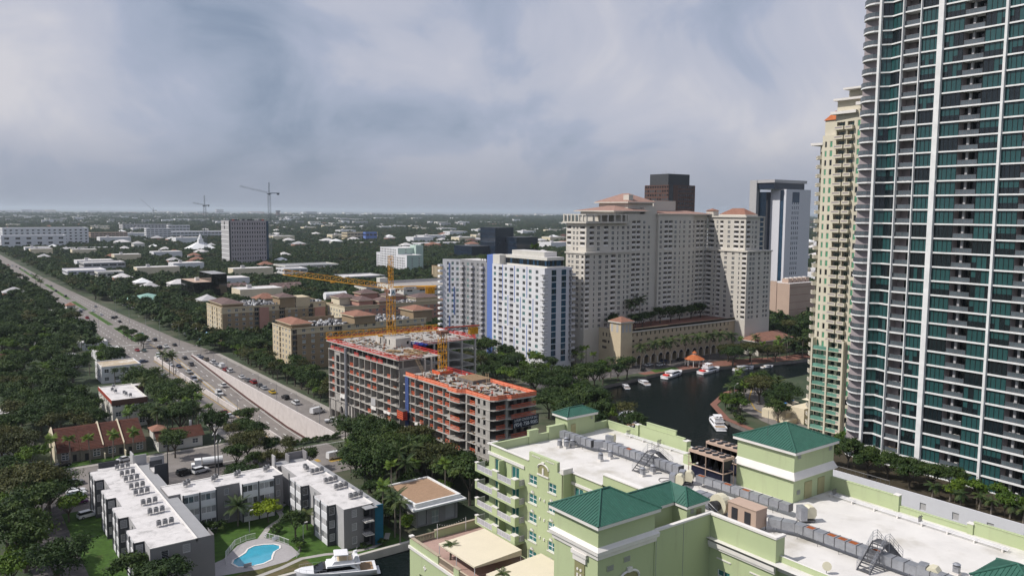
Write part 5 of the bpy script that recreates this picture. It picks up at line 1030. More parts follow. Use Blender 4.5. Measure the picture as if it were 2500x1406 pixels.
# hoist, chute, nets, sheets, banner
HO = thing('construction_hoist', 'red caged hoist car on a lattice mast at the facade', 'hoist', tuple(CW(-1.4, 50.2, 0))); q = MB(); b0 = CW(-1.2, 49.8, 0)
for dx in (-.4, .4):
 for dy in (-.4, .4): q.bar((b0.x + dx, b0.y + dy, 0), (b0.x + dx, b0.y + dy, 29), .05, 'dark')
for k in range(24):
 z = k * 1.2
 for a, b in (((-.4, -.4), (.4, -.4)), ((-.4, -.4), (-.4, .4))): q.bar((b0.x + a[0], b0.y + a[1], z), (b0.x + b[0], b0.y + b[1], z + 1.2), .03, 'dark')
part('mast', q, HO); q = MB(); c0 = CW(-2.6, 51, 0); q.box(c0.x, c0.x + 1.5, c0.y - 4.2, c0.y - .2, 10.2, 13.0, 'fence_red');
for k in range(4): q.box(c0.x - .03, c0.x, c0.y - 4.1, c0.y - .3, 10.5 + k * .65, 10.8 + k * .65, 'orange'); q.box(c0.x + .1, c0.x + 1.4, c0.y - 4.23, c0.y - 4.2, 10.5 + k * .65, 10.8 + k * .65, 'red_fence')
part('hoist_car', q, HO); part('car_roof', MB().box(c0.x - .1, c0.x + 1.6, c0.y - 4.3, c0.y - .1, 13.0, 13.15, 'galv_dark'), HO)
q = MB().bar(CW(-.8, 14.6, 1), CW(-.8, 14.6, 27), .55, 'galv', 10); CH = single('rubbish_chute', q, 'tall grey tube chute down the unfinished facade', 'chute')
single('safety_net', MB().face([CW(-.35, 52.3, 7), CW(-.35, 54.4, 7), CW(-.35, 54.4, 23.2), CW(-.35, 52.3, 23.2)], 'bluenet') or MB().box(*[v for v in (CW(-.35, 54.4, 0).x, CW(-.3, 54.4, 0).x)], CW(0, 54.4, 0).y, CW(0, 52.2, 0).y, 7, 23.2, 'bluenet'), 'dark blue debris netting hung in one bay', 'net')
def banner(lbl, lines, a, b, z0, z1, m, tm, sub):
 """flat printed banner between two facade points, lettering as thin geometry"""
 T = thing('banner', lbl, 'banner', tuple(a.lerp(b, .5))); d = (b - a); L = d.length; ang = math.atan2(d.y, d.x); q = MB().box(-L / 2, L / 2, -.02, .02, z0 - a.z, z1 - a.z, m); o = part('cloth', q, T, local=True); o.rotation_euler = (0, 0, ang); o.location = (0, 0, 0)
 for txt, size, zz, wd in lines:
  cu = bpy.data.curves.new('lettering', 'FONT'); cu.body = txt; cu.size = size; cu.align_x = 'CENTER'; cu.extrude = .005
  tmp = bpy.data.objects.new('tmp', cu); col.objects.link(tmp); bpy.context.view_layer.update(); dg = bpy.context.evaluated_depsgraph_get(); me = bpy.data.meshes.new_from_object(tmp.evaluated_get(dg)); bpy.data.objects.remove(tmp); me.materials.clear(); me.materials.append(MT[tm])
  w_ = max(v.co.x for v in me.vertices) - min(v.co.x for v in me.vertices); k = wd / w_
  to = bpy.data.objects.new('lettering', me); col.objects.link(to); to.parent = o; to.location = (0, -.035, zz - a.z); to.rotation_euler = (R(90), 0, 0); to.scale = (k, 1, 1)
 return T
banner('navy sales banner reading LUXURY CONDOS FOR SALE (954) 758-9085', [('LUXURY CONDOS FOR SALE', .95, 17.15, 8.2), ('(954) 758-9085', 1.5, 15.72, 8.4)], CW(5.9, 97.4, 15.2), CW(15.1, 97.5, 15.2), 15.25, 18.1, 'navy', 'text', None)
banner('pale blue sheet banner tied over one bay of the frame', [], CW(-.35, 31, 9.9), CW(-.35, 34, 9.9), 10.2, 12.6, 'lightgrey', 'text', None)
def sheeting(s0, s1, z, dz=1.6):
 q = MB(); n = 6
 for i in range(n):
  a = s0 + (s1 - s0) * i / n; b = s0 + (s1 - s0) * (i + 1) / n; f = lambda s: .25 * math.sin(s * 3.1); q.face([CW(-.3 + f(a) * .4, a, z - dz + f(a * 2) * .5), CW(-.3 + f(b) * .4, b, z - dz + f(b * 2) * .5), CW(-.2, b, z), CW(-.2, a, z)], 'trim')
 single('tarpaulin', q, 'white plastic sheet hanging from a slab edge at %s' % ('the low south bays' if s0 > 60 else 'the tall north part'), 'tarpaulin', 'plastic sheets on the frame')
for a in ((72.6, 75.6, 7.2, 2.4), (57.6, 62, 9.9, .8), (30.6, 34, 9.9, 1.2), (38.8, 43, 9.9, .8), (9, 13, 9.9, 1.4)): sheeting(*a)
def debris(t0, t1, s0, s1, z, n):
 q = MB()
 for _ in range(n):
  t = random.uniform(t0, t1); s = random.uniform(s0, s1); a = random.uniform(0, 3.1); L = random.uniform(.3, 2.2); w_ = random.uniform(.08, .3); h = random.uniform(.08, .5); d = Vector((math.cos(a), math.sin(a), 0)); c = Vector((-d.y, d.x, 0)) * w_; p_ = Vector((t, -s, z + h)); q.face([p_ - d * L / 2 - c, p_ + d * L / 2 - c, p_ + d * L / 2 + c, p_ - d * L / 2 + c], m := pick('wood', 'concrete_dk', 'concrete_lt', 'wood_lt', 'rust', 'dark')); q.face([p_ - d * L / 2 - c - Vector((0, 0, h)), p_ + d * L / 2 - c - Vector((0, 0, h)), p_ + d * L / 2 - c, p_ - d * L / 2 - c], m)
  if random.random() < .3: q.bar((t, -s, z), (t, -s, z + 1.3), .035, 'rust', 3)
 cpart('deck_debris', q, CS, 'stuff')
debris(.5, 14, 1, 48, 27.7, 190); debris(17, 44, 1, 27, 27.7, 130); debris(.8, 14, 53, 94, 23.4, 260)
for z in HI[2:]: debris(.2, 3, 1, 47, z, 30)
for z in LO[1:]: debris(.2, 3, 53, 93, z, 34)
# stacks of timber, scaffolds, blue formwork frames, cabin, toilets, workers
for i, (t, s, n) in enumerate(((6, 36, 5), (9, 40, 6), (8.5, 44, 4), (4.2, 45, 3), (11.5, 43.5, 5), (12, 37, 3))):
 T = thing('timber_stack', ['long boards', 'thick stack of planks', 'plywood pile', 'short pile of boards', 'bundled beams', 'loose planks'][i] + ' lying on the upper concrete deck', 'timber', tuple(CW(t, s, 27.7)))
 for k in range(n):
  ln = random.uniform(3, 5); q = MB().box(-.3, .3, -ln / 2, ln / 2, 0, .25, random.choice(('wood', 'wood_lt'))); o = part('plank_bundle', q, T, local=True); o.location = (random.uniform(-1.2, 1.2), random.uniform(-1, 1), .26 * (k // 2)); o.rotation_euler = (0, 0, random.uniform(-.5, 1.3))
T = thing('formwork_frames', 'stack of blue steel formwork frames by the second crane', 'formwork', tuple(CW(19, 29, 27.7)))
for k in range(7):
 o = part('frame', MB().box(-.25, .25, -4, 4, 0, .3, 'blue').box(-.6, .6, -.3, .3, .3, .5, 'text'), T, local=True); o.location = (random.uniform(-1.6, 1.6), random.uniform(-1, 1), .32 * (k // 2)); o.rotation_euler = (0, 0, R(20 + random.uniform(-12, 12)))
for i, (t, s) in enumerate(((17.4, 24.6), (18.8, 24.6))): single('portable_toilet', MB().box(-.6, .6, -.6, .6, 0, 2.2, 'tealpanel' if i else 'dark').box(-.65, .65, -.65, .65, 2.2, 2.4, 'roof_blue' if i else 'midgrey'), ('light blue' if i else 'dark') + ' portable toilet on the upper deck', 'toilet', None, tuple(CW(t, s, 27.7)))
def ladder(lbl, a, b, w_=.5):
 T = thing('ladder', lbl, 'ladder', a); a = Vector(a); b = Vector(b); d = (b - a); c = Vector((-d.y, d.x, 0)); c = (c.normalized() if c.length > .01 else Vector((0, 1, 0))) * w_
 for s in (-1, 1): part('rail', MB().bar(a + c * s, b + c * s, .06, 'wood_lt'), T)
 n = int(d.length / .4)
 for i in range(n): g = a.lerp(b, (i + .5) / n); part('rung', MB().bar(g - c, g + c, .04, 'wood_lt'), T)
ladder('timber ladder stair between the two deck levels', tuple(CW(6.5, 52.5, 23.4)), tuple(CW(5.6, 49.6, 27.7)), .6); ladder('timber ladder against the dark formwork box', tuple(CW(12.6, 77.6, 23.4)), tuple(CW(13.6, 75.8, 26.2)), .4)
def person_mesh():
 me = bpy.data.meshes.new('worker_body'); J = [(0, 0, .95), (0, 0, 1.2), (0, 0, 1.42), (0, 0, 1.53), (0, .02, 1.66), (0, .02, 1.76), (.12, 0, .9), (.14, .06, .5), (.14, 0, .1), (.14, .16, .05), (-.12, 0, .9), (-.15, -.05, .5), (-.16, -.1, .1), (-.16, .05, .05), (.22, 0, 1.4), (.3, .08, 1.12), (.28, .3, .98), (-.22, 0, 1.4), (-.3, .05, 1.12), (-.26, .28, 1.0)]
 E_ = [(0, 1), (1, 2), (2, 3), (3, 4), (4, 5), (0, 6), (6, 7), (7, 8), (8, 9), (0, 10), (10, 11), (11, 12), (12, 13), (2, 14), (14, 15), (15, 16), (2, 17), (17, 18), (18, 19)]
 Rd = [.15, .14, .16, .06, .105, .09, .1, .075, .055, .05, .1, .075, .055, .05, .075, .055, .045, .075, .055, .045]
 me.from_pydata(J, E_, []); o = bpy.data.objects.new('tmp', me); col.objects.link(o); md = o.modifiers.new('skin', 'SKIN'); me.skin_vertices  # noqa
 for i, sv in enumerate(me.skin_vertices[0].data): sv.radius = (Rd[i], Rd[i]); sv.use_root = i == 0
 o.modifiers.new('sub', 'SUBSURF').levels = 1; bpy.context.view_layer.update(); dg = bpy.context.evaluated_depsgraph_get(); r = bpy.data.meshes.new_from_object(o.evaluated_get(dg)); bpy.data.objects.remove(o)
 r.materials.clear()
 for m in ('navy', 'orange', 'skin'): r.materials.append(MT[m])
 for p_ in r.polygons: z = p_.center.z; p_.material_index = 0 if z < .92 else (1 if z < 1.46 else 2)
 return r
PM = person_mesh()
for i, (t, s, a, hat, lb) in enumerate(((1.6, 79.8, 1.2, 'red_fence', 'worker in orange vest standing by the deck edge'), (3.0, 80.6, -2, 'orange', 'worker in orange vest and orange hard hat walking'), (4.0, 86.2, .6, 'red_fence', 'worker in red shirt bending over the deck'), (3.4, 91.4, 2.6, 'red_fence', 'worker in red vest at the near corner of the deck'))):
 T = thing('person', lb, 'person', tuple(CW(t, s, 23.4)), 'construction workers on the lower deck', rz=a); o = bpy.data.objects.new('body', PM); col.objects.link(o); o.parent = T
 if i == 2: o.rotation_euler = (R(-18), 0, 0)
 q = MB(); q.cyl(0, .02, 1.74, 1.84, .14, hat, 10, .08); q.cyl(0, .05, 1.73, 1.75, .17, hat, 10); part('hard_hat', q, T, local=True)
# cranes
def lattice(q, a, b, w_, n, m, r=.06, tri=False, wz=None):
 """square (or triangular) lattice beam from a to b"""
 a = Vector(a); b = Vector(b); d = (b - a).normalized(); z = Vector((0, 0, 1)); s = d.cross(z)
 s = s.normalized() if s.length > .1 else Vector((1, 0, 0)); t = s.cross(d).normalized(); wz = wz or w_
 cs = [s * w_ / 2, -s * w_ / 2, t * wz] if tri else [s * w_ / 2 + t * wz / 2, -s * w_ / 2 + t * wz / 2, -s * w_ / 2 - t * wz / 2, s * w_ / 2 - t * wz / 2]
 k = len(cs)
 for c in cs: q.bar(a + c, b + c, r, m)
 for i in range(n):
  p0 = a.lerp(b, i / n); p1 = a.lerp(b, (i + 1) / n)
  for j in range(k):
   c0, c1 = cs[j], cs[(j + 1) % k]
   if i % 2: c0, c1 = c1, c0
   q.bar(p0 + c0, p1 + c1, r * .6, m); q.bar(p1 + cs[j], p1 + cs[(j + 1) % k], r * .55, m)
def crane(lbl, x, y, z0, zt, jib, cj, ang, slope, m='crane', w_=2.2, apex=9, head=True, cabm='white', sign=True, jh=1.7):
 T = thing('tower_crane', lbl, 'crane', (x, y, z0)); q = MB(); lattice(q, (x, y, z0), (x, y, zt), w_, int((zt - z0) / 2), m, .11); part('mast', q, T)
 d = Vector((math.cos(ang), math.sin(ang), 0)); sd_ = Vector((-d.y, d.x, 0)); up_ = Vector((0, 0, 1)); o_ = Vector((x, y, zt + 1.2)); pl = MB(); pl.box(x - w_ * .75, x + w_ * .75, y - w_ * .75, y + w_ * .75, zt, zt + .9, 'tile_terra' if m == 'crane' else m); part('slew_ring', pl, T)
 ji = MB(); lattice(ji, o_ + d * 1.5, o_ + d * jib + up_ * jib * slope, 1.5, int(jib / 1.9), m, .085, True, jh); part('jib', ji, T)
 cjm = MB(); e_ = o_ - d * cj - up_ * cj * .0; lattice(cjm, o_ - d, e_, 1.4, int(cj / 2), m if not (apex == 0) else 'galv_dark', .09, False, .7); cjm.bar(o_ - d + up_ * .5, e_ + up_ * .5, .3, 'fence_red' if apex == 0 else m); part('counter_jib', cjm, T)
 cw = MB(); c = e_ + d * 1.3 - up_ * 1.2
 for k in range(3): g = c + d * (k * .9); cw.box(g.x - .45, g.x + .45, g.y - .8, g.y + .8, g.z - .9, g.z + 1.3, m)
 part('counterweight', cw, T)
 if apex:
  hd = MB(); lattice(hd, (x, y, zt + .9), (x, y, zt + apex), 1.3, int(apex / 1.2), m, .08); part('tower_head', hd, T); ti = MB(); tp = Vector((x, y, zt + apex))
  for k in (.38, .75): ti.bar(tp, o_ + d * jib * k + up_ * (jib * k * slope + jh), .018, 'crane_grey', 3)
  ti.bar(tp, e_ + up_ * .4, .02, 'crane_grey', 3); part('tie_bars', ti, T)
 cb = o_ + sd_ * 1.5 * (1 if apex else -1) - d * .2 - up_ * 1.4; c_ = MB(); c_.box(cb.x - .9, cb.x + .9, cb.y - .9, cb.y + .9, cb.z - .9, cb.z + 1.3, cabm); co = part('cab', c_, T); part('cab_window', MB().box(cb.x - .93, cb.x - .9, cb.y - .1, cb.y + .8, cb.z - .3, cb.z + 1.1, 'g_dark'), co)
 tr = MB(); c = o_ + d * jib * .55 + up_ * (jib * .55 * slope - .4); tr.box(c.x - .6, c.x + .6, c.y - .6, c.y + .6, c.z - .25, c.z + .1, m); part('trolley', tr, T)
 return T, o_, d, cb
# directions: jib of crane 1 towards photo-left, jib of crane 2 likewise
c1x, c1y = CW(17.5, 24, 0).x + 1, CW(17.5, 24, 0).y
def solve_depth(px, x0, y0):  # keep the distance, move to the photo column
 d = ray(px, 800); k = math.hypot(x0, y0) / math.hypot(d.x, d.y); return d.x * k, d.y * k
c1x, c1y = solve_depth(955, c1x, c1y); c2x, c2y = 128.4, 211.5
T1, o1, d1, cb1 = crane('tall yellow tower crane with pointed head above the construction site', c1x, c1y, 24, 46.0, 36, 16, R(160), .15, apex=12.5)
T2, o2, d2, cb2 = crane('lower yellow flat top crane standing on the lower deck', *solve_depth(1080, c2x, c2y), 23.4, 36.0, 37, 13, R(174), 0, apex=0, w_=2.0)
q = MB(); q.box(c2x - 2.6, c2x + 2.6, c2y - 2.6, c2y + 2.6, 23.4, 24.3, 'orange');
cx2, cy2 = solve_depth(1080, c2x, c2y); q = MB(); q.box(cx2 - 2.4, cx2 + 2.4, cy2 - 2.4, cy2 - 2.3, 23.4, 24.5, 'orange'); q.box(cx2 - 2.4, cx2 - 2.3, cy2 - 2.3, cy2 + 2.4, 23.4, 24.5, 'orange'); part('base_guard', q, T2)
# name board on crane 1 counter jib and triangular emblem on the cabs
nb = o1 - d1 * 6.5; f_ = MB().box(-2.2, 2.2, -.05, .05, -.35, .45, 'white'); o = part('name_board', f_, T1, local=True); o.location = nb + Vector((-.3, -1.0, .1)) - T1.location; o.rotation_euler = (0, 0, math.atan2(-d1.y, -d1.x));
q = MB(); q.box(-1.5, 1.5, -.065, -.055, -.12, .2, 'charcoal'); bo_ = q
for k in range(6):
 l_ = MB().box(-1.5 + k * .5, -1.2 + k * .5, -.07, -.055, -.12, .22, 'charcoal'); lo = part('letter_mark', l_, o, local=True)
for T_, cb in ((T1, cb1), (T2, cb2)):
 q = MB(); q.face([(-.6, 0, -.5), (-.25, 0, -.5), (0, 0, .2), (.25, 0, -.5), (.6, 0, -.5), (.15, 0, .7), (-.15, 0, .7)], 'tealpanel'); o = part('emblem', q, T_, local=True); o.location = Vector((cb.x, cb.y - .92, cb.z + .15)) - T_.location
# ================================================================== TOWERS AND MID-RISE
def hirise(wl, bag, Fc, L, z0, z1, floors, cols, wall, rev=None, skip=None):
 """cols: (kind, u, w, opts): 'w' window, 'l' loggia recess with railing, 'b' projecting balcony with door"""
 ops = []
 for fi, fz in enumerate(floors):
  for c in cols:
   k, u, wd = c[:3]; o = c[3] if len(c) > 3 else {}
   if skip and skip(fi, k, u): continue
   if k == 'w':
    h = o.get('h', 1.6); s = o.get('s', .75); a = (round(u - wd / 2, 3), round(u + wd / 2, 3), round(fz + s, 3), round(fz + s + h, 3), o.get('d', .25)); ops.append(a)
    bag.add('window', winmesh(wd, h, o.get('c', 2), o.get('r', 2), o.get('f', 'trim'), pick(*o.get('g', ('g_dark', 'g_mid', 'g_dark'))), o.get('fw', .1), .12), Fc.p(u - wd / 2, 0, fz + s), Fc.rz)
   elif k in 'lb':
    h = o.get('h', 2.35); d = o.get('d', 1.5); ops.append((round(u - wd / 2, 3), round(u + wd / 2, 3), round(fz + .02, 3), round(fz + .02 + h, 3), d, o.get('m', 'mauve_wall')))
    bag.add('balcony_door', winmesh(wd * .6, h * .85, 2, 1, o.get('f', 'trim'), pick('g_dark', 'g_mid', 'g_dark'), .08, .1), Fc.p(u - wd * .3, d - .22, fz + .05), Fc.rz)
    if k == 'l': bag.add('balcony_railing', railmesh(wd, .95, o.get('st', 1.0), o.get('rf', 'trim'), o.get('rp', 'railpanel')), Fc.p(u - wd / 2, .05, fz + .03), Fc.rz)
    else:
     pd = o.get('pd', 1.3); key = ('bal', round(wd, 2), pd, o.get('rf', 'rail_white'), o.get('rp', 'railpanel'), o.get('solid'))
     if key not in WM:
      q = MB(); q.box(-.2, wd + .2, -pd, 0, -.2, .0, o.get('sm', 'trim'))
      if o.get('solid'): q.box(-.2, wd + .2, -pd, -pd + .14, 0, 1.0, o['solid']); q.box(-.2, -.06, -pd + .14, 0, 0, 1.0, o['solid']); q.box(wd + .06, wd + .2, -pd + .14, 0, 0, 1.0, o['solid']); q.box(.15, wd - .15, -pd - .01, -pd + .05, .3, .72, 'mauve_wall')
      else: q.add(railmesh(wd + .4, .95, .9, o.get('rf', 'rail_white'), o.get('rp', 'railpanel'), .05, pd), Matrix.Translation((-.2, -pd, 0)))
      WM[key] = q
     bag.add('balcony', WM[key], Fc.p(u - wd / 2, 0, fz), Fc.rz)
 gridwall(wl, Fc, L, z0, z1, ops, wall, rev=rev)
# ---------------- white and blue tower, grey rear block
WT = thing('apartment_tower', 'white apartment tower with blue stripes and glazed top storey', 'tower', (238, 305, 0)); bag = Bag(WT); wl = MB()
x0, x1, y0, y1, zt = 230.0, 246.6, 287.6, 330.0, 48.0; fl = [3.2 + i * 2.93 for i in range(15)]
W_ = {'g': ('g_dark', 'g_mid', 'g_dark', 'g_teal'), 'c': 2, 'r': 1, 'h': 1.75, 'f': 'white'}
block(wl, x0, x1, y0, y1, 0, zt, 'white_wall', 'membrane2', .9, faces=False)
hirise(wl, bag, faceX(x0, y1), y1 - y0, 0, zt, fl, [('w', 2.2, 2.0, W_), ('l', 7.0, 3.0, {'rf': 'white', 'd': 1.3}), ('w', 11.6, 1.9, W_), ('l', 16.4, 3.0, {'rf': 'white', 'd': 1.3}), ('w', 21.4, 2.1, W_), ('w', 26.4, 2.1, W_), ('w', 31.4, 2.1, W_), ('w', 36.6, 2.1, W_)], 'white_wall')
hirise(wl, bag, faceY(x0, y0), x1 - x0, 0, zt, fl, [('w', 5.6, 2.9, {'g': ('g_blue', 'g_dark', 'g_blue'), 'h': 2.6, 's': .2, 'c': 3, 'r': 1, 'f': 'tealpanel', 'fw': .16}), ('w', 11.6, 2.9, {'g': ('g_blue', 'g_dark', 'g_blue'), 'h': 2.6, 's': .2, 'c': 3, 'r': 1, 'f': 'tealpanel', 'fw': .16}), ('l', 15.6, 1.4, {'rf': 'white', 'd': 1.0})], 'officewhite')
bal = MB(); bal.box(-1.3, 1.2, -1.2, 1.6, -.2, 0, 'white'); bal.add(railmesh(2.5, .95, .5, 'white', 'railpanel', .05, 1.4), Matrix.Translation((-1.3, -1.2, 0))); r90 = railmesh(2.8, .95, .5, 'white', 'railpanel'); bal.add(r90, Matrix.Translation((-1.3, 1.6, 0)) @ Matrix.Rotation(-math.pi / 2, 4, 'Z'))
for f in fl: bag.add('corner_balcony', bal, (x0, y0, f)); bag.add('corner_balcony', bal, (x1 + .2, y0, f))
part('wall', wl, WT); bag.flush()
for u, za, zb in ((9.0, 30, 47.8), (13.6, 18, 33), (18.9, 30, 47.8), (29.0, 4, 20), (28.9, 33, 47.8), (23.8, 18, 33), (33.8, 17, 33), (9.0, 3, 17), (18.9, 4, 18), (5, 18, 34), (31.6, 3, 9)): part('blue_stripe', MB().box(x0 - .06, x0, y1 - u - .22, y1 - u + .22, za, zb, 'bluepanel'), WT)
# glazed penthouse with its own panes, screen wall
q = MB(); q.box(234.5, 245, 291.5, 326, 47.2, 48.4, 'offwhite'); q.box(234.5, 245, 291.5, 326, 51.2, 52.6, 'offwhite', 'membrane2'); q.box(234.9, 244.6, 291.9, 325.6, 48.4, 51.2, 'g_black'); part('penthouse', q, WT)
for i in range(22): y = 292.2 + i * 1.53; part('pane', MB().box(234.75, 234.9, y, y + 1.35, 48.45, 51.15, pick('g_dark', 'g_blue')), WT)
for i in range(7): x = 235.2 + i * 1.36; part('pane', MB().box(x, x + 1.2, 291.75, 291.9, 48.45, 51.15, pick('g_dark', 'g_blue')), WT)
q = MB()
for i in range(26): q.box(236.5 - .12, 236.5, 296 + i * 1.0, 296.8 + i, 52.6, 55, 'offwhite')
q.box(236.5, 244, 295.9, 322, 52.6, 55.0, 'trim', 'membrane2'); part('plant_screen', q, WT)
q = MB(); q.box(231.0, 236, 325, 331, 48, 52.5, 'offwhite'); part('roof_block', q, WT)
q = MB(); q.prism([(231.4, 336.8), (231.6, 330.2), (239, 330.2), (239, 341)], 0, 52, 'bluepanel'); part('blue_core', q, WT)
for i, x in enumerate((232.5, 235, 237)): single('roof_exhaust', MB().cyl(0, 0, 0, 1.2, .7, 'trim', 12).bar((0, 0, 1.2), (-.5, -.5, 1.7), .6, 'trim', 10), ['first', 'second', 'third'][i] + ' white ventilator from the left on the blue core', 'ventilator', None, (x, 333.5, 52))
GB = thing('apartment_tower', 'grey and white rear wing of the blue striped tower, with balconies', 'tower', (242, 355, 0)); bag = Bag(GB); wl = MB(); A, B, C = (226.5, 372.4), (233.2, 365.4), (237.5, 341.5); EXC.append((226, 255, 340, 374))
f1, L1 = faceP(A, B); f2, L2 = faceP(B, C); zt = 48.2
hirise(wl, bag, f1, L1, 0, zt, fl, [('w', 3.0, 1.2, W_), ('w', 5.6, 1.4, W_), ('w', 8.3, 1.4, W_)], 'white_wall')
hirise(wl, bag, f2, L2, 0, zt, fl, [('b', 2.4, 2.0, {'d': .5}), ('w', 6.2, 1.4, W_), ('b', 9.8, 2.0, {'d': .5}), ('w', 13.8, 1.4, W_), ('b', 17.6, 2.0, {'d': .5}), ('w', 21.8, 1.4, W_)], 'midgrey')
for f in fl[2:]: bag.add('balcony', MB_bal := (WM.get('gbal') or WM.setdefault('gbal', MB().box(-2.0, .2, -.2, 2, -.2, .9, 'white'))), (226.6, 372.6, f))
q = wl; q.face([(*A, zt - .5), (*B, zt - .5), (*C, zt - .5), (252, 345, zt - .5), (250, 373, zt - .5)], 'membrane2'); part('wall', wl, GB); bag.flush()
for t_, za, zb in ((.38, 30, 46), (.66, 18, 33), (.38, 3, 17)):
 p_ = f1.p(L1 * t_, -.05, 0); part('blue_stripe', MB().box(p_[0] - .2, p_[0] + .2, p_[1] - .2, p_[1] + .1, za, zb, 'bluepanel'), GB)
# ---------------- beige condominium with podium
CD = thing('condominium', 'large beige stepped condominium with terracotta roofs above the river', 'condominium', (300, 300, 0)); bag = Bag(CD); wl = MB()
FH = 2.6; lowf = [17.2 + i * FH for i in range(14)]; upf = [54.6 + i * FH for i in range(6)]
WC = {'g': ('g_dark', 'g_dark', 'g_mid'), 'h': 1.55, 's': .65, 'c': 2, 'r': 2}; WS = dict(WC, c=1); LG = {'d': 1.4, 'h': 2.2, 'rf': 'trim', 'rp': 'trim', 'm': 'mauve_wall'}
def cwing(x0, x1, y0, y1, z0, z1, floors, xc, yc, par=.8):
 block(wl, x0, x1, y0, y1, z0, z1, 'condo', 'membrane2', par, faces=False)
 hirise(wl, bag, faceX(x0, y1), y1 - y0, z0, z1, floors, xc, 'condo'); hirise(wl, bag, faceY(x0, y0), x1 - x0, z0, z1, floors, yc, 'condo')
def band(x0, x1, y0, y1, z, h=.7, o=.5): part('cornice', MB().box(x0 - o, x1 + o, y0 - o, y1 + o, z, z + h, 'condo'), CD)
# left wing lower / upper
cwing(254, 284, 287, 301, 0, 54.4, lowf, [('w', 2.4, 1.5, WC), ('w', 5, 1.5, WC), ('w', 8.6, 2.2, WC), ('l', 12.4, 1.6, LG)], [('l', 1.8, 2.6, LG), ('w', 6.2, .9, WS), ('w', 10, 2.0, WC), ('w', 14.4, 2.0, WC), ('l', 18.8, 3.2, LG), ('w', 23.0, 1.9, WC), ('w', 26.4, 1.0, WS), ('w', 29, 1.6, WC)])
band(254, 284, 287, 301, 54.0)
cwing(257, 284, 289.5, 304.5, 54.7, 69.0, upf[:5], [('l', 2.2, 3, LG), ('w', 5.8, 1.4, WC), ('w', 8.4, 1.4, WC), ('l', 12.2, 3.6, LG)], [('l', 3.6, 3.0, LG), ('w', 8, 1.9, WC), ('l', 13, 3.0, LG), ('w', 17.6, 1.8, WC), ('w', 21, 1.0, WS), ('w', 24.6, 1.8, WC)])
part('roof_terrace', MB().box(255.2, 284, 287.8, 305.5, 68.6, 69.4, 'condo'), CD); part('pergola', MB().box(255.2, 283.8, 288.0, 305, 72.6, 73.0, 'condo'), CD)
for i in range(7): part('pergola_post', MB().box(255.6 + i * 4.6, 256.4 + i * 4.6, 288.0, 288.6, 69.4, 72.6, 'condo'), CD)
for i in range(6): part('pergola_post', MB().box(255.2, 255.8, 290 + i * 2.8, 290.8 + i * 2.8, 69.4, 72.6, 'condo'), CD)
# centre block and middle
cwing(284, 300, 291, 322, 0, 73.2, lowf + upf[:6], [('w', 20, 1.6, WC)], [('w', 2.6, 1.7, WC), ('l', 6.6, 2.6, LG), ('l', 10.0, 2.6, LG), ('w', 14.0, 1.7, WC)])
cwing(300, 309, 293, 322, 0, 76.5, lowf + upf[:5], [], [('w', 3.6, 1.6, WC)])
cwing(309, 336, 291.5, 322, 0, 73.2, lowf + upf[:6], [], [('w', 2.0, 1.7, WC), ('l', 6.0, 2.8, LG), ('l', 9.4, 2.8, LG), ('w', 13.2, 1.7, WC), ('w', 16.6, 1.0, WS), ('w', 20, 1.7, WC), ('w', 24.4, 1.7, WC)])
cwing(336, 350, 293.5, 322, 0, 73.0, lowf + upf[:6], [], [('w', 2.6, 1.7, WC), ('l', 6.4, 2.6, LG), ('l', 9.6, 2.4, LG), ('w', 12.6, 1.5, WC)])
# right wing
cwing(349, 370, 265.5, 293.5, 0, 53.6, lowf, [('l', 2.4, 3.6, LG), ('w', 6.4, .9, WS), ('l', 9.4, 2.4, LG), ('w', 14, 1.9, WC), ('w', 19, 1.9, WC), ('w', 23, .9, WS), ('l', 26.2, 2.6, LG)], [('w', 3.2, 1.9, WC), ('w', 5.8, 1.9, WC), ('w', 10.5, 1.7, WC), ('w', 15.6, 1.8, WC), ('w', 18.2, 1.8, WC)])
band(349, 370, 265.5, 293, 53.4)
cwing(350.5, 362.5, 268, 293.5, 54, 72.0, upf, [('l', 2.4, 4, LG), ('w', 6.6, 1.2, WC), ('l', 9.6, 2.2, LG), ('w', 14.5, 1.8, WC), ('l', 19.4, 3.2, LG), ('l', 23.2, 2.2, LG)], [('l', 2.4, 3, LG), ('w', 6, .9, WS), ('w', 8.8, 1.7, WC)])
band(350.5, 362.5, 268, 293, 71.6, .8, .7)
# podium with arcade
pf = faceY(264, 272); ops = []
for i in range(16):
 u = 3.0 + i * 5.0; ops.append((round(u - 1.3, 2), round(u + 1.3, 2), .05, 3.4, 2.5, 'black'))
for i in range(26): u = 2 + i * 3.1; ops.append((round(u - .45, 2), round(u + .45, 2), 14.4, 16.0, .25)); bag.add('window', winmesh(.9, 1.6, 1, 2, 'podium', 'g_dark', .06), pf.p(u - .45, 0, 14.4), pf.rz)
for z in (6.2, 9.0, 11.6):
 for i in range(15): u = 3 + i * 5.4; ops.append((round(u - 1.1, 2), round(u + 1.1, 2), z, z + 1.2, .25)); bag.add('window', winmesh(2.2, 1.2, 3, 1, 'podium', 'g_dark', .08), pf.p(u - 1.1, 0, z), pf.rz)
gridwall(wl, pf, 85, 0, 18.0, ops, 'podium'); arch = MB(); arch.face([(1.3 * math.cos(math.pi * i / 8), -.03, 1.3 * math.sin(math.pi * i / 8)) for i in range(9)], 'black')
for i in range(8): a, b = math.pi * i / 8, math.pi * (i + 1) / 8; arch.bar((1.45 * math.cos(a), -.08, 1.45 * math.sin(a)), (1.45 * math.cos(b), -.08, 1.45 * math.sin(b)), .16, 'condo')
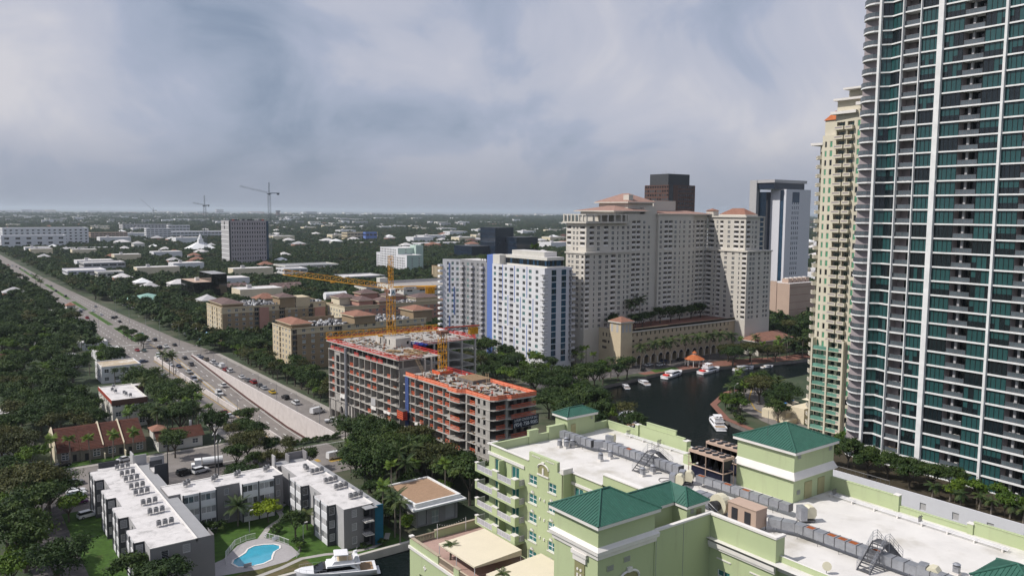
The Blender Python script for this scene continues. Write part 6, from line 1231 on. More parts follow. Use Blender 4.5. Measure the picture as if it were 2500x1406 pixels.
for i in range(16): bag.add('arch', arch, pf.p(3 + i * 5, 0, 3.4), 0); bag.add('arcade_column', WM.setdefault('acol', MB().box(-.35, .35, -.4, 0, 0, 3.3, 'condo')), pf.p(.5 + i * 5, 0, 0), 0)
px = faceX(264, 288); ops = [(round(u, 2), round(u + .9, 2), 14.0, 15.8, .25) for u in (3.6, 6.0, 8.2, 10.4)] + [(3.4, 6.6, 10.9, 12.2, .25), (7.4, 10.4, 10.9, 12.2, .25), (3.4, 6.6, 7.9, 9.2, .25)]
for o in ops: bag.add('window', winmesh(o[1] - o[0], o[3] - o[2], 3 if o[1] - o[0] > 2 else 1, 2, 'podium', 'g_dark', .08), px.p(o[0], 0, o[2]), px.rz)
gridwall(wl, px, 16, 0, 18.0, ops, 'beige_lit'); wl.face([(264, 272, 17), (349, 272, 17), (349, 294, 17), (264, 294, 17)], 'brickpave'); part('parapet', MB().box(264, 349, 272.0, 272.4, 17.0, 18.1, 'podium'), CD); EXC.append((254, 384, 262, 325))
part('wall', wl, CD); bag.flush()
part('podium_cornice', MB().box(263.6, 349, 271.6, 272, 16.4, 17.0, 'condo'), CD)
q = MB(); q.box(261.8, 269.5, 269.4, 277, 0, 22.4, 'beige_lit'); to = part('podium_tower', q, CD); part('roof', MB().hip(261.8, 269.5, 269.4, 277, 22.5, 2.2, 'tile_terra', .7, 'condo', .6), CD)
pn = MB(); pn.face([(-.7, -.04, 0), (.7, -.04, 0), (.7, -.04, 3.2)] + [(.7 * math.cos(math.pi * i / 6), -.04, 3.2 + .7 * math.sin(math.pi * i / 6)) for i in range(1, 6)] + [(-.7, -.04, 3.2)], 'lightgrey')
for u in (1.4, 3.7, 6.0): inst('arched_panel', pn.mesh('arched_panel'), to, (261.8 + u, 269.4, 17.4), 0)
for u in (1.6, 5.2): inst('arched_panel', pn.mesh('arched_panel'), to, (261.8, 277 - u, 17.4), -math.pi / 2)
def hipart(nm, *a): part(nm, MB().hip(*a), CD)
part('roof_drum', MB().box(278, 296, 292, 318, 69.4, 74.6, 'condo'), CD); hipart('roof', 276.5, 300, 291, 320, 74.8, 2.6, 'tile_pale', .8, 'condo', .5)
part('roof_lantern', MB().box(291, 309, 296, 318, 74, 79.2, 'condo'), CD); hipart('roof', 290, 309.5, 295, 319, 79.4, 4.6, 'tile_pale', .8, 'condo', .6); part('roof_dormer', MB().box(291.5, 294.5, 296, 300, 79.5, 83, 'condo'), CD)
hipart('roof', 309, 350, 291.5, 310, 73.4, 1.7, 'tile_pale', .6, 'condo', .5); part('plant_block', MB().box(314, 331, 300, 316, 73, 80.3, 'condo', 'membrane2'), CD); hipart('roof', 352.4, 362, 270, 287, 73.2, 3.4, 'tile_terra', .4, 'condo', .9); part('stair_head', MB().box(350.6, 355, 290, 295, 72, 75.2, 'condo'), CD); hipart('roof', 350.6, 355, 290, 295, 75.2, 1.2, 'tile_terra', .5)
q = MB();
for z in np.arange(54, 72, 2.6): q.box(362.4, 366, 267.6, 268.2, z + 2.0, z + 2.6, 'condo')
q.box(365.6, 366.2, 267.6, 268.2, 54, 72, 'condo'); q.box(362.6, 366.2, 267.5, 272, 71.6, 72.2, 'condo'); part('open_frame', q, CD)
for i, x in enumerate((305,)):
 q = MB(); q.face([(301.4, 292.96, 74.2), (307.4, 292.96, 74.2), (307.4, 292.96, 76)] + [(304.4 + 3 * math.cos(math.pi * k / 8), 292.96, 76 + 1.6 * math.sin(math.pi * k / 8)) for k in range(1, 8)] + [(301.4, 292.96, 76)], 'condo'); part('gable_arch', q, CD)
T = thing('clubhouse', 'low riverside pavilion with broad terracotta hip roof and big window', 'building', (360, 256, 0)); q = MB(); block(q, 346, 374, 254, 264, 0, 7.5, 'podium', faces=False); gridwall(q, faceY(346, 254), 28, 0, 7.5, [(4 + 4 * i, 6.4 + 4 * i, 1, 4.6, .3) for i in range(6)], 'podium'); gridwall(q, faceX(346, 264), 10, 0, 7.5, [(1.4, 8.4, 1.4, 6.4, .3)], 'condo'); part('wall', q, T); part('roof', MB().hip(346, 374, 254, 264, 7.6, 3.6, 'tile_terra', 1.0, 'trim', .4), T); inst('window', winmesh(7.0, 5.0, 4, 3, 'trim', 'g_dark', .2).mesh('window'), T, (346, 262.6, 1.4), -math.pi / 2)
T = thing('gazebo', 'round riverside gazebo with orange tiled roof and cupola', 'gazebo', (298, 255.5, 0)); q = MB()
n = 10
for i in range(n): a, b = 2 * math.pi * i / n, 2 * math.pi * (i + 1) / n; q.face([(298 + 5 * math.cos(a), 255.5 + 5 * math.sin(a), 3.4), (298 + 5 * math.cos(b), 255.5 + 5 * math.sin(b), 3.4), (298 + .9 * math.cos(b), 255.5 + .9 * math.sin(b), 5.6), (298 + .9 * math.cos(a), 255.5 + .9 * math.sin(a), 5.6)], 'orange_tile' if 'orange_tile' in MT else mat('orange_tile', (.42, .13, .05), .9, var=.15).name)
part('roof', q, T); q = MB().cyl(298, 255.5, 5.5, 6.3, .8, 'trim', 10); q.cyl(298, 255.5, 6.3, 7.4, 1.3, 'orange_tile', 10, .05); part('cupola', q, T)
for i in range(n): a = 2 * math.pi * i / n; part('post', MB().bar((298 + 4.4 * math.cos(a), 255.5 + 4.4 * math.sin(a), 0), (298 + 4.4 * math.cos(a), 255.5 + 4.4 * math.sin(a), 3.5), .16, 'trim', 6), T)
# ---------------- curved glass tower
GT = thing('glass_tower', 'tall curved glass tower with white slab edges and balconies', 'tower', (190, 90, 0)); bag = Bag(GT); EXC.append((165, 230, 20, 112))
GFH = 3.2; gz = [14.2 + i * GFH for i in range(41)]; TOPZ = gz[-1] + GFH
plan = [(183.0, 103.3), (184.1, 101.4), (183.0, 98.0), (183.0, 93.9), (183.0, 89.95)]
bays = [('g', (183.0, 103.0), (184.3, 101.3), 2), ('g', (184.3, 101.3), (183.2, 98.1), 3), ('l', (183.0, 97.9), (182.9, 94.0), 0), ('g', (182.9, 93.8), (183.0, 90.0), 4), ('g', (183.1, 88.8), (183.1, 84.8), 4), ('l', (183.1, 84.7), (183.1, 80.5), 1), ('g', (183.1, 80.4), (183.0, 76.2), 4), ('g', (183.0, 75.9), (182.8, 71.9), 4), ('l', (182.8, 71.8), (182.6, 67.6), 1), ('g', (182.6, 67.5), (182.4, 63.0), 4), ('g', (182.4, 62.6), (182, 58), 4), ('l', (182, 57.9), (181.5, 53.5), 1), ('g', (181.5, 53.4), (181, 48), 4), ('g', (181, 47.6), (180, 42), 4)]
outline = [(181.2, 42.0)]
front = [(p[0] - .35, p[1]) for b in bays for p in (b[1], b[2])]
arc = [(182.5, 103.6), (181.9, 104.6), (181.9, 106.0), (182.5, 107.2), (183.8, 108.3), (185.6, 108.8)]
slabpoly = [(206, 42), (206, 108.8)] + arc[::-1] + front
slabm = MB(); slabm.prism([(p[0] - 183, p[1] - 90) for p in slabpoly[::-1]], -.16, .17, 'white')
for z in gz + [TOPZ]: bag.add('floor_slab', slabm, (183, 90, z))
pv = {}
def pane(wd, kind):
 k = (round(wd, 2), kind)
 if k not in pv:
  q = MB(); h = GFH - .42
  if kind == 'green': q.box(.03, wd - .03, .06, .12, 0, h, 'g_green')
  elif kind == 'dark': q.box(.03, wd - .03, .06, .12, 0, h, 'g_greendk')
  else: hb = h * .55; q.box(.03, wd - .03, .06, .12, 0, h - hb, 'g_greendk'); q.box(.03, wd - .03, .058, .12, h - hb, h, 'g_green')
  q.box(-.05, .05, .0, .14, 0, h, 'black'); pv[k] = q
 return pv[k]
bk = MB(); railx = {}
for b in bays:
 fc, L = faceP(b[1], b[2])
 for fi, z in enumerate(gz):
  if b[0] == 'g':
   n = b[3]; st = pick('green', 'dark', 'mix', 'half', wts=(6, 2.2, 2.0, 1.2))
   for i in range(n):
    kk = {'green': 'green', 'dark': 'dark', 'half': 'half'}.get(st) or pick('green', 'half', 'dark')
    bag.add('glass_pane', pane(L / n, kk), fc.p(i * L / n, 0, z + .21), fc.rz)
  else:
   bag.add('balcony_railing', railmesh(L, 1.05, .85, 'galv_dark', 'g_rail'), fc.p(0, .05, z + .2), fc.rz)
   d = 2.4
   a0, a1 = fc.p(0, 0, 0), fc.p(L, 0, 0); c0, c1 = fc.p(0, d, 0), fc.p(L, d, 0); za, zb = z + .2, z + GFH - .2
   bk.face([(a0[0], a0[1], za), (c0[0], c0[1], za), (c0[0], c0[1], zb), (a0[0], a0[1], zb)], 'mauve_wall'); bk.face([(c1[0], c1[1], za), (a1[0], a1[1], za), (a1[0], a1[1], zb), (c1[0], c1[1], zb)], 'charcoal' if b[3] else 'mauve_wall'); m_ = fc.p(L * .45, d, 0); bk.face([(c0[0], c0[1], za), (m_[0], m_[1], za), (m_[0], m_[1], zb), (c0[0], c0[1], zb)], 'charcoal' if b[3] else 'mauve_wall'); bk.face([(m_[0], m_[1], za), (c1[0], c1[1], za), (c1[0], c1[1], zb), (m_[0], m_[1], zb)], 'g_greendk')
 if b[0] == 'l' and b[3]: p_ = fc.p(L * .4, .8, 0); part('balcony_column', MB().box(p_[0], p_[0] + .5, p_[1] - .25, p_[1] + .25, 14, TOPZ, 'lightgrey'), GT)
part('loggia_walls', bk, GT, 'stuff')
for i, z in enumerate(gz):   # furniture seen on some balconies
 for b in bays:
  if b[0] == 'l' and random.random() < .62:
   fc, L = faceP(b[1], b[2]); q = MB(); m_ = pick('white', 'trim', 'dark', 'wood_lt', 'roof_teal', wts=(4, 2, 3, 1, .4))
   for k in range(random.randint(2, 4)): u = random.uniform(.5, L - .7); p_ = fc.p(u, random.uniform(.6, 1.5), 0); q.box(p_[0] - .28, p_[0] + .28, p_[1] - .28, p_[1] + .28, z + .2, z + .65, m_); q.box(p_[0] + .2, p_[0] + .28, p_[1] - .28, p_[1] + .28, z + .65, z + 1.05, m_)
   part('balcony_furniture', q, GT, 'stuff')
for y, w_ in ((103.4, .55), (97.95, .2), (93.85, .2), (89.4, 1.15), (76.0, .5), (62.8, .5), (47.8, .5)):
 q = MB(); q.box(182.2, 183.3, y - w_ / 2, y + w_ / 2, 12, TOPZ, 'white'); part('column', q, GT)
# rounded north end: curved rails and recessed wall
for fi, z in enumerate(gz):
 for a, b in zip(arc, arc[1:]):
  a_ = Vector(b); b_ = Vector(a); d = (b_ - a_); bag.add('curved_railing', railmesh(d.length, 1.05, .7, 'galv_dark', 'g_rail'), (a_.x, a_.y, z + .2), math.atan2(d.y, d.x))
q = MB(); q.box(183.6, 205.9, 42.2, 108.0, 0, TOPZ, 'charcoal'); q2 = MB(); q2.box(183.3, 183.6, 103.6, 107.6, 13, TOPZ, 'mauve_wall'); part('end_wall', q2, GT)
core = MB(); core.box(186.0, 205.6, 42.2, 108.4, 0, TOPZ + 3, 'charcoal'); part('core', core, GT); bag.flush()
# its podium: white wall, planted deck
PD = thing('parking_podium', 'white parking podium wall with planted deck below the glass tower', 'podium', (170, 70, 0)); q = MB(); fc = faceX(166, 108); ops = [(round(8 + i * 6.6, 2), round(9.3 + i * 6.6, 2), 12.0, 13.6, .2, 'lightgrey') for i in range(10)]
gridwall(q, fc, 96, 0, 14.2, ops, 'officewhite'); q.face([(166, 12, 14.2), (206, 12, 14.2), (206, 112, 14.2), (166, 112, 14.2)], 'plant_soil'); q.box(166, 166.4, 12, 108, 14.2, 15.2, 'officewhite'); q.face([(206, 112, 0), (166, 112, 0), (166, 112, 14.2), (206, 112, 14.2)], 'officewhite'); part('wall', q, PD)
q = MB()
for k in range(22): q.bar((166.2, 108 - k * 1.0, 15.2), (166.2, 108 - k * 1.0, 16.3), .04, 'galv_dark')
q.bar((166.2, 108, 16.3), (166.2, 87, 16.3), .05, 'galv_dark'); part('deck_railing', q, PD)
for i, (y, z, m, hh) in enumerate(((78.4, 8.0, 'grass', 3.2), (71.0, 7.4, 'roof_teal', 2.6), (64.2, 7.0, 'roof_blue', 2.8))):
 pass
for i, (y, z, h, m, lb) in enumerate(((81.6, 9.3, 2.6, 'lime', 'lime green'), (75.2, 8.6, 2.3, 'aqua', 'pale aqua'), (68.2, 8.2, 2.4, 'brightblue', 'bright blue'))):
 if m not in MT: mat(m, {'lime': (.30, .50, .08), 'aqua': (.22, .50, .46), 'brightblue': (.04, .22, .70)}[m], .7)
 single('wall_board', MB().box(0, .08, 0, 2.4, 0, h, m).box(-.03, 0, -.05, 2.45, h, h + .06, 'trim'), lb + ' board fixed to the white podium wall', 'board', None, (165.85, y - 2.4, z))
# ---------------- cream balcony tower
CT = thing('condominium_tower', 'cream condominium tower stacked with balconies behind the glass tower', 'tower', (250, 148, 0)); bag = Bag(CT); wl = MB(); EXC.append((236, 275, 118, 164))
CF = [1.5 + i * 3.0 for i in range(36)]; BO = {'solid': 'creamtower', 'sm': 'creamtower', 'd': .9, 'm': 'mauve_wall', 'f': 'g_condogreen'}; WG = {'g': ('g_condogreen', 'g_condogreen', 'g_dark'), 'h': 2.0, 's': .5, 'c': 1, 'r': 1, 'f': 'creamtower'}
segs = [((243.5, 160.4), (241.2, 158.2), 99.0, [('b', 1.7, 2.4, BO)]), ((241.2, 158.2), (240.3, 153.2), 102.0, [('w', 1.4, .9, WG), ('w', 3.6, 1.1, WG)]), ((240.3, 153.2), (239.8, 146.0), 108.5, [('b', 2.0, 3.0, BO), ('b', 5.6, 2.4, BO)]), ((239.8, 146.0), (239.9, 138.6), 109.5, [('w', 1.2, 1.0, WG), ('b', 4.6, 2.4, dict(BO, pd=.6)), ('w', 6.8, .8, WG)]), ((239.9, 138.6), (241, 130), 109.5, [('b', 2.2, 2.4, BO), ('w', 5, 1, WG)])]
for a, b, zt_, cols in segs:
 fc, L = faceP(a, b); hirise(wl, bag, fc, L, 0, zt_, [f for f in CF if f + 3.2 < zt_], cols, 'creamtower'); q = wl
 q.face([(*a, zt_), (*b, zt_), (262, b[1], zt_), (262, a[1], zt_)], 'membrane2'); q.face([(*a, 0), (262, a[1], 0), (262, a[1], zt_), (*a, zt_)][::-1], 'creamtower')
part('wall', wl, CT); bag.flush()
for (x0, x1, y0, y1, z, h) in ((241, 262, 158, 162.5, 99.0, .8), (238.6, 262, 145.4, 154.2, 108.3, .9), (238.0, 262, 128, 145.2, 110.5, 1.0)): part('flat_cornice', MB().box(x0, x1, y0, y1, z, z + h, 'trim'), CT)
q = MB(); q.prism([(240.6, 139), (240.6, 153), (262, 153), (262, 139)], 109.3, 112.6, 'creamtower'); part('penthouse', q, CT); part('flat_cornice', MB().box(239.0, 262, 137.6, 153.6, 112.6, 113.3, 'trim'), CT); part('flat_cornice', MB().box(237.6, 262, 135, 149.5, 115.6, 116.2, 'trim'), CT); part('penthouse', MB().box(240.4, 262, 136, 149, 113.3, 115.6, 'creamtower'), CT); part('roundel', MB().bar((239.6, 143.6, 111.2), (239.9, 143.6, 111.2), .8, 'beige_lit', 14), CT)
q = MB().hip(242, 247, 153.6, 158, 107.0, 3.2, 'orange_tile', .4); q.box(242, 247, 153.6, 158, 102, 107, 'creamtower'); part('turret', q, CT)
for f in CF[:11]: part('wide_balcony', MB().box(238.6, 240.6, 146.2, 156.8, f - .2, f + .9, 'g_railgreen').box(238.4, 240.7, 146.0, 157, f - .35, f - .2, 'creamtower'), CT)
for y in (157.2, 151.5, 146.0): part('balcony_fin', MB().box(238.3, 240.4, y - .3, y + .3, 0, 35, 'creamtower'), CT)
CT.location.y -= 3.4; CT.location.z -= 2.4
T = thing('cafe_terrace', 'cream stepped terrace with parasols at the foot of the cream tower', 'terrace', (246, 170, 0));
for i, (x0, x1, y0, y1, z) in enumerate(((243, 258, 166, 176, 3.2), (246, 262, 160.6, 166, 5.5), (240, 250, 163, 166, 1.6))): part('deck', MB().box(x0, x1, y0, y1, 0, z, 'cream'), T)
for i, (x, y, z, c) in enumerate(((248, 173.5, 3.2, 'cream'), (252, 169.5, 3.2, 'roof_blue'), (246.4, 168.5, 3.2, 'roof_blue'), (255, 173.5, 3.2, 'cream'), (252, 163, 5.5, 'cream'))):
 T = thing('parasol', ('blue topped white' if c != 'cream' else 'cream') + [' parasol at the back of the terrace', ' parasol nearest the cream tower', ' parasol at the front of the terrace', ' parasol at the far corner', ' parasol on the upper terrace'][i], 'parasol', (x, y, z)); part('pole', MB().bar((x, y, z), (x, y, z + 2.4), .05, 'white'), T); q = MB().hip(x - 1.7, x + 1.7, y - 1.7, y + 1.7, z + 2.2, .8, 'canvas'); part('canopy', q, T)
 if c != 'cream': part('canopy_top', MB().hip(x - .5, x + .5, y - .5, y + .5, z + 2.85, .3, 'brightblue'), T)
# ---------------- office towers far right
xb, yb = UD(1632, 760); T = thing('office_tower', 'dark brown stepped office tower with grid windows', 'office tower', (xb + 18, yb + 18, 0)); bag = Bag(T); wl = MB()
def zpx(py, dist): return H + (519.5 - py) * dist / F
z1, z2 = zpx(452, 760), zpx(425, 760); fl_ = [z1 - 3.9 - i * 3.9 for i in range(14)]; WB = {'g': ('g_black', 'g_mid'), 'h': 2.1, 's': .9, 'c': 1, 'r': 1, 'f': 'browntower', 'd': .2}
L1, L2 = 32, 37
block(wl, xb, xb + L2, yb, yb + L1, 0, z1, 'browntower', faces=False); hirise(wl, bag, faceX(xb, yb + L1), L1, 0, z1, fl_, [('w', 1.8 + i * 3.15, 2.2, WB) for i in range(10)], 'browntower'); hirise(wl, bag, faceY(xb + 6, yb), L2 - 6, 0, z1, fl_, [('w', 8 + i * 2.8, 2.0, WB) for i in range(8)], 'browntower'); wl.box(xb, xb + 6, yb, yb + .5, 0, z1, 'g_black'); part('wall', wl, T); bag.flush()
q = MB(); q.box(xb + 2, xb + 32, yb + 3, yb + 27, z1, z2, 'charcoal'); part('crown', q, T)
for i in range(7): part('rooftop_antenna', MB().bar((xb + 6 + i * 2, yb + 8 + (i * 5) % 14, z2), (xb + 6 + i * 2, yb + 8 + (i * 5) % 14, z2 + 1.2 + (i * 7 % 4)), .12, 'lightgrey'), T)
xw, yw = UD(1918, 610); T = thing('office_tower', 'white office tower with blue glass slots beyond the condominium', 'office tower', (xw + 18, yw + 18, 0)); bag = Bag(T); wl = MB(); zt_ = zpx(461, 610); zc = zpx(441, 610)
fl_ = [zt_ - 12 - i * 3.9 for i in range(22)]
block(wl, xw, xw + 32, yw, yw + 14, 0, zt_, 'officewhite', faces=False); gridwall(wl, faceX(xw, yw + 14), 14, 0, zt_, [(8.5, 12, 4, zt_ - .5, .5, 'g_blue')], 'officewhite')
ops_y = [('w', 8.5 + i * 2.5, 1.1, {'g': ('g_blue', 'g_navy'), 'h': 2.4, 's': .6, 'c': 1, 'r': 1, 'f': 'officewhite', 'd': .2}) for i in range(4)]
hirise(wl, bag, faceY(xw, yw), 32, 0, zt_, fl_, ops_y, 'officewhite'); bag.add('glass_slot', MB().box(0, 9, -.1, .1, 0, 8, 'g_blue'), (xw + 8, yw, zt_ - 10)); part('wall', wl, T); bag.flush()
q = MB(); q.box(xw - 5, xw + 30, yw + 14.2, yw + 22, 0, zt_ - 2, 'g_navy'); q.box(xw - 7, xw + 32, yw + 6, yw + 26, zt_ + .2, zt_ + 5, 'g_navy'); q.box(xw - 8, xw + 34, yw + 5, yw + 27, zt_ + 5, zc + 1, 'lightgrey'); part('glass_block', q, T); part('side_slab', MB().box(xw - 8.4, xw - 4, yw + 21, yw + 27.4, 0, zc + 1, 'lightgrey'), T)
for i in range(16): part('mullion', MB().box(xw - 5.15, xw - 5, yw + 14.6 + i * .42, yw + 14.7 + i * .42, 4, zt_ - 2, 'g_blue'), T)
x_, y_ = 466, 319; T = thing('parking_garage', 'salmon concrete block with cooling plant behind the condominium', 'building', (480, 330, 0)); q = MB(); q.box(x_, x_ + 30, y_, y_ + 18, 0, 27, 'pink_conc', 'membrane2'); q.box(x_ - .4, x_, y_ + 10, y_ + 18.4, 0, 28, 'pink_conc'); part('wall', q, T)
for i in range(5): part('panel_joint', MB().box(x_ - .02, x_ + 30, y_ - .06, y_, 4 + i * 5, 4.3 + i * 5, 'tile_pale'), T)
for i in range(5): part('cooling_unit', MB().box(x_ + 4 + i * 5, x_ + 8 + i * 5, y_ + 4, y_ + 9, 27, 29.8, 'pink_conc').cyl(x_ + 6 + i * 5, y_ + 6.5, 29.8, 30.4, 1.6, 'trim', 12), T)
EXC.append((460, 500, 315, 340))
# ================================================================== BEIGE COURTYARD APARTMENTS AND MID-DISTANCE BUILDINGS
def clutter(T, x0, x1, y0, y1, z, n):
 q = MB()
 for i in range(n):
  x = random.uniform(x0, x1); y = random.uniform(y0, y1); s = random.uniform(.35, .6); q.box(x - s, x + s, y - s, y + s, z + .2, z + random.uniform(.9, 1.5), pick('lightgrey', 'ac_grey', 'white', 'dark'));
 part('rooftop_condensers', q, T, 'stuff')
WA = {'g': ('g_dark', 'g_curtain', 'g_mid'), 'h': 1.5, 's': .7, 'c': 2, 'r': 2, 'f': 'trim'}; LA = {'d': 1.2, 'h': 2.2, 'rf': 'dark', 'rp': None, 'm': 'concrete_dk'}
def slab(T, x0, x1, y0, y1, zt, fl, wx, wy, cx, cy, topband=True):
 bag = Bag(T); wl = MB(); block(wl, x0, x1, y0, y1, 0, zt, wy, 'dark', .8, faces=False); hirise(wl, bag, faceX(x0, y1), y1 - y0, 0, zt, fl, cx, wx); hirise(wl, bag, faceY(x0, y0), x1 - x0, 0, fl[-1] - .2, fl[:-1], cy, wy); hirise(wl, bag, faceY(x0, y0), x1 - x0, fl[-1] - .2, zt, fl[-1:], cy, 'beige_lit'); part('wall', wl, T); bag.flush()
 part('cornice', MB().box(x0 - .25, x1 + .2, y0 - .25, y0, zt - .5, zt + .1, 'beige_lit'), T); part('cornice', MB().box(x0 - .25, x0, y0, y1, zt - .5, zt + .1, 'beige_lit'), T)
def pavil(T, x0, x1, y0, y1, z0, z1, m='tile_mauve', w_='tan', rh=2.2): part('pavilion', MB().box(x0, x1, y0, y1, z0, z1, w_), T); part('pavilion_roof', MB().hip(x0, x1, y0, y1, z1, rh, m, .8, 'beige_lit', .4), T)
fl7 = [1.2 + i * 2.62 for i in range(7)]
BF = thing('apartment_block', 'front beige apartment block with orange hip roof pavilions behind the crane', 'apartment building', (175, 365, 0))
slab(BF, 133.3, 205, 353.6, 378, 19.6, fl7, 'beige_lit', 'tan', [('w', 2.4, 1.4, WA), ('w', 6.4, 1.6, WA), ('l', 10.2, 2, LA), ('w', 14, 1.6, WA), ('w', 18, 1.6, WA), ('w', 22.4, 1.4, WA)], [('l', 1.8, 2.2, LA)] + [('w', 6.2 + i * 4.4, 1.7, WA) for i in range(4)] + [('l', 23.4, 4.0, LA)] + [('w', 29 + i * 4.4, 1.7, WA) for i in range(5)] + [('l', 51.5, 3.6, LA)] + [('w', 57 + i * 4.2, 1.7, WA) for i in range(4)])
pavil(BF, 134.4, 144, 355.2, 374, 19.6, 21.4, 'tile_terra', 'tan', 1.9); pavil(BF, 165, 176, 353.2, 368, 19.0, 23.2, 'tile_terra', 'tan', 1.9); pavil(BF, 199, 210, 356, 370, 17, 23.4, 'tile_terra', 'tan', 1.9); clutter(BF, 146, 163, 356, 376, 18.8, 110); clutter(BF, 179, 197, 356, 376, 18.8, 110)
part('screen_wall', MB().box(146, 163.5, 374, 374.4, 18.8, 21.6, 'tan'), BF)
BB = thing('apartment_block', 'rear beige apartment block with mauve hip roof pavilions near the black office', 'apartment building', (160, 460, 0))
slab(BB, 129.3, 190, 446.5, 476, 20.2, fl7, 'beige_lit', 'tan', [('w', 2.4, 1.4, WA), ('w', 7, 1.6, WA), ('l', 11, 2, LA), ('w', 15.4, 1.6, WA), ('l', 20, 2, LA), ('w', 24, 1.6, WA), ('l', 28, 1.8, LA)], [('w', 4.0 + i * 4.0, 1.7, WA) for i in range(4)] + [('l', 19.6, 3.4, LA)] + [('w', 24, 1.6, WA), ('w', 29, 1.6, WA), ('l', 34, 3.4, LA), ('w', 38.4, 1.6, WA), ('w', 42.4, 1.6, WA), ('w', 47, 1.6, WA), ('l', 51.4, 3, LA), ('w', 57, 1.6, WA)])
pavil(BB, 130.2, 141.5, 448, 472, 20.2, 22.0, 'tile_mauve', 'tan', 2); pavil(BB, 162, 171, 446.2, 458, 18, 24.2, 'tile_mauve', 'tan', 1.9); part('stair_block', MB().box(171.5, 180, 446.0, 458, 18, 23.6, 'beige_lit'), BB); clutter(BB, 144, 162, 450, 474, 19.4, 130); clutter(BB, 181, 189, 450, 474, 19.4, 50)
part('pink_bay', MB().box(150, 155.5, 446.1, 446.5, 0, 19, 'pinkwall'), BB); part('pink_bay', MB().box(183, 189.5, 446.1, 446.5, 0, 17, 'pinkwall'), BB)
BM = thing('apartment_block', 'pink and cream apartment block with many mauve hip roofs in the courtyard', 'apartment building', (220, 440, 0))
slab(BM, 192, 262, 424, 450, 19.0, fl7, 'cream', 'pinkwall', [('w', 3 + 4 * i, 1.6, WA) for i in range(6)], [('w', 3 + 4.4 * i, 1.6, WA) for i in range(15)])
for a in ((196, 207, 440, 452, 22.5), (203, 212, 428, 440, 21.4), (214, 223, 423.8, 434, 20.8), (226, 238, 438, 450, 21.8), (240, 256, 425.8, 438, 21.2), (213, 224, 446, 456, 23.6)): pavil(BM, a[0], a[1], a[2], a[3], 17, a[4], 'tile_mauve', 'pinkwall' if a[0] % 4 else 'cream')
clutter(BM, 226, 242, 424, 437, 18.3, 60)
part('white_barrel_roof', MB().bar((196, 462, 21.5), (210, 462, 21.5), 2.4, 'white', 12), BM)
# black glass office
T = thing('office_building', 'black mirrored glass office cube beside the boulevard trees', 'office', (188, 665, 0)); q = MB(); bx0, by0 = U(530, 742); bx0, by0 = 172, 610
def obox(T, x0, x1, y0, y1, z0, z1, wall, roof, nm='wall'): EXC.append((x0, x1, y0, y1)); return part(nm, MB().box(x0, x1, y0, y1, z0, z1, wall, roof), T)
obox(T, 165, 178, 640, 680, 0, 18, 'g_black', 'pink_conc'); obox(T, 178, 190, 640, 674, 0, 24, 'g_black', 'midgrey', 'tall_wing')
bag = Bag(T)
for f in range(5):
 for i in range(13): bag.add('pane', WM.setdefault('bp', MB().box(0, 2.9, 0, .06, 0, 3.1, 'g_black')), (164.94, 679.6 - i * 3.05, .6 + f * 3.25), -math.pi / 2)
 for i in range(4): bag.add('pane', WM['bp'], (165.1 + i * 3.0, 639.94, .6 + f * 3.25), 0)
bag.flush(); part('roof_unit', MB().box(170, 173, 655, 658, 18, 20.5, 'trim'), T)
# generic banded offices / blocks
def banded(name, lbl, x0, x1, y0, y1, h, wall, n, roof='membrane2', wx=None, band='g_dark', cat='office', frac=.42, par=.9, grid=None):
 """floors with ribbon windows cut into the wall, each ribbon pane its own part"""
 T = thing(name, lbl, cat, ((x0 + x1) / 2, (y0 + y1) / 2, 0)); wl = MB(); bag = Bag(T); block(wl, x0, x1, y0, y1, 0, h, wall, roof, par, faces=False); fh = (h - par) / n
 for fc, L, wm in ((faceX(x0, y1), y1 - y0, wx or wall), (faceY(x0, y0), x1 - x0, wall)):
  ops = []; k = grid or max(2, round(L / 9)); seg = L / k
  for f in range(n):
   za = f * fh + fh * .35; zb = za + fh * frac
   for i in range(k):
    a = i * seg + seg * (.08 if not grid else .28); b = (i + 1) * seg - seg * (.08 if not grid else .28); ops.append((round(a, 2), round(b, 2), round(za, 2), round(zb, 2), .4)); bag.add('window', winmesh(b - a, zb - za, max(1, round((b - a) / 3)), 1, wall, band, .15, .2), fc.p(a, 0, za), fc.rz)
  gridwall(wl, fc, L, 0, h, ops, wm)
 part('wall', wl, T); bag.flush(); return T
banded('office_building', 'white ribbon window office along the boulevard, left', 112, 147, 905, 945, 12.5, 'officewhite', 3); banded('office_building', 'white banded office behind the boulevard office', 138, 180, 985, 1020, 15, 'lightgrey', 3)
banded('office_building', 'cream corner wing of the boulevard office with square windows', 136, 160, 885, 906, 11.5, 'offwhite', 2)
banded('office_building', 'grey concrete office with tall windows behind the courtyard block', 283, 316, 583, 606, 12.5, 'midgrey', 3, 'dark', 'offwhite', grid=5); banded('office_building', 'low grey office with white banded end', 332, 372, 723, 760, 9.5, 'midgrey', 2, 'membrane2', 'white_wall'); banded('office_building', 'cream office with curved roof screens', 329, 395, 887, 925, 11, 'offwhite', 3, 'midgrey'); banded('office_building', 'white office wing in front of the curved screens', 318, 345, 860, 886, 9.5, 'white_wall', 2)
T = banded('parking_garage', 'white parking garage with dark slot openings behind the crane', 296, 385, 545, 590, 15.5, 'offwhite', 3, 'pavement', band='black', cat='garage', frac=.3, grid=8); part('stair_tower', MB().box(296, 303, 585, 591, 15, 19.5, 'offwhite'), T); part('ramp_wall', MB().box(300, 380, 583, 583.4, 15, 17.2, 'lightgrey'), T)
banded('parking_garage', 'low pale pink garage deck beside the grey tower wing', 300, 345, 470, 500, 9, 'offwhite', 2, 'pavement', band='black', cat='garage', frac=.35)
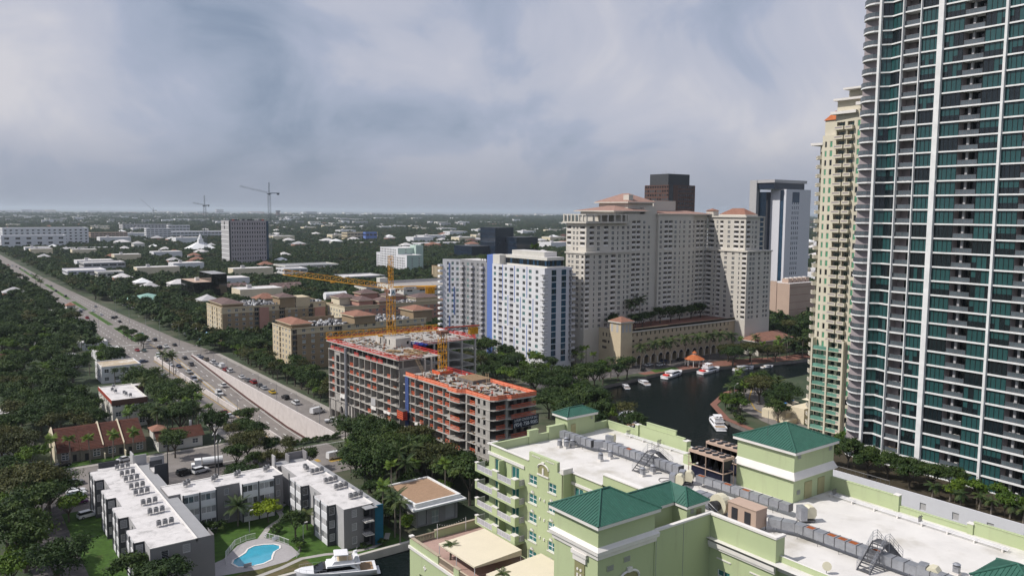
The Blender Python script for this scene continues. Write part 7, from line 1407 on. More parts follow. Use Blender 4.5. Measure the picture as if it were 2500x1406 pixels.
T = banded('office_building', 'tan ribbed block left of the blue striped tower', 408, 450, 672, 692, 20, 'tan', 1, 'tan', band='dark', frac=.02)
for i in range(16): part('rib', MB().box(408.4 + i * 2.6, 409.6 + i * 2.6, 671.5, 672, 1, 19, 'beige_lit'), T)
for i in range(7): part('rib', MB().box(407.5, 408, 673 + i * 2.6, 674.2 + i * 2.6, 1, 19, 'beige_lit'), T)
# mint and white stepped apartments
MC = thing('apartment_block', 'white and mint green stepped apartment block in the trees', 'apartment building', (470, 850, 0)); wl = MB(); bag = Bag(MC); x0, y0 = 441, 800
WMi = {'g': ('g_dark', 'g_mid'), 'h': 1.5, 's': .8, 'c': 2, 'r': 1}
for (a, b, c, d, z) in ((x0, x0 + 30, y0 + 25, y0 + 70, 31), (x0 - 2, x0 + 18, y0, y0 + 25, 24), (x0 + 2, x0 + 20, y0 + 70, y0 + 84, 24)):
 block(wl, a, b, c, d, 0, z, 'white_wall', 'membrane2', .8, faces=False); f_ = [1 + i * 2.9 for i in range(int((z - 2) / 2.9))]
 hirise(wl, bag, faceX(a, d), d - c, 0, z, f_, [('w' if i % 3 else 'l', 2.2 + i * 4.0, 2.2, WMi if i % 3 else {'d': 1.2, 'rf': 'white'}) for i in range(int((d - c - 2) / 4))], 'white_wall'); hirise(wl, bag, faceY(a, c), b - a, 0, z, f_, [('w', (b - a) * .35, 1.4, WMi), ('w', (b - a) * .8, 1.4, WMi)], 'mint')
part('wall', wl, MC); bag.flush(); q = MB(); q.box(462, 472, y0 + 20, y0 + 34, 0, 34, 'mint'); part('stair_tower', q, MC)
# tower under construction far left with two grey cranes
T = thing('tower_under_construction', 'pale tower with rows of narrow dark windows between far cranes', 'tower', (330, 1045, 0)); wl = MB(); bag = Bag(T); x0, y0 = 310, 1029
WF = {'g': ('g_black', 'g_dark'), 'h': 3.2, 's': 1.2, 'c': 1, 'r': 1, 'd': .3}; f_ = [4 + i * 5.5 for i in range(10)]
block(wl, x0, x0 + 50, y0, y0 + 34, 0, 60.5, 'lightgrey', 'dark', 1, faces=False); hirise(wl, bag, faceY(x0, y0), 50, 0, 60.5, f_, [('w', 4 + i * 3.2, 1.5, WF) for i in range(14)], 'pink_grey' if 'pink_grey' in MT else mat('pink_grey', (.38, .34, .35), .9, var=.03).name); hirise(wl, bag, faceX(x0, y0 + 34), 34, 0, 60.5, f_[8:], [('w', 14, 4, dict(WF, h=4.5))], 'lightgrey'); part('wall', wl, T); bag.flush(120)
for i in range(9): part('floor_band', MB().box(x0 - .3, x0, y0 + 2, y0 + 34, 6 + i * 6, 6.9 + i * 6, 'white'), T)
part('corner_glazing', MB().box(x0 + 47.5, x0 + 50.4, y0 - .3, y0 + .5, 0, 60, 'g_blue'), T); part('corner_shadow', MB().box(x0 - .3, x0 + 1.6, y0 - .3, y0 + .6, 0, 60, 'charcoal'), T)
q = MB(); [q.box(x0 + random.uniform(4, 44), 0, 0, 0, 0, 0, 'dark') for _ in range(0)]
for i in range(14): a = x0 + 3 + i * 3.2; q.box(a, a + 2, y0 + 4, y0 + 8, 59.5, 61.5 + (i * 7 % 3) * .5, pick('dark', 'fence_red', 'midgrey'))
part('roof_works', q, T, 'stuff')
gx, gy = UD(658, 1100); crane('grey tower crane rising above the pale far tower', gx, gy, 0, 96, 38, 14, R(160), .22, 'crane_grey', 3.2, 16, cabm='crane_grey'); gx, gy = UD(500, 1250); crane('grey tower crane seen end-on further left', gx, gy, 0, 80, 30, 12, R(110), .1, 'crane_grey', 3.6, 16, cabm='crane_grey')
gx, gy = UD(375, 2600); crane('small faint crane on the horizon', gx, gy, 0, 70, 40, 10, R(150), .9, 'crane_grey', 4, 10, cabm='crane_grey')
# dark blue glass offices beyond the blue striped tower
T = thing('office_building', 'stepped dark blue glass office complex in the woods', 'office', (760, 1000, 0))
gx, gy = UD(1262, 1180)
for i, (dx, dy, w_, d_, h) in enumerate(((0, 0, 40, 50, 36), (-50, 45, 60, 50, 22), (-18, 30, 34, 40, 50))):
 EXC.append((gx + dx, gx + dx + w_, gy + dy, gy + dy + d_)); part('glass_block', MB().box(gx + dx, gx + dx + w_, gy + dy, gy + dy + d_, 0, h, 'g_navy', 'charcoal'), T)
 for f in range(int(h / 8)): part('floor_line', MB().box(gx + dx - .3, gx + dx, gy + dy, gy + dy + d_, 4 + f * 8, 4.5 + f * 8, 'g_blue'), T)
# far white and coloured buildings
def far_block(name, lbl, px, py, wpx, hpx, wall, n, dpt=None, cat='building', band='g_dark', k=None, sidepx=0):
 """a far block placed from its base pixel and photo size"""
 x, y = U(px, py); d = Vector((x, y, 0)).dot(Vector((math.sin(YAW), math.cos(YAW), 0))); s = d / F; w_ = wpx * s / .80; h = hpx * s
 return banded(name, lbl, x, x + w_, y, y + (dpt or max(14, w_ * .4)), h, wall, n, band=band, cat=cat, frac=.45, par=h * .06, grid=k)
far_block('hospital_building', 'long white hospital block with dark window bays at far left', 8, 605, 150, 48, 'white_wall', 6, k=16); far_block('hospital_building', 'curved roof white block joined to the far left hospital', -40, 602, 90, 44, 'white_wall', 6)
far_block('parking_garage', 'white garage in front of the far left hospital', 4, 612, 112, 36, 'white_wall', 3, cat='garage', k=6)
T = far_block('office_building', 'tan banded office with a brown roof block in far trees', 222, 590, 66, 22, 'pink_conc', 4);
far_block('office_building', 'white stepped office with banded windows in far trees', 358, 590, 46, 32, 'white_wall', 6); far_block('office_building', 'wide white medical building right of the stepped office', 402, 588, 140, 22, 'white_wall', 3); far_block('office_building', 'tall white block above the medical building', 412, 578, 40, 28, 'white_wall', 4); far_block('apartment_block', 'grey far apartment frame under construction', 300, 568, 90, 20, 'lightgrey', 4, k=14); far_block('office_building', 'blue and yellow office far to the right of the pale tower', 848, 592, 66, 24, 'beige_lit', 3, band='g_navy'); far_block('office_building', 'bright blue fronted box joined to the yellow office', 893, 592, 24, 25, 'bluepanel', 2)
far_block('school_building', 'low white school wings among far trees', 160, 618, 90, 12, 'white_wall', 1); far_block('school_building', 'white two storey wing of the far school', 225, 616, 65, 10, 'white_wall', 1); far_block('warehouse', 'small white far building in line with the pale tower', 310, 628, 66, 10, 'white_wall', 1); far_block('warehouse', 'brown fronted low far shop left', 78, 634, 48, 8, 'pinkwall', 1); far_block('office_building', 'small navy block on the horizon', 748, 527, 22, 10, 'midgrey', 3, band='g_navy'); far_block('office_building', 'white block pair on the horizon', 528, 525, 14, 14, 'white_wall', 3); far_block('warehouse', 'white low store right of the pale tower', 712, 610, 40, 7, 'white_wall', 1); far_block('warehouse', 'white long store before the blue glass offices', 1028, 606, 98, 12, 'white_wall', 1); far_block('warehouse', 'pale roofed store left of the white long store', 880, 600, 60, 8, 'lightgrey', 1)
# white church with cupola
cx_, cy_ = U(490, 617); T = thing('church', 'white church with pyramid roof and domed cupola', 'church', (cx_, cy_, 0)); EXC.append((cx_ - 30, cx_ + 30, cy_ - 25, cy_ + 25)); part('nave', MB().box(cx_ - 20, cx_ + 20, cy_ - 15, cy_ + 15, 0, 7, 'white_wall'), T); q = MB().hip(cx_ - 20, cx_ + 20, cy_ - 15, cy_ + 15, 7, 12, 'white', 3); part('roof', q, T); q = MB().box(cx_ - 4, cx_ + 4, cy_ - 4, cy_ + 4, 14, 24, 'white').cyl(cx_, cy_, 24, 28, 3.4, 'white', 10, 2.6).cyl(cx_, cy_, 28, 33, 2.6, 'white', 10, .3); part('cupola', q, T)
cx_, cy_ = U(679, 534); T = thing('control_tower', 'brown airport control tower on the horizon', 'tower', (cx_, cy_, 0)); d = cy_ / math.cos(YAW) * .8; part('shaft', MB().box(cx_ - 12, cx_ + 12, cy_ - 12, cy_ + 12, 0, 60, 'browntower'), T); part('cab', MB().box(cx_ - 16, cx_ + 16, cy_ - 16, cy_ + 16, 60, 72, 'charcoal'), T)
# scattered low buildings between the far trees
nh = 0
hm_ = {}
def lowmesh(i):
 if i not in hm_:
  q = MB(); rnd = random.Random(i); wd = rnd.uniform(10, 17) * (2.2 if i % 3 == 0 else 1); dp = rnd.uniform(9, 14) * (1.7 if i % 3 == 0 else 1); h = 4.2 if i % 3 else 7.0; wall = ['white_wall', 'offwhite', 'lightgrey', 'cream', 'white_wall', 'pinkwall'][i % 6]
  q.box(-wd / 2, wd / 2, -dp / 2, dp / 2, 0, h, wall, 'membrane2' if i % 3 == 0 else None)
  for k in range(int(wd / 4)): q.box(-wd / 2 + 1.2 + k * 4, -wd / 2 + 2.8 + k * 4, -dp / 2 - .05, -dp / 2, 1.2, 2.6, 'g_dark')
  if i % 3: q.hip(-wd / 2, wd / 2, -dp / 2, dp / 2, h, 2.0, ['tile_terra', 'lightgrey', 'membrane2', 'white', 'tile_brown'][i % 5], .6)
  else: q.box(-wd / 4, -wd / 4 + 3, -2, 1, h, h + 1.4, 'lightgrey')
  hm_[i] = q.mesh('low_building')
 return hm_[i]
LOWPOS = []
tries = 0
while nh < 290 and tries < 9000:
 tries += 1; px = random.uniform(-20, 2050); dist = 560 * (3600 / 560) ** random.random()
 x, y = UD(px, dist)
 if any(a - 14 < x < b + 14 and c - 14 < y < d + 14 for a, b, c, d in EXC) or 66 < x < 126: continue
 if any(abs(x - a) < 26 and abs(y - b) < 26 for a, b in LOWPOS): continue
 # the dense dark wood right of the pale tower stays wood
 if 700 < px < 1400 and dist < 1500 and random.random() < .9: continue
 LOWPOS.append((x, y)); i = random.randrange(18); o = bpy.data.objects.new('low_building', lowmesh(i)); col.objects.link(o); o.location = (x, y, 0); k = 1 if dist < 1500 else 1.5; o.scale = (k * 1.15, k * 1.15, 1.9 if dist < 1500 else 2.3)
 tag(o, 'low building half hidden among far trees ' + ('at left' if px < 500 else 'in the middle' if px < 1100 else 'at right') + (' distance' if dist < 1500 else ' towards the horizon'), 'building', 'low far buildings in the trees'); EXC.append((x - 13 * k, x + 10 * k, y - 15 * k, y + 9 * k)); nh += 1
# town near the horizon, far too small to tell apart
q = MB()
for i in range(1500):
 px = random.uniform(-60, 2100) if i % 3 else random.uniform(-60, 900); dist = 3400 * (14000 / 3400) ** random.random(); x, y = UD(px, dist); k = dist / 3000; wd = random.uniform(12, 60) * k; dp = random.uniform(10, 30) * k; h = random.choice((5, 6, 7, 9, 12, 16)) * (1 + .4 * k)
 q.box(x - wd / 2, x + wd / 2, y - dp / 2, y + dp / 2, 0, h, pick('white_wall', 'offwhite', 'lightgrey', 'midgrey', 'pinkwall', wts=(5, 3, 3, 2, .6)))
for (pxa, pxb, dist, h) in ((0, 330, 4300, 13), (520, 700, 4200, 10), (830, 1060, 4400, 15), (1100, 1500, 5200, 12), (700, 860, 5000, 14), (60, 130, 9000, 60)):
 for k in range(10): x, y = UD(pxa + (pxb - pxa) * (k + random.random()) / 10, dist * random.uniform(.97, 1.03)); q.box(x - 50, x + 50, y - 15, y + 15, 0, h * random.uniform(.6, 1.1), pick('offwhite', 'lightgrey', 'white_wall'))
o = part('distant_town', q, None, 'stuff'); tag(o, 'pale specks of the distant town along the horizon', 'town')
# ================================================================== TREES
def leaf_mat(name, a, b, c):
 """leaves: colour varies leaf cluster by leaf cluster and tree by tree"""
 m = bpy.data.materials.new(name); m.use_nodes = True; t = m.node_tree; bs = t.nodes['Principled BSDF']; bs.inputs['Roughness'].default_value = .62; bs.inputs['Specular IOR Level'].default_value = .22
 at = nd(t, 'ShaderNodeAttribute', attribute_name='tint'); oi = nd(t, 'ShaderNodeObjectInfo'); mu = nd(t, 'ShaderNodeMath', operation='MULTIPLY_ADD'); mu.inputs[1].default_value = .62
 m2 = nd(t, 'ShaderNodeMath', operation='MULTIPLY'); m2.inputs[1].default_value = .38; t.links.new(oi.outputs['Random'], m2.inputs[0]); t.links.new(at.outputs['Fac'], mu.inputs[0]); t.links.new(m2.outputs[0], mu.inputs[2])
 r = nd(t, 'ShaderNodeValToRGB'); e = r.color_ramp.elements; e[0].color = (*a, 1); e[1].color = (*c, 1); k = e.new(.5); k.color = (*b, 1); t.links.new(mu.outputs[0], r.inputs[0]); t.links.new(r.outputs[0], bs.inputs['Base Color'])
 tr = nd(t, 'ShaderNodeBsdfTranslucent'); t.links.new(r.outputs[0], tr.inputs[0]); mx_ = nd(t, 'ShaderNodeMixShader'); mx_.inputs[0].default_value = .18; out = t.nodes['Material Output']; t.links.new(bs.outputs[0], mx_.inputs[1]); t.links.new(tr.outputs[0], mx_.inputs[2]); t.links.new(mx_.outputs[0], out.inputs[0]); MT[name] = m; return m
leaf_mat('leaf', (.014, .032, .009), (.034, .064, .016), (.080, .115, .024)); leaf_mat('leaf_olive', (.026, .036, .010), (.058, .066, .020), (.105, .100, .032)); leaf_mat('leaf_bright', (.030, .066, .010), (.070, .125, .016), (.14, .20, .02)); leaf_mat('leaf_palm', (.020, .042, .014), (.050, .080, .024), (.11, .125, .04))
leaf_mat('leaf_lime', (.12, .17, .008), (.20, .26, .012), (.28, .33, .02))
mat('bark', (.10, .085, .07), .95, var=.25, scale=2); mat('palm_trunk', (.19, .165, .14), .95, var=.15, scale=3)
def crown_mesh(name, rx, rz_, zc, nclump, nleaf, ls, m, seed, flat=.55, gap=.0, hollow=.55):
 r = np.random.default_rng(seed); C = []
 # big limbs lobes, then clumps on and inside the lobes
 nl = max(4, int(nclump / 9)); lobes = []
 for i in range(nl):
  a = 2 * math.pi * (i + r.uniform(-.3, .3)) / nl; d = r.uniform(.25, .72); lobes.append((rx * d * math.cos(a), rx * d * math.sin(a), r.uniform(-.25, .55) * rz_, r.uniform(.30, .5) * rx))
 lobes.append((0, 0, rz_ * .45, rx * .45))
 V = []; Tn = []
 for i in range(nclump):
  l = lobes[i % len(lobes)]; v = r.normal(size=3); v /= np.linalg.norm(v); v[2] = abs(v[2]) * .9 - .18; rad = l[3] * r.uniform(hollow, 1.05)
  c = np.array([l[0] + v[0] * rad, l[1] + v[1] * rad, l[2] + v[2] * rad * flat * 1.5]); c[2] = max(c[2], -rz_ * .5); tint = np.clip(r.normal(.5, .24), 0, 1); cr = rx * r.uniform(.13, .22)
  n = int(nleaf * r.uniform(.7, 1.3)); p = r.normal(size=(n, 3)) * np.array([cr, cr, cr * .62]) * .62 + c; nr = r.normal(size=(n, 3)) + (p - c) / cr * 1.1 + v * .9 + np.array([0, 0, .9]); nr /= np.linalg.norm(nr, axis=1)[:, None]
  t1 = np.cross(nr, r.normal(size=(n, 3))); t1 /= np.linalg.norm(t1, axis=1)[:, None]; t2 = np.cross(nr, t1); s = ls * r.uniform(.6, 1.25, size=(n, 1)); q = np.stack([p - t1 * s, p - t2 * s * .55, p + t1 * s, p + t2 * s * .55], 1); V.append(q.reshape(-1, 3)); Tn.append(np.repeat(np.clip(tint + r.normal(size=n) * .12, 0, 1), 4))
 V = np.concatenate(V); V[:, 2] += zc; n = len(V) // 4; me = bpy.data.meshes.new(name); me.vertices.add(len(V)); me.vertices.foreach_set('co', V.ravel()); me.loops.add(len(V)); me.loops.foreach_set('vertex_index', np.arange(len(V), dtype=np.int32)); me.polygons.add(n); me.polygons.foreach_set('loop_start', np.arange(0, len(V), 4, dtype=np.int32)); me.polygons.foreach_set('loop_total', np.full(n, 4, dtype=np.int32))
 at = me.attributes.new('tint', 'FLOAT', 'POINT'); at.data.foreach_set('value', np.concatenate(Tn).astype(np.float32)); me.materials.append(MT[m]); me.update(calc_edges=True); me.validate(); return me
def trunk_mesh(name, h, r0, rx, zc, seed, n=6):
 q = MB(); r = random.Random(seed); q.bar((0, 0, -.2), (r.uniform(-.2, .2), r.uniform(-.2, .2), h), r0, 'bark', 7, r0 * .65)
 for i in range(n):
  a = 2 * math.pi * (i + r.random() * .6) / n; d = rx * r.uniform(.4, .65); m_ = (d * .5 * math.cos(a), d * .5 * math.sin(a), h + (zc - h) * .55); q.bar((0, 0, h * .9), m_, r0 * .5, 'bark', 5, r0 * .32); q.bar(m_, (d * math.cos(a + .2), d * math.sin(a + .2), zc + r.uniform(-.5, .8)), r0 * .32, 'bark', 4, r0 * .1)
 return q.mesh(name)
PROT = {}
def proto(kind, i, rx, rz_, zc, ncl, nlf, ls, m, th, tr, **kw): PROT.setdefault(kind, []).append((crown_mesh(kind + '_crown', rx, rz_, zc, ncl, nlf, ls, m, 100 + i, **kw), trunk_mesh(kind + '_trunk', th, tr, rx, zc, i)))
for i in range(4): proto('broadleaf', i, 5.2, 3.2, 6.6, 74, 58, .34, 'leaf', 3.2, .38)
for i in range(3): proto('oak', 10 + i, 7.2, 3.6, 7.4, 110, 58, .36, 'leaf' if i else 'leaf_olive', 3.4, .5)
for i in range(2): proto('thin', 20 + i, 5.0, 3.0, 6.4, 46, 46, .28, 'leaf_olive', 3.6, .3, hollow=.3)
for i in range(2): proto('bright', 30 + i, 4.2, 2.8, 5.2, 52, 50, .32, 'leaf_bright', 2.6, .28)
proto('lime', 40, 3.6, 1.3, 3.6, 46, 50, .28, 'leaf_lime', 2.2, .16, flat=.3)
for i in range(2): proto('shrub', 50 + i, 2.0, 1.3, 1.3, 22, 44, .22, 'leaf', .6, .1)
def palm_mesh(nf, fl_, droop, m, seed, fan=False, lw=.55):
 r = random.Random(seed); V = []; Fc_ = []; tn = []
 for i in range(nf):
  a = 2 * math.pi * i / nf * 2.39996 * nf / (2 * math.pi); el = r.uniform(-.35, 1.15); d = Vector((math.cos(a), math.sin(a), 0)); side = Vector((-d.y, d.x, 0)); L = fl_ * r.uniform(.8, 1.1); tint = r.random(); p_ = Vector((0, 0, 0)); pr = None; ns = 7
  for s in range(ns + 1):
   t = s / ns; e_ = el - droop * t * 1.5; c = p_.copy()
   if s: c = c + (d * math.cos(e_) + Vector((0, 0, math.sin(e_)))) * (L / ns)
   wd = lw * math.sin(math.pi * min(1, t * .85 + .12)) * (1.5 if fan and t > .5 else 1); cur = (c + side * wd - Vector((0, 0, wd * .55)), c, c - side * wd - Vector((0, 0, wd * .55)))
   if pr:
    for (x, y) in ((0, 1), (1, 2)):
     b = len(V)
     # leaflets with gaps between them
     for g in range(2):
      b = len(V); g0, g1 = g * .5, g * .5 + .36; V.extend([tuple(pr[x].lerp(cur[x], g0)), tuple(pr[x].lerp(cur[x], g1)), tuple(pr[y].lerp(cur[y], g1)), tuple(pr[y].lerp(cur[y], g0))]); Fc_.append((b, b + 1, b + 2, b + 3)); tn += [tint] * 4
   pr = cur; p_ = c
 me = bpy.data.meshes.new('palm_fronds'); me.from_pydata(V, [], Fc_); at = me.attributes.new('tint', 'FLOAT', 'POINT'); at.data.foreach_set('value', np.array(tn, np.float32)); me.materials.append(MT[m]); me.update(); return me
PALMS = [palm_mesh(20, 3.0, .75, 'leaf_palm', 1), palm_mesh(24, 3.6, .6, 'leaf_palm', 2), palm_mesh(22, 2.1, .5, 'leaf_bright', 3, True, .5), palm_mesh(26, 4.3, .8, 'leaf_palm', 4)]
PTR = {}
def palm_trunk(h, r=.17):
 k = round(h, 1)
 if k not in PTR:
  q = MB(); pr = (0, 0, -.1)
  for i in range(5): t = (i + 1) / 5; c = (.25 * math.sin(t * 1.3), .12 * t, h * t); q.bar(pr, c, r * (1.25 - .35 * t), 'palm_trunk', 7, r * (1.2 - .38 * t)); pr = c
  PTR[k] = (q.mesh('palm_trunk'), pr)
 return PTR[k]
def palm(x, y, h, kind=0, label='', group=None, s=1., z=0):
 T = thing('palm_tree', label, 'palm tree', (x, y, z), group, rz=random.uniform(0, 6.28)); me, tp = palm_trunk(h)
 inst('trunk', me, T, (0, 0, 0), world=False); inst('fronds', PALMS[kind], T, tp, 0, (s, s, s), world=False); return T
NT = {}
def tree(x, y, kind, s=1., label='', group=None, name=None, z=0, zs=None):
 cr_, tr_ = random.choice(PROT[kind]); T = thing(name or {'oak': 'oak_tree', 'shrub': 'shrub', 'thin': 'airy_tree', 'bright': 'light_green_tree', 'lime': 'royal_poinciana'}.get(kind, 'broadleaf_tree'), label, 'shrub' if kind == 'shrub' else 'tree', (x, y, z), group, rz=random.uniform(0, 6.28))
 sz = zs or s * random.uniform(.9, 1.1); inst('crown', cr_, T, (0, 0, 0), 0, (s, s, sz), world=False); inst('trunk', tr_, T, (0, 0, 0), 0, (s, s, sz), world=False); return T
def inpoly(x, y, pl):
 c = False; j = len(pl) - 1
 for i in range(len(pl)):
  if (pl[i][1] > y) != (pl[j][1] > y) and x < (pl[j][0] - pl[i][0]) * (y - pl[i][1]) / (pl[j][1] - pl[i][1]) + pl[i][0]: c = not c
  j = i
 return c
ROADS = [(75, 120, 236, 420), (-40, 97, 208, 236), (-60, 88, 236, 253), (46, 78, 200, 234), (13, 26, 158, 236), (26, 48, 156, 220), (41, 85, 153, 200), (74, 114, 418, 700), (74, 104, 700, 3000), (56, 108, 20, 113), (204, 350, 258, 273)]
TREES = []
def clear(x, y, r, strict=True):
 for a, b, c, d in EXC + (ROADS if strict else []):
  if a - r * .55 < x < b + r * .55 and c - r * .55 < y < d + r * .55: return False
 if inpoly(x, y, RIVER) or (112 < y < 153 and x < 85): return False
 return True
def grow(polypx, n, kinds, lbl, grp, smin=.8, smax=1.25, sp=.72, zmid=5, tries=60, strict=True):
 """fill a photo-outlined stretch of canopy with single trees standing on the ground"""
 xs_ = [p[0] for p in polypx]; ys_ = [p[1] for p in polypx]; k = 0; t = 0
 W = [(x, y) for x, y in (U(px, py, zmid) for px, py in polypx)]; bx = (min(p[0] for p in W), max(p[0] for p in W), min(p[1] for p in W), max(p[1] for p in W))
 while k < n and t < n * tries:
  t += 1; x = random.uniform(bx[0], bx[1]); y = random.uniform(bx[2], bx[3])
  if not inpoly(x, y, W): continue
  kd = random.choice(kinds); s = random.uniform(smin, smax); r = {'oak': 7.2, 'shrub': 2, 'lime': 3.6, 'bright': 4.2}.get(kd, 5.2) * s if kd != 'palm' else 2.6
  if not clear(x, y, r, strict): continue
  if any((x - a) ** 2 + (y - b) ** 2 < ((r + c) * sp) ** 2 for a, b, c in TREES): continue
  TREES.append((x, y, r)); k += 1
  if kd == 'palm': palm(x, y, random.uniform(7, 11), random.choice((0, 1, 2)), 'palm ' + lbl, 'palms ' + grp)
  else: tree(x, y, kd, s, {'oak': 'wide spreading dark tree ', 'thin': 'airy olive green tree ', 'bright': 'light green tree ', 'shrub': 'low dark shrub '}.get(kd, 'dark broadleaf tree ') + lbl, 'trees ' + grp)
# hand placed, the ones one would point at
tree(62.2, 182.2, 'lime', 1.15, 'bright lime green flat topped tree on the courtyard lawn'); palm(55.6, 184.2, 5.2, 1, 'dark fan palm against the back wing of the court', s=1.1); palm(68.0, 172.5, 4.2, 0, 'palm with white props before the canal wing'); tree(64.0, 169.5, 'broadleaf', .62, 'small dark tree on the lawn by the winding path'); tree(62.4, 164.4, 'shrub', 1.0, 'dark shrub at the pool gate'); tree(61.6, 175.0, 'shrub', .9, 'low dark bush beside the winding path'); tree(47.0, 182.6, 'shrub', 1.3, 'reddish green shrub behind the driveway block'); tree(50.2, 183.2, 'shrub', 1.1, 'round shrub under the back wing windows'); tree(78.2, 152.9 + 1.4, 'shrub', .8, 'clipped bush under the blue end panel'); tree(74, 155.6, 'shrub', .6, 'small bush at the grey end wall')
palm(62.3, 162.2, 1.6, 2, 'yellowing small palm at the pool deck corner', s=.55)
TREES += [(62, 182, 4), (64, 169.5, 3), (55.6, 184, 2)]
tree(33.0, 155.0, 'broadleaf', 1.0, 'dark tree in front of the end wall of the driveway block', zs=.85); TREES.append((33, 155, 5))
for x, y in ((30.6, 258.6), (35.4, 256.8), (41.4, 256.6), (46.8, 256.2), (26.0, 262.5)): palm(x, y, 7.6, 2, ['palm at the left end of the townhouses', 'palm before the first party wall', 'palm before the second townhouse roof', 'palm before the third townhouse roof', 'palm before the fourth townhouse roof'][[30.6, 35.4, 41.4, 46.8, 26.0].index(x) % 5], s=1.05); TREES.append((x, y, 1))
for i, (x, y) in enumerate(((82.6, 378), (84.2, 372), (86.0, 372.5))): palm(x, y, 9.5, 1, ['left', 'middle', 'right'][i] + ' of three tall palms by the ramp barrier'); TREES.append((x, y, 1))
for i in range(4): x = 61.5 + i * 3.4; palm(x, 368.5, 6.5, 0, ['first', 'second', 'third', 'fourth'][i] + ' palm in the row before the stained roof block', s=.8); TREES.append((x, 368.5, 1))
for i, (px, py) in enumerate(((100, 712), (88, 700), (178, 800), (145, 690))): x, y = U(px, py); palm(x, y, 10, 1, ['palm on the left boulevard kerb', 'palm behind the kerb palm', 'palm beside the corner store tower', 'palm on the boulevard median'][i], s=1.3)
for i, (px, py) in enumerate(((1085, 1320), (1187, 1400))):
 x, y = (64.4, 103.8) if i == 0 else (65.0, 90.6); palm(x, y, 2.6, 0, 'potted palm beside the ' + ('back' if i == 0 else 'front') + ' terrace canopy', s=.55, z=19)
# arcade palms by the condominium
for i, (x, y, h) in enumerate(((270, 264, 11), (277.5, 262.5, 12), (284.5, 263, 11.5), (291, 264.5, 12), (300.5, 263.5, 12.5), (311, 264, 12), (318, 263, 12), (327, 263.5, 12), (335, 263, 11))): palm(x, y, h, 3, ['first', 'second', 'third', 'fourth', 'fifth', 'sixth', 'seventh', 'eighth', 'ninth'][i] + ' tall date palm from the left along the arcade', s=1.25); TREES.append((x, y, 2))
for i, (x, y, h) in enumerate(((284, 285, 12), (292, 287, 13))): palm(x, y, h, 3, ('left' if i == 0 else 'right') + ' of two date palms on the condominium deck', s=1.2, z=17)
for i, (x, y) in enumerate(((280, 278), (296, 283), (304, 284), (312, 284), (322, 287), (331, 287), (340, 288), (286, 279), (270, 283))): tree(x, y, 'broadleaf', .85, 'dark garden tree on the podium deck ' + ['left of the palms', 'right of the palms', 'by the deck centre', 'past the deck centre', 'before the middle wing', 'near the right wing', 'hard by the right wing', 'between the palms', 'behind the podium tower'][i], z=16.6)
for i, (px, d) in enumerate(((1307, 420),)): x, y = UD(px, d); palm(x, y + 0, 4, 2, 'single palm on the roof of the striped tower', s=1.3, z=52)
q = 0
for i in range(9): x = 236 + i * 1.6; palm(x, 344 + (i * 7 % 5) * 2.4, 2.8, 0, 'small palm in the roof garden of the grey wing', 'roof garden palms', s=.7, z=47.6)
# canopy masses, each tree its own
L1 = 'in the dense canopy left of the boulevard'
grow([(0, 705), (80, 690), (150, 745), (115, 785), (110, 810), (0, 830)], 34, ('oak', 'broadleaf', 'broadleaf'), L1 + ', far end', 'left of the boulevard, far')
grow([(0, 810), (120, 800), (240, 800), (300, 845), (330, 880), (230, 885), (160, 935), (0, 950)], 48, ('broadleaf', 'oak', 'broadleaf', 'bright', 'palm'), L1 + ', middle part', 'left of the boulevard, middle')
grow([(0, 930), (165, 930), (180, 985), (250, 1035), (300, 1045), (290, 1060), (120, 1055), (115, 1110), (0, 1130)], 46, ('broadleaf', 'oak', 'broadleaf', 'thin'), L1 + ', behind the townhouses', 'behind the townhouses', .85, 1.3)
grow([(300, 960), (350, 930), (500, 940), (560, 1000), (600, 1050), (460, 1100), (370, 1045), (310, 1040)], 30, ('oak', 'broadleaf', 'oak', 'palm'), 'between the red edged block and the ramp', 'beside the ramp', .9, 1.25)
grow([(0, 1090), (70, 1100), (75, 1180), (180, 1190), (175, 1240), (110, 1270), (100, 1406), (0, 1406)], 16, ('broadleaf', 'oak', 'bright'), 'at the lower left beside the driveway', 'at the lower left', .9, 1.3, strict=False)
for i, (px, py, k, s) in enumerate(((120, 1215, 'oak', .9), (40, 1240, 'oak', 1.0), (60, 1345, 'broadleaf', 1.2), (140, 1385, 'oak', .8), (15, 1300, 'broadleaf', 1.1), (330, 1395, 'broadleaf', .9))):
 x, y = U(px, py, 4.5); tree(x, y, k, s, ['spreading dark tree over the parked cars', 'dark tree at the left edge above the driveway', 'big rounded tree low at the left edge', 'leafy tree overhanging the driveway bottom', 'palmlike dense tree at the very left', 'dark tree hiding the ground floor of the end wall'][i])
grow([(455, 835), (520, 845), (620, 865), (665, 895), (660, 905), (800, 950), (805, 1010), (735, 985), (660, 950), (580, 905), (480, 865)], 34, ('broadleaf', 'thin', 'oak', 'broadleaf', 'palm'), 'between the frontage road and the beige blocks', 'beside the frontage road', .8, 1.15)
grow([(840, 1065), (900, 1040), (1000, 1070), (1130, 1120), (1165, 1165), (1160, 1215), (1060, 1190), (980, 1195), (930, 1180), (870, 1150), (835, 1110)], 26, ('oak', 'broadleaf', 'oak', 'broadleaf', 'palm'), 'in front of the construction site', 'before the construction site', .9, 1.2, strict=False, sp=.66)
grow([(700, 1060), (790, 1065), (800, 1085), (720, 1100), (640, 1120), (560, 1100), (600, 1060)], 10, ('oak', 'thin', 'broadleaf'), 'at the street corner above the tunnel', 'above the tunnel', .8, 1.1)
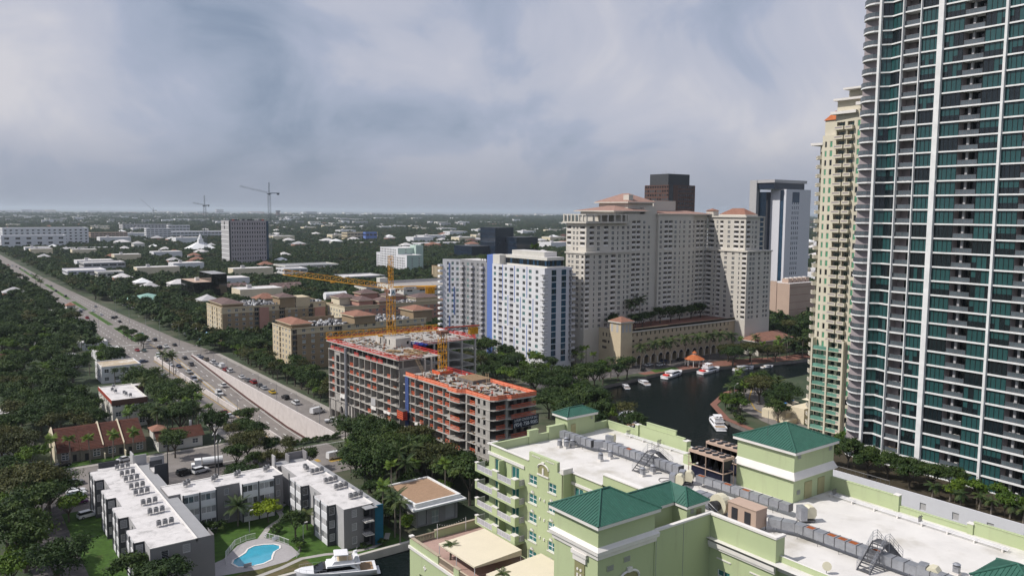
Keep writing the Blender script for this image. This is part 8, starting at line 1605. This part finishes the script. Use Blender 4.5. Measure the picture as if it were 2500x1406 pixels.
grow([(1165, 860), (1215, 862), (1330, 885), (1420, 890), (1500, 880), (1545, 905), (1530, 940), (1480, 955), (1500, 1000), (1440, 1010), (1400, 990), (1330, 960), (1180, 895)], 62, ('broadleaf', 'oak', 'bright', 'broadleaf'), 'between the construction site and the river', 'on the west river bank', .8, 1.2)
grow([(1330, 985), (1420, 1005), (1530, 985), (1550, 1030), (1480, 1030), (1360, 1040)], 14, ('thin', 'broadleaf', 'oak'), 'behind the hotel on the near bank', 'on the near bank', .9, 1.2)
grow([(1380, 850), (1500, 835), (1560, 870), (1520, 900), (1440, 905)], 16, ('palm', 'palm', 'broadleaf'), 'at the foot of the striped tower', 'at the tower foot')
grow([(1750, 905), (1860, 905), (1900, 930), (1935, 990), (1900, 1015), (1850, 950), (1780, 985), (1760, 960)], 20, ('broadleaf', 'bright', 'oak', 'palm'), 'on the east bank beside the riverside road', 'on the east bank', .7, 1.0, strict=False, sp=.6)
grow([(1780, 990), (1800, 985), (1830, 1050), (1815, 1062)], 7, ('shrub', 'bright'), 'in the hedge along the river walk', 'in the river hedge', .8, 1.2, zmid=1, strict=False)
grow([(1760, 850), (1960, 840), (1960, 880), (1760, 880)], 16, ('broadleaf', 'palm', 'oak'), 'in front of the low clubhouse', 'before the clubhouse', .7, 1.0, strict=False)
grow([(2030, 1080), (2080, 1070), (2080, 1150), (2040, 1160)], 5, ('broadleaf', 'bright'), 'at the foot of the glass tower', 'at the glass tower foot', .8, 1.0, strict=False)
grow([(950, 1180), (985, 1190), (990, 1280), (960, 1290), (930, 1240)], 8, ('broadleaf', 'palm'), 'around the small tan roofed office', 'around the small office', .7, .9, strict=False, sp=.6)
for i, (x, y, s) in enumerate(((86.0, 157.5, .55), (84.5, 163.5, .6), (85.6, 169.5, .62), (98, 176.5, .7), (104, 172, .7), (88, 178, .65))): tree(x, y, 'broadleaf' if i % 2 else 'bright', s, 'small leafy tree %s the tan roofed office' % ['at the front left of', 'beside', 'to the left of', 'behind', 'at the back right of', 'at the back left of'][i])
# trees on the podium of the glass tower
for i in range(15): x = 170.5 + (i % 3) * 2.6; y = 104 - i * 3.2; tree(x, y, 'broadleaf' if i < 9 else 'bright', random.uniform(.55, .72), 'flat dark tree on the podium deck before the glass tower' if i < 9 else 'light green tree on the near podium deck', 'podium deck trees, dark' if i < 9 else 'podium deck trees, light', z=14.0)
for i in range(9): palm(168.6 + (i % 2) * 1.5, 79 - i * 2.9, 3.0, 0, 'small palm along the white podium wall', 'podium wall palms', s=.7, z=14.2)
for x in (121.5, 126.0, 130.5):
 for y in np.arange(252, 446 if x < 129 else 346, 7.6):
  xx = x + random.uniform(-1.4, 1.4) + (2 if y > 385 else 0) - (9 if 262 > y else 0) * 0; yy = y + random.uniform(-2, 2)
  if random.random() < .95: tree(xx, yy, random.choice(('broadleaf', 'thin', 'broadleaf', 'bright')), random.uniform(.7, .98), 'street tree in the leafy strip beside the frontage road', 'frontage strip trees'); TREES.append((xx, yy, 3.6))
for i in range(46):
 x = random.uniform(53, 85); y = random.choice((random.uniform(204, 233), random.uniform(246, 268)))
 if (53 < x < 63 and 210 < y < 234) or any((x - a) ** 2 + (y - b) ** 2 < (2.6 + c) ** 2 * .62 for a, b, c in TREES) or not clear(x, y, 3, False): continue
 tree(x, y, random.choice(('oak', 'broadleaf', 'broadleaf', 'thin')), random.uniform(.6, .85), 'dark street tree between the grey apartments and the ramp', 'trees behind the grey apartments'); TREES.append((x, y, 4))
for i in range(15): tree(89.5 + i * 1.15, 238.6 + (i % 3) * .8, 'shrub', .62, 'clipped shrub in the hedge above the tunnel mouth', 'tunnel hedge')
for i, (x, y, s) in enumerate(((103.5, 221, .95), (108.5, 212, 1.05), (106, 203, 1.0), (113.5, 203, .9), (110, 193, 1.05), (116, 188, .85), (108, 183, 1.0), (115, 178, .9), (104, 192, .95), (101, 208, .9), (121, 170, .8), (113, 169, .85))): tree(x, y, 'oak' if i % 3 == 0 else 'broadleaf', s, 'leafy tree %s before the construction facade' % (ORD[i] + ' from the street' if i < 10 else ['', '', '', '', '', '', '', '', '', '', 'deep in the clump', 'nearest the hotel'][i])); TREES.append((x, y, 5 * s))
# street trees on the boulevard median
for i, (px, py) in enumerate(((303, 822), (312, 828), (322, 833), (345, 845), (350, 850), (338, 840))): x, y = U(px, py); tree(x, y, 'bright' if i % 2 else 'broadleaf', .7, 'tree on the boulevard median, ' + ['first', 'second', 'third', 'fourth', 'fifth', 'sixth'][i] + ' in the row')
# mid distance: single trees up to about 650 m, then woods
cnt = 0; t = 0
while cnt < 300 and t < 30000:
 t += 1; px = random.uniform(-40, 2000); dist = random.uniform(330, 660); x, y = UD(px, dist); s = random.uniform(.85, 1.35); r = 5.5 * s
 if px > 1480 and dist < 420: continue
 if not clear(x, y, r) or any((x - a) ** 2 + (y - b) ** 2 < ((r + c) * .62) ** 2 for a, b, c in TREES): continue
 TREES.append((x, y, r)); cnt += 1; left = x < 80; kd = random.choice(('broadleaf', 'broadleaf', 'oak', 'bright' if random.random() < .4 else 'thin'))
 tree(x, y, kd, s * (.8 if kd == 'oak' else 1), 'tree in the mid distance canopy ' + ('left of the boulevard' if left else 'around the beige blocks' if x < 330 else 'behind the towers'), 'mid distance trees ' + ('west' if left else 'centre' if x < 330 else 'east'))
# woods beyond: instanced over points, one object
pts = []; sc_ = []
cell = set()
for a, b, c in TREES:
 pass
for i in range(110000):
 px = random.uniform(-60, 2050); dist = 400 * (9000 / 400) ** (random.random() ** .85); x, y = UD(px, dist); k = 1.0 if dist < 1500 else (dist / 1500) ** .75
 g = (int(x / (7.2 * k)), int(y / (7.2 * k)), round(math.log(k + .01) * 3))
 if g in cell: continue
 if 72 < x < 112 - max(0, (y - 418)) * .012 and y < 2600: continue
 if dist < 3700 and any(a - 3 < x < b + 3 and c - 4 < y < d + 3 for a, b, c, d in EXC): continue
 # open ground: streets and lots between the woods
 if math.sin(x * .021 + 1.3) * math.sin(y * .017) > .74 and dist > 700: continue
 if dist < 700 and not clear(x, y, 4): continue
 if dist < 700 and any((x - a) ** 2 + (y - b) ** 2 < (5 + c) ** 2 * .36 for a, b, c in TREES): continue
 cell.add(g); pts.append((x, y, 0)); sc_.append(k * random.uniform(.75, 1.3))
me = bpy.data.meshes.new('woods'); me.from_pydata(pts, [], []); at = me.attributes.new('size', 'FLOAT', 'POINT'); at.data.foreach_set('value', np.array(sc_, np.float32))
fo = bpy.data.objects.new('woods', me); col.objects.link(fo); tag(fo, 'dark green woods and street trees reaching to the horizon', 'woods', None, 'stuff')
far = [crown_mesh('woods_crown', 5.4, 3.4, 5.2, 26, 22, .80, 'leaf', 300 + i) for i in range(3)] + [crown_mesh('woods_crown', 5.0, 3.0, 5.0, 24, 20, .75, 'leaf_olive', 310)]
ng = bpy.data.node_groups.new('woods', 'GeometryNodeTree'); ng.interface.new_socket('Geometry', in_out='INPUT', socket_type='NodeSocketGeometry'); ng.interface.new_socket('Geometry', in_out='OUTPUT', socket_type='NodeSocketGeometry')
gi = ng.nodes.new('NodeGroupInput'); go = ng.nodes.new('NodeGroupOutput'); ip = ng.nodes.new('GeometryNodeInstanceOnPoints'); jn = ng.nodes.new('GeometryNodeGeometryToInstance');
# the first four wood trees are real single trees that lend their crowns to the rest
for i, cm in enumerate(far):
 x, y = pts[i][:2]; T = thing('broadleaf_tree', 'tree at the near edge of the far woods, ' + ['first', 'second', 'third', 'fourth'][i] + ' of four', 'tree', (x, y, 0), 'edge of the woods'); co_ = inst('crown', cm, T, (0, 0, 0), world=False); inst('trunk', PROT['broadleaf'][0][1], T, (0, 0, 0), world=False)
 oi = ng.nodes.new('GeometryNodeObjectInfo'); oi.inputs['Object'].default_value = co_; oi.inputs['As Instance'].default_value = True; ng.links.new(oi.outputs['Geometry'], jn.inputs[0])
ng.links.new(gi.outputs[0], ip.inputs['Points']); ng.links.new(jn.outputs[0], ip.inputs['Instance']); ip.inputs['Pick Instance'].default_value = True
na = ng.nodes.new('GeometryNodeInputNamedAttribute'); na.data_type = 'FLOAT'; na.inputs[0].default_value = 'size'; ng.links.new(na.outputs[0], ip.inputs['Scale'])
rv = ng.nodes.new('FunctionNodeRandomValue'); rv.data_type = 'FLOAT_VECTOR'; rv.inputs[1].default_value = (0, 0, 6.28); rv.inputs[0].default_value = (0, 0, 0); ng.links.new(rv.outputs[0], ip.inputs['Rotation'])
ng.links.new(ip.outputs[0], go.inputs[0]); fo.modifiers.new('woods', 'NODES').node_group = ng
print('WOODS', len(pts), 'TREES', len(TREES))
# ================================================================== VEHICLES, BOATS, POLES, AIR
def extr(q, prof, y0, y1, m, inset=0.):
 """side profile (x,z) extruded across, the far ends pulled in by inset"""
 n = len(prof); b = len(q.v); q.v += [(x, y0, z) for x, z in prof] + [(x, y1, z) for x, z in prof]; k = q.mi(m); q.f += [tuple(range(b, b + n)), tuple(range(b + 2 * n - 1, b + n - 1, -1))] + [(b + (i + 1) % n, b + i, b + n + i, b + n + (i + 1) % n) for i in range(n)]; q.m += [k] * (n + 2)
CARK = {'sedan': (4.6, 1.8, [(-2.3, .3), (2.25, .3), (2.3, .62), (2.05, .78), (.95, .92), (-1.6, .95), (-2.25, .85)], [(1.05, .9), (.35, 1.42), (-1.0, 1.42), (-1.75, .93)]), 'suv': (4.7, 1.9, [(-2.35, .35), (2.3, .35), (2.35, .8), (2.1, 1.0), (1.0, 1.1), (-2.3, 1.1)], [(1.1, 1.05), (.45, 1.72), (-2.0, 1.72), (-2.28, 1.08)]), 'van': (5.6, 2.05, [(-2.8, .35), (2.75, .35), (2.8, .95), (2.3, 1.15), (1.7, 1.2), (-2.8, 1.2)], [(1.8, 1.15), (1.1, 2.15), (-2.75, 2.2), (-2.8, 1.18)]), 'pickup': (5.4, 1.95, [(-2.7, .4), (2.65, .4), (2.7, .95), (2.4, 1.08), (1.2, 1.12), (-2.7, 1.1)], [(1.2, 1.08), (.6, 1.75), (-.7, 1.75), (-.85, 1.1)])}
CM = {}
def carmesh(kind, c):
 if (kind, c) not in CM:
  L, W, lo, hi = CARK[kind]; b = MB(); extr(b, lo, -W / 2, W / 2, 'car_' + c); w2 = W / 2 - .12; top = [(x, z) for x, z in hi]; n = len(top); zr_ = max(z for x, z in top)
  k0 = len(b.v); b.face([(top[1][0], -w2 + .1, zr_ + .01), (top[2][0], -w2 + .1, zr_ + .01), (top[2][0], w2 - .1, zr_ + .01), (top[1][0], w2 - .1, zr_ + .01)][::-1], 'car_' + c)
  if kind == 'van': extr(b, [(.7, 1.18), (.7, 2.1), (-2.76, 2.16), (-2.81, 1.18)], -w2 - .03, w2 + .03, 'car_' + c)
  g = MB(); extr(g, top, -w2, w2, 'g_dark'); wh = MB().bar((0, -.1, 0), (0, .1, 0), .34, 'tyre', 12); wh.bar((0, -.12, 0), (0, .12, 0), .19, 'rim', 8); li = MB(); li.box(-.03, .03, -.2, .2, -.07, .07, 'trim')
  CM[kind, c] = (b.mesh('body'), g.mesh('windows'), wh.mesh('wheel'), li.mesh('headlight'), L, W)
 return CM[kind, c]
CNT = {}
def car(x, y, z, rz_, kind, c, where, slope=0., parts=True):
 bm, gm, wm, lm, L, W = carmesh(kind, c); nm = {'sedan': 'car', 'suv': 'sport_utility_vehicle', 'van': 'van', 'pickup': 'pickup_truck'}[kind]; lbl = f"{c} {nm.replace('_', ' ')} {where}"; k = CNT[lbl] = CNT.get(lbl, 0) + 1
 T = thing(nm, lbl if k == 1 else lbl + ', ' + ORD[k - 1] + ' like it', {'sport_utility_vehicle': 'car', 'pickup_truck': 'pickup'}.get(nm, nm), (x, y, z), 'vehicles ' + where, rz_)
 T.rotation_euler = (0, slope, rz_); inst('body', bm, T, (0, 0, 0), world=False); inst('windows', gm, T, (0, 0, 0), world=False)
 for a in (-L * .31, L * .31):
  for b in (-W / 2 + .08, W / 2 - .08): inst('wheel', wm, T, (a, b, .34), world=False)
 if parts:
  for b in (-.6, .6): inst('headlight', lm, T, (L / 2 - .02, b, .68), world=False)
N_ = math.pi / 2
def cpx(px, py, rz_, kind, c, where, **k):
 x, y = U(px, py); car(x, y, .08, rz_, kind, c, where, **k)
def rampcar(px, py, rz_, kind, c, where):
 z = 0
 for _ in range(12): x, y = U(px, py, z); z = rz(min(418, y)) if 88 < x < 106 and y < 418 else .03
 car(x, y, z + .03, rz_, kind, c, where, slope=(-.055 if 335 < y < 410 else 0) * (1 if rz_ < 0 else -1))
for a in ((535, 964, -N_, 'van', 'white', 'in the left ramp lane'), (474, 930, -N_, 'van', 'white', 'further up the left ramp lane'), (545, 944, N_, 'suv', 'white', 'in the right ramp lane'), (462, 911, -N_, 'pickup', 'silver', 'at the top of the ramp'), (437, 896, -N_, 'sedan', 'blue', 'at the top of the ramp'), (466, 892, N_, 'suv', 'grey', 'in the right ramp lane'), (529, 970, -N_, 'sedan', 'darkgreen', 'beside the barrier on the ramp'), (406, 880, -N_, 'sedan', 'black', 'before the ramp'), (451, 876, N_, 'sedan', 'black', 'before the ramp'), (416, 893, -N_, 'sedan', 'white', 'beside the ramp barrier'), (418, 868, N_, 'suv', 'white', 'leaving the ramp'), (387, 870, -N_, 'suv', 'white', 'waiting at the junction'), (383, 876, -N_, 'sedan', 'white', 'in the junction lane'), (352, 858, -N_, 'sedan', 'darkgreen', 'turning at the junction'), (335, 857, -N_, 'sedan', 'red', 'at the left kerb of the junction'), (405, 849, N_, 'pickup', 'white', 'north of the junction'), (390, 851, N_, 'suv', 'black', 'north of the junction'), (426, 844, N_, 'sedan', 'black', 'on the right turn lane'), (378, 832, N_, 'suv', 'black', 'on the far side of the junction'), (361, 833, N_, 'pickup', 'white', 'on the far side of the junction')): rampcar(*a)
for a in ((292, 787, 'sedan', 'black'), (283, 776, 'sedan', 'black'), (275, 778, 'suv', 'black'), (247, 770, 'sedan', 'white'), (233, 750, 'sedan', 'silver'), (227, 761, 'sedan', 'white'), (213, 778, 'pickup', 'red'), (203, 758, 'sedan', 'silver'), (196, 756, 'sedan', 'white'), (197, 763, 'suv', 'blue'), (190, 765, 'suv', 'black'), (160, 725, 'suv', 'black'), (136, 712, 'suv', 'black'), (125, 700, 'sedan', 'grey'), (94, 688, 'suv', 'black'), (60, 662, 'sedan', 'silver'), (75, 670, 'sedan', 'white'), (40, 652, 'sedan', 'grey'), (30, 650, 'suv', 'white'), (20, 648, 'sedan', 'red'), (48, 656, 'sedan', 'black')): cpx(a[0], a[1], N_, a[2], a[3], 'far up the boulevard', parts=False)
for i, (px, py, k, c) in enumerate(((485, 872, 'sedan', 'silver'), (492, 876, 'sedan', 'blue'), (503, 880, 'suv', 'tan'), (520, 887, 'suv', 'white'), (529, 893, 'sedan', 'silver'), (541, 897, 'van', 'white'), (551, 905, 'sedan', 'red'), (561, 908, 'suv', 'white'), (590, 923, 'sedan', 'white'), (605, 931, 'sedan', 'grey'), (619, 936, 'suv', 'red'), (634, 944, 'sedan', 'black'), (645, 950, 'sedan', 'silver'), (665, 960, 'sedan', 'yellow'), (697, 974, 'suv', 'black'), (722, 987, 'suv', 'white'))): cpx(px, py, N_, k, c, 'parked along the frontage road')
for a in ((775, 1008, .3, 'van', 'white', 'by the construction gate'), (812, 1031, -.4, 'pickup', 'white', 'beside the scaffold arch'), (398, 922, 1.2, 'suv', 'grey', 'in the lot by the palms'), (424, 936, 1.2, 'suv', 'black', 'in the lot by the barrier'), (350, 885, .4, 'sedan', 'blue', 'outside the stained roof block'), (590, 1042, N_, 'sedan', 'blue', 'on the frontage lane'), (560, 1018, N_, 'sedan', 'white', 'on the frontage lane'), (548, 1010, N_, 'sedan', 'red', 'on the frontage lane'), (600, 1050, N_, 'suv', 'silver', 'on the frontage lane')): cpx(*a)
for a in ((490, 1153, .25, 'suv', 'white', 'in the car park behind the north wing'), (452, 1158, .25, 'suv', 'black', 'in the car park behind the north wing'), (183, 1184, .15, 'suv', 'grey', 'under the tree by the driveway block'), (186, 1203, .1, 'sedan', 'white', 'under the tree by the driveway block'), (188, 1212, .1, 'suv', 'white', 'second from the purple car'), (184, 1220, .1, 'suv', 'darkgreen', 'next to the purple car'), (190, 1230, .1, 'sedan', 'purple', 'on the lawn by the driveway block'), (216, 1262, .2, 'suv', 'white', 'alone on the lawn by the driveway block'), (92, 1300, -.4, 'sedan', 'white', 'under the left tree'), (152, 1140, .4, 'sedan', 'black', 'before the first townhouse'), (78, 1140, 1.2, 'sedan', 'grey', 'before the low bluish house'), (305, 1125, .3, 'sedan', 'white', 'behind the roof screen'), (1613, 893, .1, 'suv', 'white', 'on the arcade drive'), (1584, 893, .1, 'sedan', 'white', 'on the arcade drive'), (1620, 883, .1, 'sedan', 'blue', 'on the arcade drive'), (1660, 880, .1, 'sedan', 'black', 'on the arcade drive'), (1690, 876, .1, 'sedan', 'grey', 'on the arcade drive'), (1570, 905, .6, 'sedan', 'black', 'on the arcade drive'), (820, 1118, .1, 'van', 'white', 'under the trees by the crossing')): cpx(*a)
def truck(lbl, px, py, rz_):
 x, y = U(px, py); T = thing('lorry', lbl, 'truck', (x, y, .08), None, rz_); part('cab', MB().box(2.2, 4.0, -1.15, 1.15, .6, 2.7, 'white').box(4.0, 4.9, -1.1, 1.1, .6, 1.5, 'white'), T, local=True); part('windscreen', MB().box(3.98, 4.04, -1, 1, 1.7, 2.5, 'g_dark'), T, local=True); part('tank', MB().bar((-3.6, 0, 1.9), (1.9, 0, 1.9), 1.1, 'white', 14), T, local=True); part('red_lettering', MB().box(-2.5, .8, -1.13, -1.09, 1.7, 2.1, 'red_fence'), T, local=True); part('chassis', MB().box(-3.6, 4.2, -.5, .5, .5, .8, 'dark'), T, local=True)
 for a in (-3, -1.9, 3.2):
  for b in (-1, 1): part('wheel', MB().bar((a, b - .15, .5), (a, b + .15, .5), .5, 'tyre', 12), T, local=True)
truck('white tank lorry parked behind the north wing', 512, 1140, R(168))
T = thing('flatbed_trailer', 'flatbed with machinery and blue tarpaulin before the scaffold arch', 'trailer', (*U(835, 1040), 0)); x, y = U(835, 1040); part('bed', MB().box(x - 3, x + 3, y - 1.2, y + 1.2, .7, 1.0, 'dark'), T); part('load', MB().box(x - 2.4, x + .5, y - .9, y + .9, 1.0, 2.4, 'concrete'), T); part('tarpaulin', MB().hip(x + .6, x + 2.8, y - 1.1, y + 1.1, 1.0, 1.4, 'roof_blue'), T)
for b in (-1.8, 1.8): part('wheel', MB().bar((x + b, y - 1.1, .4), (x + b, y + 1.1, .4), .4, 'tyre', 10), T)
T = thing('telehandler', 'small yellow lift machine under the concrete arch', 'machine', (*U(842, 1022), 0)); x, y = U(842, 1022); part('body', MB().box(x - 1.2, x + 1.2, y - .8, y + .8, .6, 1.6, 'car_yellow'), T); part('basket', MB().box(x - .9, x + .9, y - .7, y + .7, 2.6, 3.7, 'car_yellow'), T); part('lift', MB().box(x - .5, x + .5, y - .4, y + .4, 1.6, 2.6, 'dark'), T)
# ---- boats: lofted hulls
def loft(q, secs, m, closed=False):
 n = len(secs[0]); b = len(q.v)
 for s in secs: q.v += list(s)
 k = q.mi(m)
 for i in range(len(secs) - 1):
  for j in range(n - 1): q.f.append((b + i * n + j, b + i * n + j + 1, b + (i + 1) * n + j + 1, b + (i + 1) * n + j)); q.m.append(k)
 q.f.append(tuple(b + j for j in range(n))[::-1]); q.m.append(k)
def yacht(lbl, x, y, rz_, L, W, fly=True, m='gel', acc=None, z=-1.4, big=False, dk='gel'):
 T = thing('motor_yacht', lbl, 'yacht', (x, y, z), None, rz_); q = MB(); S = []
 for t in np.linspace(0, 1, 13):
  w_ = W / 2 * (1 if t < .55 else math.sqrt(max(0.0, 1 - ((t - .55) / .45) ** 2.0)) * .98 + .02); h = L * (.082 + .05 * t ** 2); xx = -L / 2 + L * t; S.append([(xx, w_, h), (xx, w_ * .96, h * .55), (xx - (.0 if t < .9 else .2), w_ * .72, -.1), (xx - .02, 0, -.5), (xx - (.0 if t < .9 else .2), -w_ * .72, -.1), (xx, -w_ * .96, h * .55), (xx, -w_, h)])
 loft(q, S, m); part('hull', q, T, local=True, smooth=True)
 d = MB(); b0 = len(d.v); d.v += [s[0] for s in S] + [s[6] for s in S]; k = d.mi(dk); n = len(S); d.f += [(i, n + i, n + i + 1, i + 1) for i in range(n - 1)]; d.m += [k] * (n - 1); part('deck', d, T, local=True)
 h0 = L * .082; a0, a1, a2, a3 = -L * .30, L * .26, L * .10, -L * .22; hw_ = W * .40; zc = h0 + L * .085
 def cabin(a0, a1, a2, a3, z0, z1, wd, mm): c = MB(); extr(c, [(a0, z0), (a1, z0), (a2, z1), (a3, z1)], -wd, wd, mm); return c
 part('saloon', cabin(a0, a1, a2, a3, h0 - .1, zc, hw_, m), T, local=True); part('saloon_windows', cabin(a0 + L * .06, a1 + L * .012, a2 + L * .055, a3 + L * .05, h0 + L * .028, zc - L * .012, hw_ + .03, 'g_black'), T, local=True)
 part('saloon_roof', MB().box(a3 - L * .08, a2 + L * .01, -hw_ - .06, hw_ + .06, zc, zc + L * .012, m), T, local=True)
 for s in (-1, 1): part('hull_window', MB().box(-L * .05, L * .02, s * W * .492 - .03, s * W * .492 + .03, L * .04, L * .06, 'g_black'), T, local=True); part('hull_window', MB().box(L * .1, L * .15, s * W * .475 - .04, s * W * .475 + .04, L * .05, L * .068, 'g_black'), T, local=True)
 if fly:
  f = MB(); extr(f, [(-L * .24, zc + .05), (L * .06, zc + .05), (L * .02, zc + L * .055), (-L * .22, zc + L * .045)], -hw_ * .85, hw_ * .85, m); part('flybridge', f, T, local=True); part('flybridge_seats', MB().box(-L * .2, -L * .02, -hw_ * .7, hw_ * .7, zc + L * .046, zc + L * .056, 'beige_lit'), T, local=True)
  ht = MB(); extr(ht, [(-L * .16, zc + L * .115), (L * .02, zc + L * .125), (.01 * L, zc + L * .135), (-L * .15, zc + L * .128)], -hw_ * .82, hw_ * .82, m); part('hardtop', ht, T, local=True)
  for a in (-L * .14, 0):
   for s in (-1, 1): part('hardtop_post', MB().bar((a, s * hw_ * .75, zc + L * .05), (a, s * hw_ * .75, zc + L * .12), .05, m), T, local=True)
  ra = MB(); extr(ra, [(-L * .25, zc + L * .03), (-L * .20, zc + L * .03), (-L * .235, zc + L * .10), (-L * .27, zc + L * .10)], -hw_ * .8, hw_ * .8, m); part('radar_arch', ra, T, local=True); part('radar_dome', MB().cyl(-L * .25, 0, zc + L * .10, zc + L * .135, L * .018, m, 10), T, local=True); part('aerial', MB().bar((-L * .25, .2, zc + L * .1), (-L * .27, .2, zc + L * .2), .02, m), T, local=True)
 part('cockpit', MB().box(-L * .46, -L * .30, -hw_, hw_, h0 + .01, h0 + .06, 'deckwood'), T, local=True); part('swim_platform', MB().box(-L * .55, -L * .5, -hw_, hw_, .15, .3, m), T, local=True)
 if acc: part('cockpit_cover', MB().box(-L * .47, -L * .34, -hw_ * .7, hw_ * .7, h0 + .06, h0 + .7, acc), T, local=True)
 rl = MB(); pr = {}
 for t in (.62, .7, .78, .86, .94):
  w_ = W / 2 * math.sqrt(1 - ((t - .55) / .45) ** 2) * .95; hh = L * (.082 + .05 * t * t)
  for s in (-1, 1):
   p_ = (-L / 2 + L * t, s * w_, hh + .65); rl.bar((p_[0], p_[1], hh), p_, .025, 'galv', 3)
   if s in pr: rl.bar(pr[s], p_, .025, 'galv', 3)
   pr[s] = p_
 part('bow_rail', rl, T, local=True)
 part('fender', MB().cyl(L * .06, -W * .5 - .15, .3, 1.3, .18, 'navy', 8), T, local=True); return T
yacht('white flybridge motor yacht moored by the pool court seawall', 64.9, 149.6, R(160), 16.5, 4.7); Ty = yacht('white motor yacht with red cockpit cover by the brick quay', 275.4, 248.6, R(14), 15.5, 4.6, False, acc='red_fence'); yacht('white flybridge yacht with red cushion near the gazebo', 297.2, 245.2, R(6), 15, 4.6, True, acc='red_fence'); yacht('white open motor cruiser east of the gazebo', 315.6, 239.4, R(-8), 12, 3.8, False); yacht('small pale runabout near the pontoon', 330, 236.6, R(-10), 7, 2.6, False); yacht('pale cabin cruiser at the left river jetty', 252.6, 245.2, R(70), 9, 3.2, False); yacht('small white tender left of the jetty', 240.4, 243.8, R(60), 7, 2.6, False); yacht('tall white trawler yacht moored on the west bank', 199.4, 201.0, R(58), 17, 5.2, True); yacht('white motor yacht moored on the east bank by the river walk', 223.4, 180.5, R(52), 14, 4.4, True)
single('pontoon', MB().box(-4, 4, -1, 1, 0, .5, 'white').box(-4, -3.8, -1, -.8, .5, 1.6, 'white').box(3.8, 4, -1, -.8, .5, 1.6, 'white'), 'white floating pontoon on the upper river', 'pontoon', None, (340, 231.5, -1.3)); single('pontoon', MB().box(-4, 4, -1.2, 1.2, 0, .5, 'lightgrey').box(-3.8, -3.6, .9, 1.1, .5, 1.5, 'dark').box(3.6, 3.8, .9, 1.1, .5, 1.5, 'dark'), 'grey jetty platform on the left bank of the river', 'pontoon', None, (258.5, 248.6, -1.2))
for i in range(9): x = 46.5 + i * 4.3; single('mooring_pile', MB().cyl(0, 0, -3.5, 2.6, .14, 'dark', 8).cyl(0, 0, 2.6, 2.72, .16, 'charcoal', 8), ORD[i] + ' dark mooring pile from the left along the seawall', 'pile', 'mooring piles', (x, 151.7 - .02 * i, 0))
for i, (x, y) in enumerate(((60.6, 152.4), (80.3, 152.45))): single('dock_pedestal', MB().box(-.2, .2, -.2, .2, .35, 1.5, 'trim').box(-.25, .25, -.25, .25, 1.5, 1.62, 'white'), 'white dock power post at the ' + ('yacht bow' if i == 0 else 'right end of the seawall'), 'post', None, (x, y, 0))
# ---- poles
def lamp(lbl, x, y, h, arm=2.2, ang=0., m='galv', grp=None, z=0):
 T = thing('street_lamp', lbl, 'street lamp', (x, y, z), grp); part('pole', MB().bar((0, 0, 0), (0, 0, h), .11, m, 6, .06), T, local=True); e_ = (arm * math.cos(ang), arm * math.sin(ang), h + .25); part('arm', MB().bar((0, 0, h - .1), e_, .04, m, 5), T, local=True); part('lamp_head', MB().box(e_[0] - .35, e_[0] + .35, e_[1] - .15, e_[1] + .15, e_[2] - .1, e_[2] + .05, 'trim'), T, local=True)
for i in range(8): lamp(ORD[i] + ' lamp post from the tunnel along the white retaining wall', 106.1, 256 + i * 21, 7.5, 2.0, math.pi)
for i in range(6): lamp(ORD[i] + ' thin post from the tunnel along the low barrier', 87.3, 262 + i * 24, 6, 1.4, 0)
for i, (px, py) in enumerate(((241, 800), (357, 822), (391, 832), (438, 845), (316, 790), (283, 765))): x, y = U(px, py); lamp(['tall lamp post on the boulevard median', 'tall lamp post by the median trees', 'lamp post before the red fronted shop', 'lamp post beside the blue house', 'lamp post by the bank lawn', 'far lamp post on the right kerb'][i], x, y, 12, 3.5, math.pi)
lamp('white curved arm lamp on the riverside road', 240.5, 186.5, 10, 3, .3); lamp('curved arm lamp on the courtyard lawn', 64.6, 166.4, 4, 1.2, .6); lamp('slim lamp in the middle of the lawn', 56.6, 178.8, 5, .6, 0)
for i, (x, y, h) in enumerate(((62.4, 226, 11), (62.0, 221.5, 10))):
 T = thing('utility_pole', ('tall twin lamp pole' if i == 0 else 'shorter utility pole') + ' at the edge of the car park', 'utility pole', (x, y, 0)); part('pole', MB().bar((0, 0, 0), (0, 0, h), .16, 'galv_dark', 6), T, local=True)
 for k in (-.5, .5): part('lamp_head', MB().bar((k, 0, h), (k + .5, .6, h + .5), .12, 'trim'), T, local=True)
T = thing('utility_pole', 'dark wooden pole behind the driveway block stair', 'utility pole', (49.4, 224, 0)); part('pole', MB().bar((0, 0, 0), (0, 0, 11.5), .17, 'dark', 6, .12), T, local=True); part('crossarm', MB().box(-.9, .9, -.06, .06, 10.6, 10.8, 'dark'), T, local=True)
T = thing('road_sign', 'green overhead road sign by the median trees', 'sign', (*U(344, 838), 0)); part('post', MB().bar((0, 0, 0), (0, 0, 6), .12, 'galv', 6), T, local=True); part('panel', MB().box(-1.6, 1.6, -.06, .06, 4.4, 6, 'roof_teal'), T, local=True)
# ---- haze: the air itself
q = MB().box(-5900, 42000, -300, 42000, -9.5, 162, 'dark'); hb = part('haze', q, None, 'stuff'); m = bpy.data.materials.new('haze'); m.use_nodes = True; t = m.node_tree; t.nodes.clear(); pv_ = nd(t, 'ShaderNodeVolumePrincipled'); pv_.inputs['Color'].default_value = (.80, .90, 1.0, 1); pv_.inputs['Density'].default_value = 5.2e-5; pv_.inputs['Anisotropy'].default_value = .2
ou = nd(t, 'ShaderNodeOutputMaterial'); t.links.new(pv_.outputs[0], ou.inputs['Volume']); hb.data.materials.clear(); hb.data.materials.append(m); tag(hb, 'pale bluish haze in the air over the whole city', 'haze')
